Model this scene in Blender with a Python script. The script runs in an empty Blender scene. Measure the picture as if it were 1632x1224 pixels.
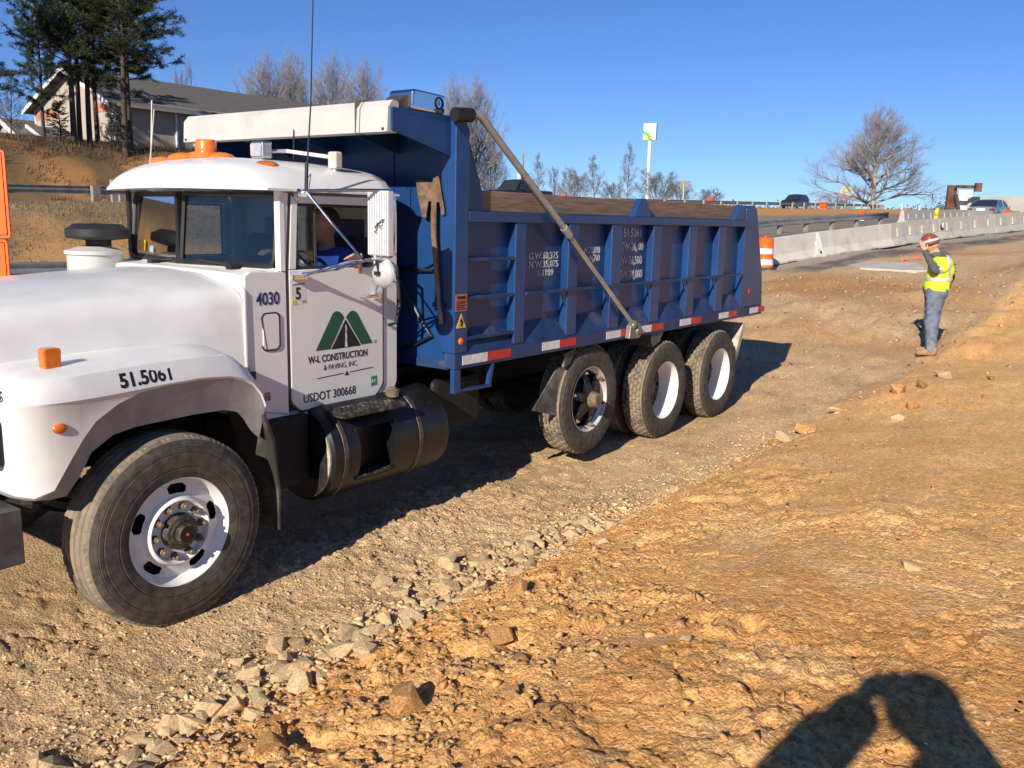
import bpy, bmesh, math, random
import numpy as np
from mathutils import Vector, Matrix

random.seed(7)
rng = np.random.default_rng(11)
R = math.radians
scene = bpy.context.scene
COL = scene.collection

# ------------------------------------------------------------------ camera
CAM_H = 2.283
PITCH, YAW, ROLL = R(10.592), R(36.779), R(1.372)
fw = Vector((math.cos(YAW) * math.cos(PITCH), math.sin(YAW) * math.cos(PITCH), -math.sin(PITCH)))
rt = Vector((math.sin(YAW), -math.cos(YAW), 0))
up = rt.cross(fw)
rt, up = rt * math.cos(ROLL) + up * math.sin(ROLL), up * math.cos(ROLL) - rt * math.sin(ROLL)
cam_data = bpy.data.cameras.new('camera')
cam_data.sensor_width = 36.0
cam_data.lens = 1411 / 1632 * 36
cam_data.clip_start = 0.05
cam_data.clip_end = 3000
cam = bpy.data.objects.new('camera', cam_data)
COL.objects.link(cam)
cam.matrix_world = Matrix(((rt.x, up.x, -fw.x, 0), (rt.y, up.y, -fw.y, 0), (rt.z, up.z, -fw.z, CAM_H), (0, 0, 0, 1)))
scene.camera = cam

# ------------------------------------------------------------------ light
SUN_AZ, SUN_EL = R(12.0), R(26.5)          # the light travels along +X, a little +Y
sun_dir = Vector((math.cos(SUN_AZ) * math.cos(SUN_EL), math.sin(SUN_AZ) * math.cos(SUN_EL), -math.sin(SUN_EL)))
world = bpy.data.worlds.new('World')
scene.world = world
world.use_nodes = True
wn = world.node_tree
wn.nodes.clear()
sky = wn.nodes.new('ShaderNodeTexSky')
sky.sky_type = 'NISHITA'
sky.sun_disc = False
sky.sun_elevation = SUN_EL
sky.sun_rotation = R(258)
sky.altitude = 2000
sky.air_density = 1.0
sky.dust_density = 0.0
sky.ozone_density = 1.0
bg = wn.nodes.new('ShaderNodeBackground')
bg.inputs['Strength'].default_value = 0.075
wo = wn.nodes.new('ShaderNodeOutputWorld')
wb = wn.nodes.new('ShaderNodeMix')              # even white balance of the whole sky, as the phone saw it
wb.data_type, wb.blend_type = 'RGBA', 'MULTIPLY'
wb.inputs[0].default_value = 1.0
wb.inputs[7].default_value = (.40, .60, 1.0, 1)
wn.links.new(sky.outputs[0], wb.inputs[6])
wn.links.new(wb.outputs[2], bg.inputs[0])
wn.links.new(bg.outputs[0], wo.inputs[0])
sun_data = bpy.data.lights.new('sun', 'SUN')
sun_data.energy = 4.6
sun_data.angle = R(0.53)
sun_data.color = (1.0, 0.90, 0.76)
sun = bpy.data.objects.new('sun', sun_data)
COL.objects.link(sun)
sun.rotation_euler = sun_dir.to_track_quat('-Z', 'Y').to_euler()
sun.location = (-20, -5, 12)
vs = scene.view_settings
vs.view_transform = 'Standard'
vs.look = 'None'
vs.exposure = 0.60
vs.gamma = 1.0
vs.use_curve_mapping = False
scene.cycles.max_bounces = 6
scene.cycles.transparent_max_bounces = 12
scene.cycles.use_denoising = True

# ------------------------------------------------------------------ material helpers
def nd(nt, t, **kw):
    n = nt.nodes.new(t)
    for k, v in kw.items():
        setattr(n, k, v)
    return n

def noise(nt, vec, scale, detail=6, rough=.6, dist=0.0):
    n = nd(nt, 'ShaderNodeTexNoise')
    n.inputs['Scale'].default_value = scale
    n.inputs['Detail'].default_value = detail
    n.inputs['Roughness'].default_value = rough
    n.inputs['Distortion'].default_value = dist
    nt.links.new(vec, n.inputs['Vector'])
    return n.outputs[0]

def ramp(nt, val, a, b, lo=0.0, hi=1.0):
    m = nd(nt, 'ShaderNodeMapRange')
    m.interpolation_type = 'SMOOTHSTEP'
    m.inputs[1].default_value = a
    m.inputs[2].default_value = b
    m.inputs[3].default_value = lo
    m.inputs[4].default_value = hi
    nt.links.new(val, m.inputs[0])
    return m.outputs[0]

def mixc(nt, fac, a, b, mode='MIX'):
    m = nd(nt, 'ShaderNodeMix', data_type='RGBA', blend_type=mode)
    for sock, v in ((m.inputs[0], fac), (m.inputs[6], a), (m.inputs[7], b)):
        if hasattr(v, 'links') or hasattr(v, 'is_linked'):
            nt.links.new(v, sock)
        elif isinstance(v, (int, float)):
            sock.default_value = v
        else:
            sock.default_value = (*v, 1)
    return m.outputs[2]

MATS = {}
def M(name, col, rough=.5, metal=0.0, var=.10, vs=5.0, bump=0.0, bs=60.0, dirt=None, da=.35, ds=2.5,
      coat=0.0, spec=.5, emit=0.0, trans=0.0, ior=1.45, stretch=None, sheen=0.0, dirt2=None, da2=.2, ds2=9.0):
    if name in MATS:
        return MATS[name]
    m = bpy.data.materials.new(name)
    m.use_nodes = True
    nt = m.node_tree
    b = nt.nodes['Principled BSDF']
    tc = nd(nt, 'ShaderNodeTexCoord')
    vec = tc.outputs['Object']
    if stretch:
        mp = nd(nt, 'ShaderNodeMapping')
        mp.inputs['Scale'].default_value = stretch
        nt.links.new(vec, mp.inputs[0])
        vec = mp.outputs[0]
    c = None
    n1 = noise(nt, vec, vs, 8, .62)
    dark = tuple(x * (1 - var * 1.6) for x in col)
    lite = tuple(min(1, x * (1 + var)) for x in col)
    c = mixc(nt, ramp(nt, n1, .3, .7), dark, lite)
    rsock = rough
    if dirt:
        n2 = noise(nt, vec, ds, 10, .68, .4)
        f = ramp(nt, n2, 1 - da - .12, 1 - da + .16)
        c = mixc(nt, f, c, dirt)
        rsock = ramp(nt, n2, 1 - da - .12, 1 - da + .16, rough, min(1, max(rough, .8)))
    if dirt2:
        n3 = noise(nt, vec, ds2, 12, .75, .2)
        c = mixc(nt, ramp(nt, n3, 1 - da2 - .04, 1 - da2 + .05), c, dirt2)
    nt.links.new(c, b.inputs['Base Color'])
    if isinstance(rsock, float) or isinstance(rsock, int):
        r2 = ramp(nt, noise(nt, vec, vs * 2.3, 5), .3, .7, max(0, rough - .06), min(1, rough + .08))
        nt.links.new(r2, b.inputs['Roughness'])
    else:
        nt.links.new(rsock, b.inputs['Roughness'])
    b.inputs['Metallic'].default_value = metal
    b.inputs['IOR'].default_value = ior
    b.inputs['Specular IOR Level'].default_value = spec
    b.inputs['Coat Weight'].default_value = coat
    b.inputs['Coat Roughness'].default_value = .12
    b.inputs['Transmission Weight'].default_value = trans
    b.inputs['Sheen Weight'].default_value = sheen
    if emit:
        b.inputs['Emission Color'].default_value = (*col, 1)
        b.inputs['Emission Strength'].default_value = emit
    if bump:
        bp = nd(nt, 'ShaderNodeBump')
        bp.inputs['Strength'].default_value = min(1, bump)
        bp.inputs['Distance'].default_value = .01 * max(1, bump)
        nt.links.new(noise(nt, vec, bs, 6, .6), bp.inputs['Height'])
        nt.links.new(bp.outputs[0], b.inputs['Normal'])
    MATS[name] = m
    return m

# ------------------------------------------------------------------ geometry helpers
WL = {}                                       # world location of every object's origin
class MB:
    def __init__(s):
        s.v, s.f = [], []
    def add(s, vs_, fs):
        o = len(s.v)
        s.v += [tuple(map(float, p)) for p in vs_]
        s.f += [tuple(i + o for i in f) for f in fs]
        return s
    def box(s, x0, x1, y0, y1, z0, z1):
        return s.add([(x0, y0, z0), (x1, y0, z0), (x1, y1, z0), (x0, y1, z0), (x0, y0, z1), (x1, y0, z1), (x1, y1, z1), (x0, y1, z1)],
                     [(0, 3, 2, 1), (4, 5, 6, 7), (0, 1, 5, 4), (1, 2, 6, 5), (2, 3, 7, 6), (3, 0, 4, 7)])
    def prism(s, poly, a0, a1, ax='y'):
        n = len(poly)
        def P(q, a):
            return {'y': (q[0], a, q[1]), 'x': (a, q[0], q[1]), 'z': (q[0], q[1], a)}[ax]
        return s.add([P(q, a0) for q in poly] + [P(q, a1) for q in poly],
                     [tuple(range(n)), tuple(range(2 * n - 1, n - 1, -1))] + [(i, (i + 1) % n + 0, (i + 1) % n + n, i + n) for i in range(n)])
    def bar(s, p, q, w, h=None):                # square bar between two points
        p, q = Vector(p), Vector(q)
        d = (q - p).normalized()
        a = d.cross(Vector((0, 0, 1)))
        if a.length < 1e-3:
            a = Vector((1, 0, 0))
        a.normalize()
        b = a.cross(d).normalized()
        a *= w / 2
        b *= (h or w) / 2
        vv = [p - a - b, p + a - b, p + a + b, p - a + b, q - a - b, q + a - b, q + a + b, q - a + b]
        return s.add(vv, [(0, 3, 2, 1), (4, 5, 6, 7), (0, 1, 5, 4), (1, 2, 6, 5), (2, 3, 7, 6), (3, 0, 4, 7)])
    def tube(s, pts, r, n=8, caps=True):
        pts = [Vector(p) for p in pts]
        rr = r if isinstance(r, (list, tuple)) else [r] * len(pts)
        ring, prev = [], None
        for i, p in enumerate(pts):
            d = (pts[min(i + 1, len(pts) - 1)] - pts[max(i - 1, 0)]).normalized()
            if prev is None:
                a = d.cross(Vector((0, 0, 1)) if abs(d.z) < .9 else Vector((1, 0, 0)))
            else:
                a = prev - d * prev.dot(d)
            a.normalize()
            prev = a
            b = d.cross(a)
            ring.append([p + (a * math.cos(t) + b * math.sin(t)) * rr[i] for t in [2 * math.pi * k / n for k in range(n)]])
        vv = [q for rg in ring for q in rg]
        ff = [(i * n + k, i * n + (k + 1) % n, (i + 1) * n + (k + 1) % n, (i + 1) * n + k) for i in range(len(pts) - 1) for k in range(n)]
        if caps:
            ff += [tuple(range(n - 1, -1, -1)), tuple((len(pts) - 1) * n + k for k in range(n))]
        return s.add(vv, ff)
    def lathe(s, prof, c, ax='y', n=32, a0=0.0, a1=2 * math.pi, sgn=1):
        full = abs(a1 - a0 - 2 * math.pi) < 1e-6
        m = n if full else n + 1
        vv = []
        for r_, h in prof:
            for k in range(m):
                t = a0 + (a1 - a0) * k / n
                u, w = r_ * math.cos(t), r_ * math.sin(t)
                h_ = h * sgn
                vv.append({'y': (c[0] + u, c[1] + h_, c[2] + w), 'x': (c[0] + h_, c[1] + u, c[2] + w), 'z': (c[0] + u, c[1] + w, c[2] + h_)}[ax])
        ff = []
        for i in range(len(prof) - 1):
            for k in range(n):
                k2 = (k + 1) % m
                ff.append((i * m + k, i * m + k2, (i + 1) * m + k2, (i + 1) * m + k))
        return s.add(vv, ff)
    def grid(s, P, closed_u=False, closed_v=False):
        P = np.asarray(P, float)
        m, n = P.shape[:2]
        ff = []
        for i in range(m if closed_u else m - 1):
            for j in range(n if closed_v else n - 1):
                i2, j2 = (i + 1) % m, (j + 1) % n
                ff.append((i * n + j, i2 * n + j, i2 * n + j2, i * n + j2))
        return s.add(P.reshape(-1, 3), ff)
    def sphere(s, c, r, n=12, m=8, sc=(1, 1, 1)):
        vv = [(c[0], c[1], c[2] - r * sc[2])]
        for i in range(1, m):
            ph = -math.pi / 2 + math.pi * i / m
            for k in range(n):
                t = 2 * math.pi * k / n
                vv.append((c[0] + r * sc[0] * math.cos(ph) * math.cos(t), c[1] + r * sc[1] * math.cos(ph) * math.sin(t), c[2] + r * sc[2] * math.sin(ph)))
        vv.append((c[0], c[1], c[2] + r * sc[2]))
        ff = [(0, 1 + (k + 1) % n, 1 + k) for k in range(n)]
        for i in range(m - 2):
            for k in range(n):
                a, b = 1 + i * n + k, 1 + i * n + (k + 1) % n
                ff.append((a, b, b + n, a + n))
        L = len(vv) - 1
        ff += [(L - n + k, L - n + (k + 1) % n, L) for k in range(n)]
        return s.add(vv, ff)
    def build(s, name, mat, parent=None, loc=None, smooth=False, bevel=0.0, seg=2, fix=True):
        pl = WL.get(parent, (0, 0, 0)) if parent is not None else (0, 0, 0)
        l = pl if loc is None else loc
        me = bpy.data.meshes.new(name)
        me.from_pydata([(p[0] - l[0], p[1] - l[1], p[2] - l[2]) for p in s.v], [], s.f)
        if fix:
            bm = bmesh.new()
            bm.from_mesh(me)
            bmesh.ops.recalc_face_normals(bm, faces=bm.faces)
            bm.to_mesh(me)
            bm.free()
        me.materials.append(mat)
        if smooth:
            me.polygons.foreach_set('use_smooth', [True] * len(me.polygons))
            me.set_sharp_from_angle(angle=R(38 if smooth is True else smooth))
        o = mk(name, me, parent, l)
        if bevel:
            md = o.modifiers.new('bevel', 'BEVEL')
            md.width = bevel
            md.segments = seg
            md.limit_method = 'ANGLE'
            md.angle_limit = R(40)
        return o

def mk(name, data, parent=None, l=(0, 0, 0)):
    o = bpy.data.objects.new(name, data)
    COL.objects.link(o)
    pl = WL.get(parent, (0, 0, 0)) if parent is not None else (0, 0, 0)
    o.location = (l[0] - pl[0], l[1] - pl[1], l[2] - pl[2])
    o.parent = parent
    WL[o] = tuple(l)
    return o

def tag(o, label=None, cat=None, group=None, kind=None):
    for k, v in (('label', label), ('category', cat), ('group', group), ('kind', kind)):
        if v:
            o[k] = v
    return o

def thing(name, label, cat, loc=(0, 0, 0), group=None):
    return tag(mk(name, None, None, loc), label, cat, group)

def kids(o):
    return [c for c in COL.objects if c.parent == o]

def copy_tree(o, parent=None, childmap=None):
    if childmap is None:
        childmap = {}
        for c in COL.objects:
            if c.parent:
                childmap.setdefault(c.parent, []).append(c)
    c = o.copy()
    COL.objects.link(c)
    c.parent = parent
    for ch in childmap.get(o, []):
        copy_tree(ch, c, childmap)
    return c

def text(name, body, mat, parent, origin, xdir, zdir, h, depth=.002, bold=0.0, squeeze=1.0, align='LEFT', shear=0.0, spacing=1.0):
    """flat lettering: origin = left end of the base line, letters run along xdir, stand along zdir, h = cap height"""
    cu = bpy.data.curves.new(name, 'FONT')
    cu.body = body
    cu.size = h / .70
    cu.extrude = depth / 2
    cu.offset = bold
    cu.align_x = align
    cu.shear = shear
    cu.space_character = spacing
    cu.resolution_u = 3
    tmp = bpy.data.objects.new(name, cu)
    COL.objects.link(tmp)
    bpy.context.view_layer.update()
    me = bpy.data.meshes.new_from_object(tmp)
    bpy.data.objects.remove(tmp)
    X, Z = Vector(xdir).normalized(), Vector(zdir).normalized()
    N = X.cross(Z)
    n = len(me.vertices)
    co = np.empty(n * 3)
    me.vertices.foreach_get('co', co)
    co = co.reshape(-1, 3)
    out = np.outer(co[:, 0] * squeeze, X) + np.outer(co[:, 1], Z) + np.outer(co[:, 2], N) + np.array(origin)
    l = WL.get(parent, (0, 0, 0))
    me.vertices.foreach_set('co', (out - np.array(l)).ravel())
    me.materials.clear()
    me.materials.append(mat)
    me.update()
    return mk(name, me, parent, l)

def mesh_np(name, V, F, mat, parent=None, loc=None, smooth=False):
    """V (n,3), F (m,k) arrays"""
    pl = WL.get(parent, (0, 0, 0)) if parent is not None else (0, 0, 0)
    l = np.array(pl if loc is None else loc, float)
    me = bpy.data.meshes.new(name)
    V = np.asarray(V, np.float32) - l.astype(np.float32)
    F = np.asarray(F, np.int32)
    k = F.shape[1]
    me.vertices.add(len(V))
    me.vertices.foreach_set('co', V.ravel())
    me.loops.add(F.size)
    me.loops.foreach_set('vertex_index', F.ravel())
    me.polygons.add(len(F))
    me.polygons.foreach_set('loop_start', np.arange(0, F.size, k, dtype=np.int32))
    me.polygons.foreach_set('loop_total', np.full(len(F), k, np.int32))
    me.update(calc_edges=True)
    if smooth:
        me.polygons.foreach_set('use_smooth', np.ones(len(F), bool))
    me.materials.append(mat)
    me.validate()
    return mk(name, me, parent, l)

# ------------------------------------------------------------------ numpy noise
def _h(ix, iy, s):
    n = (ix.astype(np.int64) * 374761393 + iy.astype(np.int64) * 668265263 + s * 974634777) & 0x7fffffff
    n = ((n ^ (n >> 13)) * 1274126177) & 0x7fffffff
    n = ((n ^ (n >> 16)) * 2246822519) & 0x7fffffff
    return (n & 0xffffff) / float(0xffffff)

def vnoise(x, y, s=0):
    ix, iy = np.floor(x), np.floor(y)
    fx, fy = x - ix, y - iy
    fx = fx * fx * fx * (fx * (fx * 6 - 15) + 10)
    fy = fy * fy * fy * (fy * (fy * 6 - 15) + 10)
    a, b = _h(ix, iy, s), _h(ix + 1, iy, s)
    c, d = _h(ix, iy + 1, s), _h(ix + 1, iy + 1, s)
    return (a + (b - a) * fx) * (1 - fy) + (c + (d - c) * fx) * fy

def fbm(x, y, f, o=4, s=0, g=.5):
    r, a, t = 0, 1.0, 0
    for k in range(o):
        r = r + a * (vnoise(x * f + 17.3 * k, y * f - 9.1 * k, s + k) - .5)
        t += a
        a *= g
        f *= 2.03
    return r / t * 2

def worley(x, y, f, s=0):
    x, y = x * f, y * f
    ix, iy = np.floor(x), np.floor(y)
    d1 = np.full(x.shape, 9.0)
    d2 = np.full(x.shape, 9.0)
    hv = np.zeros(x.shape)
    for dx in (-1, 0, 1):
        for dy in (-1, 0, 1):
            cx, cy = ix + dx, iy + dy
            px, py = cx + _h(cx, cy, s), cy + _h(cx, cy, s + 5)
            d = np.hypot(px - x, py - y)
            m = d < d1
            d2 = np.where(m, d1, np.minimum(d2, d))
            hv = np.where(m, _h(cx, cy, s + 9), hv)
            d1 = np.where(m, d, d1)
    return d1, d2, hv

def sstep(a, b, x):
    t = np.clip((x - a) / (b - a), 0, 1)
    return t * t * (3 - 2 * t)
# ================================================================== TERRAIN
_PX = np.array([-400, -30, 10, 14.5, 20, 28, 37, 48, 60, 100, 300, 900.])
_PZ = np.array([0, 0, 0.0, .22, .62, 1.22, 1.77, 2.38, 2.68, 3.3, 4.2, 4.4])
def yguard(x):
    return np.interp(x, [-200, 11, 43.6, 53, 80, 300], [60, 23.7, 17.0, 12.9, 10.6, -5])
def ybar(x):
    return np.interp(x, [-100, 27.9, 48.2, 120], [40, 10.4, 5.7, -11])
def zupper(x):
    return 2.45 + .0199 * (np.clip(x, -60, 160) - 17.4)

def zbase(x, y):
    x, y = np.asarray(x, float), np.asarray(y, float)
    u = x - .8 * np.clip(y - 8, 0, 14)
    z0 = (np.interp(u - .8, _PX, _PZ) + np.interp(u, _PX, _PZ) + np.interp(u + .8, _PX, _PZ)) / 3
    fx = 1 - .42 * sstep(7.0, 14.5, x)
    mound = sstep(3.36, 2.55, y) * .27 + sstep(2.7, 1.2, y) * .23 + .13 * sstep(2.2, -.6, y)
    z0 = z0 + mound * fx
    # embankment up to the upper road
    y0 = yguard(x) + 1.6
    t = np.clip((y - y0) / np.maximum(34.4 - y0, 2), 0, 1)
    tt = .35 * t + .65 * t * t * (3 - 2 * t)
    zu = zupper(x)
    z = z0 + (zu - z0) * tt
    # hill beyond the upper road
    hx = 1 - sstep(50, 78, x)
    hill = zu + (6.0 - zu) * sstep(46.6, 53, y) * hx + .9 * sstep(53, 62, y) * hx
    z = np.where(y > 40, hill, z)
    # dug-over heaps behind the truck's tail
    for hx_, hy_, hr, hh in ((18.5, 5.6, 2.6, .22), (21.5, 3.4, 2.2, .28), (25, 1.6, 3.0, .45), (22, 7.2, 2.6, .22), (29, .2, 5.0, .95), (11.3, 2.2, 1.0, .10)):
        z = z + hh * np.exp(-(((x - hx_) / hr) ** 2 + ((y - hy_) / (hr * .6)) ** 2))
    return z

def graded(a, b, h, g, lo, hi):
    c = list(np.arange(a, b, h))
    s, p, L = h, a, []
    while p > lo:
        s *= 1 + g
        p -= s
        L.append(p)
    s, p, U = h, c[-1], []
    while p < hi:
        s *= 1 + g
        p += s
        U.append(p)
    return np.array(L[::-1] + c + U)

gx = graded(1.10, 5.2, .0150, .0255, -500, 1300)
gy = graded(0.30, 4.15, .0150, .0255, -700, 1300)
GX, GY = np.meshgrid(gx, gy, indexing='ij')
SP = np.maximum(np.gradient(gx)[:, None], np.gradient(gy)[None, :])
def wf(f):                                       # fade a frequency out where the mesh cannot carry it
    return np.clip(1.0 / (f * SP * 2.2), 0, 1) ** 1.5

edge = 3.22 + .20 * fbm(GX, GY, .8, 3, 3) + .07 * fbm(GX, GY, 3.5, 3, 4)
edge = edge - .42 * sstep(9, 14, GX)
soil_orange = sstep(.10, -.10, GY - edge)                       # 1 = orange subsoil, 0 = tan haul path
near = (1 - sstep(30, 60, np.hypot(GX, GY)))
Z = zbase(GX, GY)
Z += .030 * fbm(GX, GY, .55, 3, 21) * near
def cells(f, s, warp, edge_w=.22):
    wx, wy = warp * fbm(GX, GY, f * .9, 2, s + 1), warp * fbm(GX, GY, f * .9, 2, s + 2)
    a_, b_, v_ = worley(GX + wx, GY + wy, f, s)
    return v_ * sstep(0, edge_w, b_ - a_), np.clip(1 - (b_ - a_) / .07, 0, 1), v_
k8, cr8, v8 = cells(7.0, 31, .06)
k20, cr20, v20 = cells(18.0, 37, .025)
k40, cr40, v40 = cells(38.0, 43, .010)
rough_patch = sstep(-.25, .35, fbm(GX, GY, 1.3, 3, 45))
path = (.034 * k8 * (v8 > .35) * wf(7) * rough_patch + .021 * k20 * (v20 > .3) * wf(18) * (.35 + .65 * rough_patch) + .013 * k40 * wf(38) + .034 * fbm(GX, GY, 2.5, 3, 41) + .006 * fbm(GX, GY, 26, 2, 42) * wf(36))
rut = -.035 * np.exp(-((GY - 4.42) / .17) ** 2) * sstep(2.7, 1.6, GX) - .035 * np.exp(-((GY - 3.86) / .15) ** 2) * sstep(7.5, 2.0, GX) + .02 * np.exp(-((GY - 3.62) / .10) ** 2) * sstep(7.5, 2.0, GX)
rut += (.009 * (np.sin(GX * 46) > .2) * np.exp(-((GY - 4.42) / .13) ** 2) * sstep(2.4, 1.7, GX) + .006 * (np.sin(GX * 46 + 9 * GY) > .2) * np.exp(-((GY - 3.86) / .12) ** 2)) * wf(12)
# orange subsoil: crumbly clods near the edge, packed and cracked further up
e1, e2, ev = worley(GX + .16 * fbm(GX, GY, 3, 3, 7), GY + .16 * fbm(GX, GY, 3, 3, 8), 2.6, 51)
crack = np.clip(1 - (e2 - e1) / .05, 0, 1) * sstep(-.1, .25, fbm(GX, GY, 2.1, 2, 9))
o6, x6, w6 = cells(5.5, 61, .10)
o15, x15, w15 = cells(15.0, 65, .03)
o36, x36, w36 = cells(34.0, 69, .012)
clodmask = sstep(-.10, .30, fbm(GX, GY, .9, 3, 71) + .60 * sstep(1.7, 2.5, GY) - .35 * sstep(3.4, 5.5, GX) + .18 * sstep(3.0, 1.6, GX))
b1, b2, bv = worley(GX, GY, 2.1, 81)
boulder = np.clip(1 - b1 * 1.9, 0, 1) ** .7 * (bv > .70) * clodmask
pk = .16 + .84 * clodmask
orange = (.042 * fbm(GX, GY, 1.1, 3, 91) * (.45 + .55 * clodmask) + .018 * fbm(GX, GY, 6, 3, 92) * wf(10) * pk + .022 * o6 * (w6 > .4) * wf(5) * clodmask + .019 * o15 * (w15 > .25) * wf(15) * pk
          + .012 * o36 * wf(34) * (.35 + .65 * clodmask) + .030 * boulder * wf(4) - .026 * crack * wf(9) * (1 - clodmask * .7) - .014 * x15 * (w15 > .72) * wf(15) * (1 - clodmask) + .006 * fbm(GX, GY, 30, 2, 93) * wf(40))
hole = np.clip(fbm(GX, GY, 4.5, 2, 95) - .42, 0, 1) * clodmask
orange -= .12 * hole * wf(8)
mid = sstep(9, 13, GX) * (1 - sstep(26, 34, GX)) * sstep(12, 9, GY)
m1, m2, mv = worley(GX + .3 * fbm(GX, GY, .8, 2, 201), GY + .3 * fbm(GX, GY, .8, 2, 202), 1.5, 203)
n1, n2, nv = worley(GX + .1 * fbm(GX, GY, 2, 2, 204), GY + .1 * fbm(GX, GY, 2, 2, 205), 4.0, 206)
patch = sstep(.0, .45, fbm(GX, GY, .22, 2, 207) + .35 * np.exp(-((GX - 20) / 4.5) ** 2))
mid_d = mid * (.13 * mv * sstep(0, .25, m2 - m1) * (.25 + .75 * patch) * wf(1.5) + .06 * nv * (nv > .4) * sstep(0, .25, n2 - n1) * wf(4) * (.25 + .75 * patch) + .05 * np.abs(fbm(GX, GY, .6, 3, 208)))
far_d = mid_d + .06 * fbm(GX, GY, .7, 4, 97) * sstep(10, 16, GX) + .12 * fbm(GX, GY, .35, 3, 98) * sstep(12, 20, GX) * (1 - sstep(8, 12, GY))
Z += (soil_orange * orange + (1 - soil_orange) * (path + rut)) * (1 - sstep(24, 40, np.hypot(GX, GY))) + far_d * near
# keep the ground under the tyres firm
for wx in (2.64, 8.37, 9.73):
    k = np.exp(-((GX - wx) / .38) ** 2) * (np.exp(-((GY - 4.37) / .30) ** 2) + np.exp(-((GY - 6.5) / .34) ** 2))
    Z = Z * (1 - np.clip(k, 0, 1)) + .012 * np.clip(k, 0, 1)
bank = np.exp(-((GY - 49.5) / 3.2) ** 2) * (1 - sstep(52, 75, GX))
Z += bank * (.35 * fbm(GX, GY, .35, 4, 101) + .25 * np.abs(fbm(GX, GY, .6, 3, 102)))
slope = sstep(0, 3, GY - yguard(GX)) * sstep(36, 33, GY)
Z += slope * .14 * fbm(GX, GY, .5, 4, 105)

def zat(x, y):
    i = int(np.clip(np.searchsorted(gx, x) - 1, 0, len(gx) - 2))
    j = int(np.clip(np.searchsorted(gy, y) - 1, 0, len(gy) - 2))
    a = (x - gx[i]) / (gx[i + 1] - gx[i])
    b = (y - gy[j]) / (gy[j + 1] - gy[j])
    return float((Z[i, j] * (1 - a) + Z[i + 1, j] * a) * (1 - b) + (Z[i, j + 1] * (1 - a) + Z[i + 1, j + 1] * a) * b)

# ---- colours of the ground itself
def C3(*c):
    return np.array(c)[None, None, :]
def lerp(a, b, t):
    return a + (b - a) * t[..., None]
tan = lerp(C3(.565, .395, .222) * np.ones(GX.shape + (1,)), C3(.455, .308, .168), sstep(-.3, .5, fbm(GX, GY, 2.2, 4, 111)))
tan = lerp(tan, C3(.62, .46, .28), .7 * sstep(.1, .6, fbm(GX, GY, 6, 4, 112)))
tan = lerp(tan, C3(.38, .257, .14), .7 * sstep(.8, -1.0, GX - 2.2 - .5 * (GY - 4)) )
org = lerp(C3(.665, .378, .152) * np.ones(GX.shape + (1,)), C3(.57, .295, .106), sstep(-.35, .45, fbm(GX, GY, 1.4, 4, 121)))
org = lerp(org, C3(.725, .465, .215), .65 * sstep(.12, .6, fbm(GX, GY, 2.7, 4, 122)) + .35 * sstep(3.2, 6.5, GX))
org = lerp(org, C3(.52, .38, .24), .32 * sstep(.32, .62, fbm(GX, GY, 5.5, 3, 123)))
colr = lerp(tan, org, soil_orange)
# further off: mixed tan and orange
mix2 = sstep(-.05, .35, fbm(GX, GY, .28, 3, 131) + .25 * np.exp(-((GX - 19.5) / 3.2) ** 2))
far_t = sstep(13, 17, GX) * (GY < 40) * (1 - soil_orange * (1 - sstep(26, 32, GX)))
colr = lerp(colr, C3(.48, .34, .20), far_t * .8)
colr = lerp(colr, lerp(C3(.46, .26, .115) * np.ones(GX.shape + (1,)), C3(.38, .21, .095), sstep(-.3, .4, fbm(GX, GY, .9, 3, 132))), far_t * mix2 * .9)
colr = lerp(colr, C3(.44, .23, .085), far_t * sstep(24, 27, GX) * sstep(3.2, 1.0, GY))
# broken black pavement strip before the barrier and the carriageway behind it
yb = ybar(GX)
strip = sstep(-2.7, -2.1, GY - yb + .5 * fbm(GX, GY, .7, 3, 141)) * sstep(24, 27, GX) * (GX < 140) * sstep(.2, -.2, GY - yb)
colr = lerp(colr, lerp(C3(.125, .115, .105) * np.ones(GX.shape + (1,)), C3(.28, .24, .20), sstep(-.1, .5, fbm(GX, GY, 1.6, 3, 142))), strip * sstep(-1.1, -1.4, GY - yb))
colr = lerp(colr, C3(.30, .28, .25), strip * sstep(-1.4, -1.1, GY - yb) * .9)
yg = yguard(GX)
road = sstep(.1, .4, GY - yb) * sstep(.3, -.3, GY - yg)
colr = lerp(colr, C3(.17, .165, .16), road)
# embankment
grassy = sstep(-.35, .15, fbm(GX, GY, .35, 4, 151) + .8 * (sstep(27, 30, GY) - .5))
bankc = lerp(C3(.42, .235, .10) * np.ones(GX.shape + (1,)), C3(.235, .165, .09), grassy)
bankc = lerp(bankc, C3(.21, .19, .165), sstep(38, 46, GX) * sstep(26, 23, GY))
bankc = lerp(bankc, C3(.47, .24, .09), sstep(38, 46, GX) * sstep(23, 26, GY))
colr = lerp(colr, bankc, sstep(0, 1.2, GY - yg) * (GY < 40))
colr = lerp(colr, C3(.15, .145, .14), sstep(36.4, 36.8, GY))
cut = lerp(C3(.36, .185, .075) * np.ones(GX.shape + (1,)), C3(.17, .115, .06), sstep(-.15, .35, fbm(GX, GY, .4, 4, 161)))
cut = lerp(cut, C3(.085, .062, .036), sstep(50.2, 52.2, GY + 1.2 * fbm(GX, GY, .4, 3, 162)))
colr = lerp(colr, cut, sstep(45.8, 46.6, GY))
colr = lerp(colr, C3(.16, .13, .075), sstep(70, 95, GX) * sstep(46, 47, GY))

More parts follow.
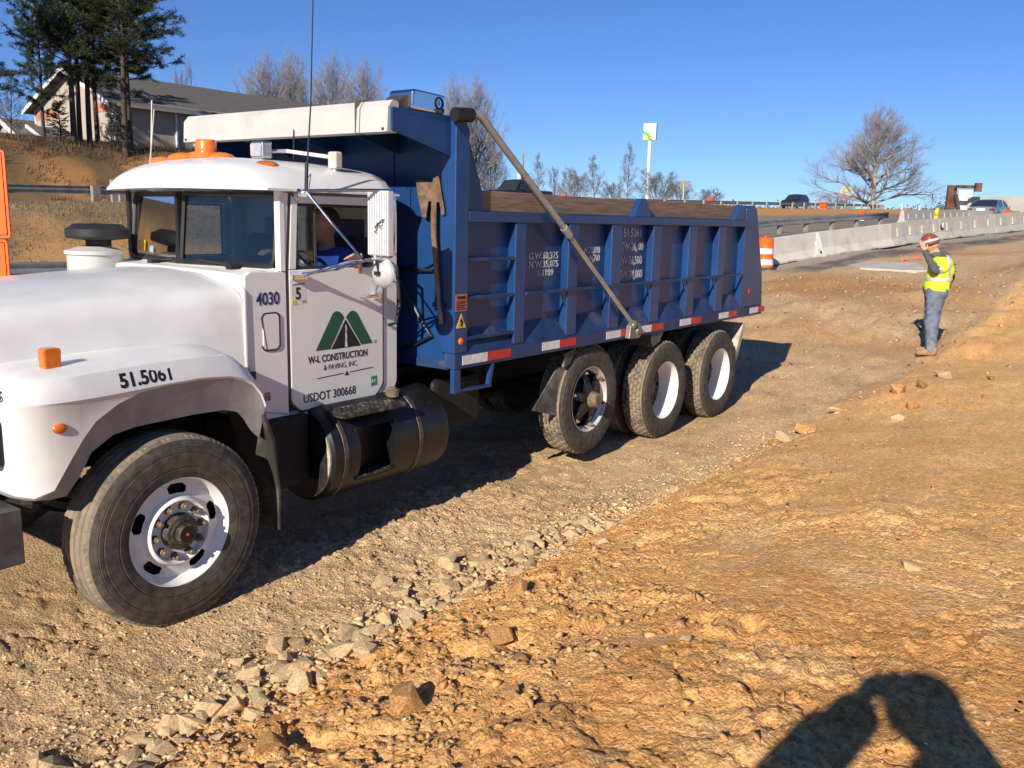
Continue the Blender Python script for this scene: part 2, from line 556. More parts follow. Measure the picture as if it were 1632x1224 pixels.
def ground_material():
    m = bpy.data.materials.new('dirt')
    m.use_nodes = True
    nt = m.node_tree
    b = nt.nodes['Principled BSDF']
    at = nd(nt, 'ShaderNodeAttribute', attribute_name='soil')
    geo = nd(nt, 'ShaderNodeNewGeometry')
    P = geo.outputs['Position']
    g1 = noise(nt, P, 34, 8, .72)
    g2 = noise(nt, P, 160, 5, .7)
    g3 = noise(nt, P, 7, 6, .6)
    c = mixc(nt, ramp(nt, g1, .32, .70), (.62, .60, .58), (1.22, 1.22, 1.20))
    c = mixc(nt, .5, c, mixc(nt, ramp(nt, g2, .3, .7), (.70, .68, .66), (1.30, 1.30, 1.28)), 'MULTIPLY')
    c2 = mixc(nt, 1.0, at.outputs['Color'], c, 'MULTIPLY')
    c2 = mixc(nt, 1.0, c2, mixc(nt, ramp(nt, g3, .3, .72), (1.12, 1.16, 1.22), (1.42, 1.38, 1.34)), 'MULTIPLY')
    v = nd(nt, 'ShaderNodeTexVoronoi', feature='F1')
    v.inputs['Scale'].default_value = 26
    nt.links.new(P, v.inputs['Vector'])
    grit = ramp(nt, v.outputs['Distance'], .10, .16, 1, 0)
    sel = nd(nt, 'ShaderNodeMath', operation='GREATER_THAN')
    sep = nd(nt, 'ShaderNodeSeparateColor')
    nt.links.new(v.outputs['Color'], sep.inputs[0])
    nt.links.new(sep.outputs[0], sel.inputs[0])
    sel.inputs[1].default_value = .72
    mul = nd(nt, 'ShaderNodeMath', operation='MULTIPLY')
    nt.links.new(grit, mul.inputs[0])
    nt.links.new(sel.outputs[0], mul.inputs[1])
    c2 = mixc(nt, mul.outputs[0], c2, mixc(nt, sep.outputs[1], (.30, .26, .22), (.62, .52, .38)))
    nt.links.new(c2, b.inputs['Base Color'])
    b.inputs['Roughness'].default_value = .95
    b.inputs['Specular IOR Level'].default_value = .12
    bp = nd(nt, 'ShaderNodeBump')
    bp.inputs['Strength'].default_value = .85
    bp.inputs['Distance'].default_value = .014
    h0 = nd(nt, 'ShaderNodeMath', operation='MULTIPLY_ADD')
    nt.links.new(g3, h0.inputs[0])
    h0.inputs[1].default_value = .9
    nt.links.new(g1, h0.inputs[2])
    hsum = nd(nt, 'ShaderNodeMath', operation='MULTIPLY_ADD')
    nt.links.new(g2, hsum.inputs[0])
    hsum.inputs[1].default_value = .65
    nt.links.new(h0.outputs[0], hsum.inputs[2])
    vb = nd(nt, 'ShaderNodeTexVoronoi', feature='F1')
    vb.inputs['Scale'].default_value = 62
    vb.inputs['Randomness'].default_value = 1.0
    wv = nd(nt, 'ShaderNodeVectorMath', operation='MULTIPLY_ADD')
    nz = nd(nt, 'ShaderNodeTexNoise')
    nz.inputs['Scale'].default_value = 40
    nt.links.new(P, nz.inputs['Vector'])
    nt.links.new(nz.outputs['Color'], wv.inputs[0])
    wv.inputs[1].default_value = (.02, .02, .02)
    nt.links.new(P, wv.inputs[2])
    nt.links.new(wv.outputs[0], vb.inputs['Vector'])
    hv_ = nd(nt, 'ShaderNodeMath', operation='MULTIPLY_ADD')
    nt.links.new(vb.outputs['Distance'], hv_.inputs[0])
    hv_.inputs[1].default_value = -.9
    nt.links.new(hsum.outputs[0], hv_.inputs[2])
    nt.links.new(hv_.outputs[0], bp.inputs['Height'])
    nt.links.new(bp.outputs[0], b.inputs['Normal'])
    return m

nx, ny = len(gx), len(gy)
idx = np.arange(nx * ny).reshape(nx, ny)
quads = np.stack([idx[:-1, :-1], idx[1:, :-1], idx[1:, 1:], idx[:-1, 1:]], -1).reshape(-1, 4)
V = np.stack([GX, GY, Z], -1).reshape(-1, 3)
ground = mesh_np('ground', V, quads, ground_material(), smooth=True)
ca = ground.data.color_attributes.new('soil', 'FLOAT_COLOR', 'POINT')
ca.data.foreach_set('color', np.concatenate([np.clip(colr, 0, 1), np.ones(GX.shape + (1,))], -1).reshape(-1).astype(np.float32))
tag(ground, 'tan haul path and orange clay subsoil rising to grassy banks', None, kind='structure')

# ------------------------------------------------------------------ loose stones
def hull_rock(seed, n=13, sq=(1, .8, .6)):
    r_ = np.random.default_rng(seed)
    P = r_.normal(size=(n, 3))
    P /= np.linalg.norm(P, axis=1)[:, None]
    P = np.sign(P) * np.abs(P) ** .75 * np.array(sq) * (.75 + .35 * r_.random((n, 1)))
    bm = bmesh.new()
    for p in P:
        bm.verts.new(p)
    res = bmesh.ops.convex_hull(bm, input=bm.verts)
    junk = [g for g in res['geom_interior'] if isinstance(g, bmesh.types.BMVert)]
    bmesh.ops.delete(bm, geom=junk, context='VERTS')
    bmesh.ops.triangulate(bm, faces=bm.faces)
    bm.verts.index_update()
    V_ = np.array([v.co[:] for v in bm.verts])
    F_ = np.array([[v.index for v in f.verts] for f in bm.faces])
    bm.free()
    return V_, F_

rock_mats = [M('rock_buff', (.62, .46, .265), .9, var=.3, vs=9, bump=.6, bs=40, spec=.2, dirt=(.52, .34, .17), da=.45, ds=3),
             M('rock_brown', (.50, .375, .22), .9, var=.3, vs=9, bump=.6, bs=40, spec=.2, dirt=(.50, .35, .19), da=.4, ds=3),
             M('rock_clay', (.50, .275, .115), .95, var=.3, vs=9, bump=.8, bs=40, spec=.1)]
variants = []
for k in range(14):
    V_, F_ = hull_rock(100 + k, 12 + k % 5, ((1, .8, .55), (1, .6, .45), (1, .9, .8))[k % 3])
    per = []
    for mt in rock_mats:
        me = bpy.data.meshes.new('rock')
        me.from_pydata(V_.tolist(), [], F_.tolist())
        me.materials.append(mt)
        per.append(me)
    variants.append((V_, F_, per))

def place_rock(x, y, s, kind=None, name='rock'):
    k = random.randrange(len(variants))
    kind = kind if kind is not None else (0 if random.random() < .72 else 1)
    o = bpy.data.objects.new(name, variants[k][2][kind])
    COL.objects.link(o)
    o.parent = ground
    o.scale = (s, s * random.uniform(.75, 1.1), s * random.uniform(.7, 1.1))
    o.rotation_euler = (random.uniform(-.5, .5), random.uniform(-.5, .5), random.uniform(0, 6.3))
    o.location = (x, y, zat(x, y) + s * random.uniform(.10, .30))
    return o

nrock = 0
while nrock < 250:                                  # the stony windrow along the foot of the clay
    x = 1.1 + 4.6 * random.random() ** 1.25
    off = random.gauss(0, .15)
    y = 3.24 + off + (.10 if x > 3.2 else 0) - .06 * (x < 2)
    s = random.choice((.028, .038, .046, .058, .072)) * random.uniform(.85, 1.3)
    place_rock(x, y, s)
    nrock += 1
for x, y, s, k in ((2.78, 2.93, .070, 0), (3.72, 3.10, .085, 0), (4.02, 3.18, .075, 0), (4.35, 3.2, .07, 0), (2.95, 3.32, .06, 1), (2.05, 3.3, .075, 0), (2.3, 3.1, .07, 1), (1.75, 3.1, .07, 0),
                   (9.0, 3.02, .08, 0), (9.35, 3.0, .15, 2), (8.6, 3.08, .10, 2), (8.66, 2.98, .11, 1), (10.4, 3.05, .11, 0), (10.9, 2.5, .15, 2), (10.3, 2.2, .11, 2), (11.2, 2.3, .13, 2), (12.4, 2.3, .14, 1),
                   (9.7, 2.2, .1, 0), (12.0, 1.7, .11, 2), (4.7, .93, .07, 0), (5.1, .75, .045, 0), (3.3, 1.5, .04, 1), (2.6, 1.9, .07, 2), (3.1, 2.35, .08, 2), (2.35, 2.25, .09, 2), (3.6, 2.6, .08, 2), (1.9, 2.5, .08, 2), (2.9, 2.1, .06, 2)):
    place_rock(x, y, s, k)
for k in range(20):
    x = random.uniform(5, 12.5)
    place_rock(x, 3.12 + random.gauss(0, .12) - .03 * max(0, x - 8), random.uniform(.025, .06))

def scatter(name, n, fx, mats, smin, smax, label):
    Vs, Fs, o = [], [], 0
    small = [hull_rock(500 + k, 7, (1, .8, .6)) for k in range(8)]
    for _ in range(n):
        q = fx()
        if q is None:
            continue
        x, y = q
        V_, F_ = small[random.randrange(8)]
        s = smin + (smax - smin) * random.random() ** 3
        a, b = random.uniform(0, 6.3), random.uniform(-.6, .6)
        ca_, sa = math.cos(a), math.sin(a)
        P = V_ * s
        P = np.stack([P[:, 0] * ca_ - P[:, 1] * sa, P[:, 0] * sa + P[:, 1] * ca_, P[:, 2] + b * P[:, 0]], -1)
        Vs.append(P + np.array([x, y, zat(x, y) + s * .08]))
        Fs.append(F_ + o)
        o += len(V_)
    ob = mesh_np(name, np.concatenate(Vs), np.concatenate(Fs), mats, ground)
    tag(ob, label, kind='stuff')
    return ob

def f_wind():
    x = 1.0 + 8.5 * random.random() ** 1.6
    return x, 3.3 + random.gauss(0, .22)
def f_path():
    x = 1.2 + 12 * random.random() ** 1.5
    return x, random.uniform(3.2, 4.6 if x < 6 else 8)
def f_clay():
    x = 1.0 + 7.5 * random.random() ** 1.5
    y = random.uniform(.1, 3.2)
    if random.random() < (.55 if y < 1.9 else 0) + (.35 if x > 3.6 else 0):
        return None
    return x, y
def f_far():
    return (random.gauss(20, 3.2), random.gauss(5, 2.2)) if random.random() < .7 else (random.uniform(9, 26), random.uniform(1.5, 10))
def f_crumb():
    x = 1.1 + 2.9 * random.random()
    return x, min(3.25, 1.5 + 1.8 * random.random() ** .7)
scatter('gravel', 5200, f_wind, rock_mats[0], .005, .026, 'buff gravel among the windrow stones')
scatter('path_gravel', 9000, f_path, M('grit_tan', (.54, .385, .22), .95, var=.35, vs=14, spec=.1), .004, .021, 'tan grit pressed into the haul path')
scatter('clay_crumbs', 6000, f_clay, rock_mats[2], .005, .030, 'orange clay crumbs and clods')
scatter('far_clods', 1900, f_far, M('clod_brown', (.42, .265, .135), .95, var=.35, vs=6, spec=.1), .010, .065, 'brown clods on the dug-over ground')
scatter('clay_rubble', 2600, f_crumb, M('clay_rubble', (.56, .325, .145), .95, var=.35, vs=16, spec=.1), .005, .036, 'crumbled orange clay along the windrow')
scatter('pale_grit', 700, f_clay, M('pale_grit', (.58, .55, .50), .9, var=.3, vs=12), .004, .013, 'pale grit specks in the clay')
def f_band():
    x = 1.0 + 5.2 * random.random() ** 1.2
    return x, 3.26 + random.gauss(0, .13) + (.08 if x > 3.2 else 0) - .05 * (x < 2)
scatter('windrow_rubble', 1500, f_band, rock_mats[0], .014, .045, 'small broken stones packed along the foot of the clay')
# ================================================================== MATERIALS OF THE TRUCK
white = M('white_paint', (.66, .66, .66), .40, var=.05, vs=3, coat=.3, dirt=(.50, .46, .40), da=.30, ds=1.6, dirt2=(.27, .22, .17), da2=.27, ds2=14)
white2 = M('white_paint_cab', (.69, .69, .685), .34, var=.03, vs=2, coat=.35, dirt=(.52, .48, .41), da=.26, ds=2.1)
lipgrey = M('flare_grey', (.27, .27, .275), .62, var=.12, vs=7, dirt=(.33, .31, .28), da=.38, ds=5)
blue = M('blue_paint', (.0075, .046, .160), .40, var=.16, vs=2.5, coat=.15, dirt=(.026, .054, .105), da=.28, ds=1.3, dirt2=(.12, .085, .06), da2=.27, ds2=7)
blue_d = M('blue_paint_dusty', (.014, .040, .125), .55, var=.2, vs=3, dirt=(.11, .095, .085), da=.38, ds=3.0)
wood = M('weathered_board', (.24, .165, .115), .85, var=.22, vs=5, stretch=(.6, 6, 9), bump=.4, bs=18, dirt=(.15, .10, .075), da=.35, ds=2)
rubber = M('tyre_rubber', (.055, .051, .045), .85, var=.16, vs=14, dirt=(.105, .090, .071), da=.50, ds=16, spec=.3)
tread = M('tyre_tread_dusty', (.14, .122, .095), .92, var=.25, vs=7, dirt=(.27, .22, .16), da=.55, ds=6, spec=.2)
wheel_white = M('wheel_white', (.74, .73, .71), .45, var=.05, vs=6, dirt=(.45, .38, .29), da=.33, ds=5)
blackm = M('black_steel', (.016, .016, .017), .45, var=.3, vs=5, dirt=(.10, .08, .06), da=.30, ds=4)
blackgloss = M('black_gloss', (.010, .010, .011), .40, var=.2, vs=5, coat=.08, dirt=(.055, .047, .038), da=.28, ds=6)
chassis = M('chassis_black', (.012, .011, .011), .7, var=.3, vs=5, dirt=(.055, .042, .03), da=.35, ds=3)
chrome = M('chrome', (.75, .76, .78), .10, 1.0, var=.05)
alu = M('aluminium', (.62, .63, .64), .32, 1.0, var=.08, vs=8, dirt=(.45, .43, .40), da=.3, ds=5)
galv = M('tarp_arm_steel', (.36, .355, .35), .45, .35, var=.15, vs=7, dirt=(.26, .24, .22), da=.35, ds=6)
ivory = M('tarp_housing_white', (.48, .475, .455), .5, var=.05, vs=3, dirt=(.38, .36, .32), da=.38, ds=2.2)
rust = M('rusty_steel', (.16, .10, .065), .85, var=.35, vs=9, bump=.5, bs=70, dirt=(.30, .22, .13), da=.4, ds=8)
mudsteel = M('muddy_hub', (.20, .155, .105), .9, var=.3, vs=12, bump=.5, bs=90, dirt=(.06, .05, .04), da=.4, ds=9)
amber = M('amber_lens', (.62, .14, .012), .22, var=.12, vs=30, coat=.5)
amber2 = M('beacon_amber', (.75, .18, .02), .28, var=.1, vs=20, coat=.5)
redl = M('red_lens', (.45, .02, .02), .25, var=.1, coat=.5)
ink = M('black_lettering', (.012, .012, .014), .5, var=.1)
navy = M('navy_lettering', (.022, .03, .10), .5, var=.1)
green = M('logo_green', (.012, .085, .052), .45, var=.06)
sticker_white = M('sticker_white', (.62, .62, .60), .5, var=.05)
sticker_grn = M('sticker_green', (.02, .26, .09), .5, var=.15, vs=40)
sticker_yel = M('sticker_yellow', (.70, .48, .05), .5, var=.15, vs=40)
sticker_red = M('sticker_red', (.50, .13, .09), .55, var=.2, vs=40)
stencil = M('stencil_white', (.46, .48, .52), .7, var=.3, vs=25)
tape_w = M('reflector_white', (.68, .68, .68), .35, var=.1, vs=25, dirt=(.40, .34, .28), da=.3, ds=9)
tape_r = M('reflector_red', (.50, .03, .03), .35, var=.15, vs=25, dirt=(.30, .12, .09), da=.3, ds=9)
seatm = M('seat_vinyl', (.03, .03, .033), .6)
teal = M('cab_trim', (.08, .13, .13), .6)
lens = M('lamp_glass', (.75, .76, .76), .12, .6, var=.1, vs=40)

def glass_mat(name, tint, base=.06):
    m = bpy.data.materials.new(name)
    m.use_nodes = True
    nt = m.node_tree
    nt.nodes.clear()
    o = nd(nt, 'ShaderNodeOutputMaterial')
    t = nd(nt, 'ShaderNodeBsdfTransparent')
    t.inputs[0].default_value = (*tint, 1)
    g = nd(nt, 'ShaderNodeBsdfGlossy')
    g.inputs['Roughness'].default_value = .02
    fr = nd(nt, 'ShaderNodeFresnel')
    fr.inputs[0].default_value = 1.5
    ad = nd(nt, 'ShaderNodeMath', operation='ADD')
    ad.inputs[1].default_value = base
    nt.links.new(fr.outputs[0], ad.inputs[0])
    mx = nd(nt, 'ShaderNodeMixShader')
    nt.links.new(ad.outputs[0], mx.inputs[0])
    nt.links.new(t.outputs[0], mx.inputs[1])
    nt.links.new(g.outputs[0], mx.inputs[2])
    nt.links.new(mx.outputs[0], o.inputs[0])
    return m
glass = glass_mat('window_glass', (.34, .41, .40), .05)
car_glass = M('car_glass', (.025, .03, .035), .06, var=.05, coat=.5)

YC = 5.44
def my(y):
    return 2 * YC - y
truck = thing('dump_truck', 'white and blue tri-axle dump truck with its white cab facing left', 'dump truck', (6.0, YC, 0))
def part(mb, name, mat, parent=None, **kw):
    return mb.build(name, mat, parent or truck, **kw)
def rpoly(pts, n=5):
    """polygon with rounded corners: (x, z, radius)"""
    out, L = [], len(pts)
    for i, (x, z, r) in enumerate(pts):
        if r <= 0:
            out.append((x, z))
            continue
        a, b = Vector(pts[i - 1][:2]), Vector(pts[(i + 1) % L][:2])
        p = Vector((x, z))
        u, w = (a - p).normalized(), (b - p).normalized()
        ang = u.angle(w)
        t = r / math.tan(ang / 2)
        c = p + (u + w).normalized() * (r / math.sin(ang / 2))
        s0, s1 = p + u * t - c, p + w * t - c
        a0, a1 = math.atan2(s0.y, s0.x), math.atan2(s1.y, s1.x)
        d = (a1 - a0 + math.pi) % (2 * math.pi) - math.pi
        for k in range(n + 1):
            q = a0 + d * k / n
            out.append((c.x + r * math.cos(q), c.y + r * math.sin(q)))
    return out

# ------------------------------------------------------------------ wheels
def tyre_mesh(name, Rr, w, rr, kind):
    side = [(rr, .028), (rr + .008, .010), (rr + .035, .004), (rr + .060, .001), (rr + .064, .005), (rr + .070, .001), (rr + (Rr - rr) * .45, 0.0), (rr + (Rr - rr) * .60, .001), (rr + (Rr - rr) * .615, .006), (rr + (Rr - rr) * .63, .003), (rr + (Rr - rr) * .72, .004), (rr + (Rr - rr) * .735, .008), (rr + (Rr - rr) * .75, .006), (Rr - .05, .010), (Rr - .022, .020)]
    inner = [(r, w - y) for r, y in side[::-1]]
    NL = 31 if kind == 'rib' else 36
    lat = np.linspace(.032, w - .032, NL)
    N = 288
    T = np.arange(N) * 2 * math.pi / N
    prof = len(side) + NL + len(inner)
    P = np.zeros((N, prof, 3))
    def put(j, r, y):
        P[:, j, 0] = r * np.cos(T)
        P[:, j, 1] = y
        P[:, j, 2] = r * np.sin(T)
    for j, (r, y) in enumerate(side):
        put(j, np.full(N, r), y)
    for j, y in enumerate(lat):
        u = (y - lat[0]) / (lat[-1] - lat[0])
        crown = -.006 * (2 * u - 1) ** 2
        if kind == 'rib':
            zig = .012 * np.abs(((T * 48 / (2 * math.pi)) % 1) - .5) * 2
            d = np.zeros(N)
            for gcen in (.17, .39, .61, .83):
                d = np.maximum(d, (np.abs(u - gcen + zig * .8 - .005) < .022).astype(float))
            if j in (0, 1, NL - 2, NL - 1):
                d = np.maximum(d, ((T * 96 / (2 * math.pi)) % 1 < .25) * .6)
            put(len(side) + j, Rr + crown - .013 * d, y)
        else:
            row = min(4, int(u * 5))
            fr_ = u * 5 - row
            ph = (T * 46 / (2 * math.pi) + .5 * (row % 2) + .25 * (fr_ - .5)) % 1
            g = np.maximum((ph < .26).astype(float), float(fr_ < .2) * .9)
            put(len(side) + j, Rr + crown - .022 * g, y)
    for j, (r, y) in enumerate(inner):
        put(len(side) + NL + j, np.full(N, r), y)
    idx_ = np.arange(N * prof).reshape(N, prof)
    A = np.roll(idx_, -1, 0)
    F = np.stack([idx_[:, :-1], idx_[:, 1:], A[:, 1:], A[:, :-1]], -1)
    me = bpy.data.meshes.new(name)
    me.from_pydata(P.reshape(-1, 3).tolist(), [], F.reshape(-1, 4).tolist())
    me.materials.append(rubber)
    me.materials.append(tread)
    mi = np.zeros((N, prof - 1), np.int32)
    mi[:, len(side) - 1:len(side) + NL] = 1
    me.polygons.foreach_set('material_index', mi.ravel())
    me.polygons.foreach_set('use_smooth', [True] * len(me.polygons))
    me.set_sharp_from_angle(angle=R(28))
    return me

def lathe_mesh(name, prof, mat, n=64, holes=None):
    b = MB().lathe(prof, (0, 0, 0), 'y', n)
    if holes:
        keep = []
        for f in b.f:
            c = np.mean([b.v[i] for i in f], axis=0)
            r, t = math.hypot(c[0], c[2]), math.atan2(c[2], c[0])
            hit = False
            for k in range(holes[0]):
                dt = (t - holes[4] - k * 2 * math.pi / holes[0] + math.pi) % (2 * math.pi) - math.pi
                if ((r - holes[1]) / holes[2]) ** 4 + (dt * holes[1] / holes[3]) ** 4 < 1:
                    hit = True
            if not hit:
                keep.append(f)
        b.f = keep
    me = bpy.data.meshes.new(name)
    me.from_pydata(b.v, [], b.f)
    bm = bmesh.new()
    bm.from_mesh(me)
    bmesh.ops.recalc_face_normals(bm, faces=bm.faces)
    bm.to_mesh(me)
    bm.free()
    me.materials.append(mat)
    me.polygons.foreach_set('use_smooth', [True] * len(me.polygons))
    me.set_sharp_from_angle(angle=R(32))
    return me

def seg(a, b, n):
    return [(a[0] + (b[0] - a[0]) * k / n, a[1] + (b[1] - a[1]) * k / n) for k in range(n + 1)]
fr_prof = [(.300, .05), (.316, .012), (.312, .0), (.304, .0), (.298, .014), (.290, .03), (.276, .055)] + seg((.270, .062), (.200, .046), 12) + [(.192, .030), (.186, .012), (.178, .006), (.170, .012), (.164, .026), (.158, .034), (.085, .036)]
me_front_rim = lathe_mesh('wheel', fr_prof, wheel_white, 160, (5, .236, .027, .054, .35))
me_front_back = lathe_mesh('brake_drum', [(.285, .10), (.285, .26), (.02, .26), (.02, .11), (.25, .105), (.285, .10)], chassis, 40)
dual_prof = [(.30, .05), (.316, .012), (.312, .0), (.304, .0), (.298, .012), (.288, .03), (.280, .06), (.276, .20), (.268, .215)]
me_dual_disc = lathe_mesh('disc', [(.276, .205), (.262, .225), (.20, .222), (.17, .205), (.10, .20)], M('disc_shaded', (.085, .07, .055), .8, var=.3, vs=8), 96, (5, .232, .020, .045, .2))  # dark brown-grey colour paints in the shade deep inside the dished rim
me_dual_rim = lathe_mesh('wheel', dual_prof, wheel_white, 96)
me_spoke_rim = lathe_mesh('wheel', [(.285, .10), (.300, .05), (.318, .012), (.314, -.002), (.303, -.002), (.297, .014), (.292, .03), (.284, .04), (.270, .05), (.268, .09), (.285, .10)], M('rim_bright', (.62, .61, .59), .35, .35, var=.1, vs=9), 96)
nutb = MB().lathe([(.0, -.050), (.011, -.050), (.011, -.030), (.019, -.030), (.021, .0), (.026, .0), (.026, .006)], (0, 0, 0), 'y', 6)
me_nut = bpy.data.meshes.new('lug_nut')
me_nut.from_pydata(nutb.v, [], nutb.f)
me_nut.materials.append(mudsteel)
me_hub_f = lathe_mesh('hub', [(0, -.062), (.050, -.062), (.056, -.056), (.058, -.030), (.072, -.028), (.074, -.018), (.094, -.012), (.100, .0), (.104, .04)], M('greasy_hub', (.045, .038, .03), .55, var=.4, vs=20, dirt=(.22, .17, .115), da=.42, ds=14), 20)
me_hub_d = lathe_mesh('hub', [(0, .15), (.055, .15), (.060, .155), (.062, .165), (.095, .17), (.10, .18), (.105, .20)], mudsteel, 24)
me_steer = tyre_mesh('tyre', .54, .30, .300, 'rib')
me_drive = tyre_mesh('tyre', .525, .265, .300, 'lug')

def wheel(kind, x, yout, z, near=True):
    """outer face at y = yout; near side looks to -Y, far side mirrored by half a turn"""
    rim = {'steer': me_front_rim, 'dual': me_dual_rim, 'spoke': me_spoke_rim}[kind]
    w = mk('wheel', rim, truck, (x, yout, z))
    w.rotation_euler = (0, random.uniform(0, 0.3), 0 if near else math.pi)
    def ch(name, me, loc=(0, 0, 0), rot=(0, 0, 0)):
        o = bpy.data.objects.new(name, me)
        COL.objects.link(o)
        o.parent = w
        o.location, o.rotation_euler = loc, rot
        return o
    ch('tyre', me_steer if kind == 'steer' else me_drive, (0, -.012, 0))
    if kind == 'dual':
        ch('tyre', me_drive, (0, .31, 0), (0, .05, 0))
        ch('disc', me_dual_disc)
    if kind == 'spoke':
        for k in range(6):
            a = k * math.pi / 3
            b = MB()
            for (r0, r1, w0, w1, y0, y1) in ((.05, .17, .05, .036, -.03, .0), (.17, .285, .036, .03, .0, .055)):
                ca_, sa = math.cos(a), math.sin(a)
                def q(r, t, y):
                    return (r * ca_ - t * sa, y, r * sa + t * ca_)
                b.add([q(r0, -w0, y0), q(r0, w0, y0), q(r1, w1, y1), q(r1, -w1, y1), q(r0, -w0, y0 + .06), q(r0, w0, y0 + .06), q(r1, w1, y1 + .05), q(r1, -w1, y1 + .05)],
                      [(0, 1, 2, 3), (7, 6, 5, 4), (0, 4, 5, 1), (1, 5, 6, 2), (2, 6, 7, 3), (3, 7, 4, 0)])
            me = bpy.data.meshes.new('spoke')
            me.from_pydata(b.v, [], b.f)
            me.materials.append(blackgloss)
            o = ch('spoke', me)
            md = o.modifiers.new('bevel', 'BEVEL')
            md.width = .008
            ch('lug_nut', me_nut, (.262 * math.cos(a + .0), .035, .262 * math.sin(a)), (0, 0, 0))
        ch('hub', lathe_mesh('hub', [(0, -.10), (.055, -.10), (.068, -.09), (.072, -.05), (.078, -.045), (.085, .03)], mudsteel, 12))
        ch('brake_drum', lathe_mesh('brake_drum', [(.0, .07), (.21, .07), (.215, .22), (0, .22)], chassis, 32))
    else:
        d = .034 if kind == 'steer' else .198
        for k in range(10):
            a = k * math.pi / 5 + .2
            ch('lug_nut', me_nut, (.1425 * math.cos(a), d, .1425 * math.sin(a)))
        ch('hub', me_hub_f if kind == 'steer' else me_hub_d)
        if kind == 'steer':
            ch('brake_drum', me_front_back)
            ch('hub_plug', lathe_mesh('hub_plug', [(0, -.071), (.008, -.070), (.010, -.066), (.011, -.060)], redl, 14))
            ch('hub_cap_ring', lathe_mesh('hub_cap_ring', [(.012, -.064), (.044, -.0645), (.048, -.062)], blackgloss, 20))
    return w

wheel('steer', 2.64, 4.225, .54)
wheel('steer', 2.64, my(4.225), .54, False)
for x in (8.37, 9.73):
    wheel('dual', x, 4.225, .53)
    wheel('dual', x, my(4.225), .53, False)
wheel('spoke', 6.93, 4.27, .64)
wheel('spoke', 6.93, my(4.27), .64, False)

# ------------------------------------------------------------------ chassis
c = MB()
for y in (5.02, 5.78):
    c.box(1.75, 10.7, y, y + .09, .78, 1.06)
for x in (3.6, 4.6, 5.6, 6.3, 7.5, 8.7, 10.3):
    c.box(x, x + .12, 5.11, 5.78, .82, 1.0)
part(c, 'frame', chassis)
for x, z in ((2.64, .54), (6.93, .64), (8.37, .53), (9.73, .53)):
    part(MB().tube([(x, 4.56, z), (x, my(4.56), z)], .085, 12), 'axle', chassis)
for y in (4.86, 5.93):
    b = MB()
    pts = [(2.0 + 1.3 * k / 10, y, .58 + .22 * ((k - 5) / 5) ** 2) for k in range(11)]
    for i in range(10):
        b.bar(pts[i], pts[i + 1], .09, .07)
    part(b, 'leaf_spring', chassis)
part(MB().box(2.0, 3.1, 5.15, 5.73, .75, 1.6), 'engine', chassis, bevel=.04)
part(MB().box(3.35, 4.5, 5.2, 5.68, .55, 1.0), 'gearbox', chassis, bevel=.06)
part(MB().box(5.15, 5.75, 4.62, 5.0, .58, 1.0), 'air_tank', chassis, bevel=.05)
part(MB().box(5.2, 6.2, 5.15, 5.7, .9, 1.17), 'hoist', chassis, bevel=.04)
part(MB().tube([(5.05, 5.0, .62), (7.4, 5.4, .6), (8.37, 5.44, .53)], .06, 10), 'drive_shaft', chassis)
part(MB().box(7.9, 10.2, 4.86, 4.95, .62, .78).box(7.9, 10.2, 5.93, 6.02, .62, .78), 'walking_beam', chassis, bevel=.02)
part(MB().box(3.30, 3.80, 4.52, 4.95, .50, .98), 'battery_box', chassis, bevel=.02)

# ------------------------------------------------------------------ hood, fenders, nose
hx = np.array([1.30, 1.42, 1.7, 2.0, 2.4, 2.8, 3.1, 3.345])
hw = np.array([.58, .63, .66, .70, .75, .80, .85, .875])
hz = np.array([1.60, 1.68, 1.72, 1.745, 1.765, 1.785, 1.80, 1.80])
P = []
for x, w_, zc in zip(hx, hw, hz):
    half = [(-w_ - .015, 1.22), (-w_ - .008, 1.45), (-w_, 1.60), (-w_ + .006, zc - .085), (-w_ + .022, zc - .04), (-w_ + .055, zc + .0), (-w_ + .11, zc + .028), (-w_ + .22, zc + .052), (-w_ * .5, zc + .088), (-w_ * .2, zc + .105)]
    prof = half + [(0, zc + .108)] + [(-a, b_) for a, b_ in half[::-1]]
    P.append([(x, YC + a, b_) for a, b_ in prof])
hood = part(MB().grid(P), 'hood', white, smooth=60)
part(MB().tube([(3.335, 4.552, 1.28), (3.30, 4.535, 1.30), (3.25, 4.545, 1.30)], .013, 6).box(3.33, 3.40, 4.538, 4.562, 1.255, 1.305), 'hood_latch', blackm)
part(MB().box(1.24, 1.33, YC - .55, YC + .55, .88, 1.62), 'grille', alu, bevel=.03)
g = MB()
for k in range(14):
    g.box(1.22, 1.245, YC - .5, YC + .5, .93 + k * .047, .952 + k * .047)
part(g, 'grille_bars', chrome)
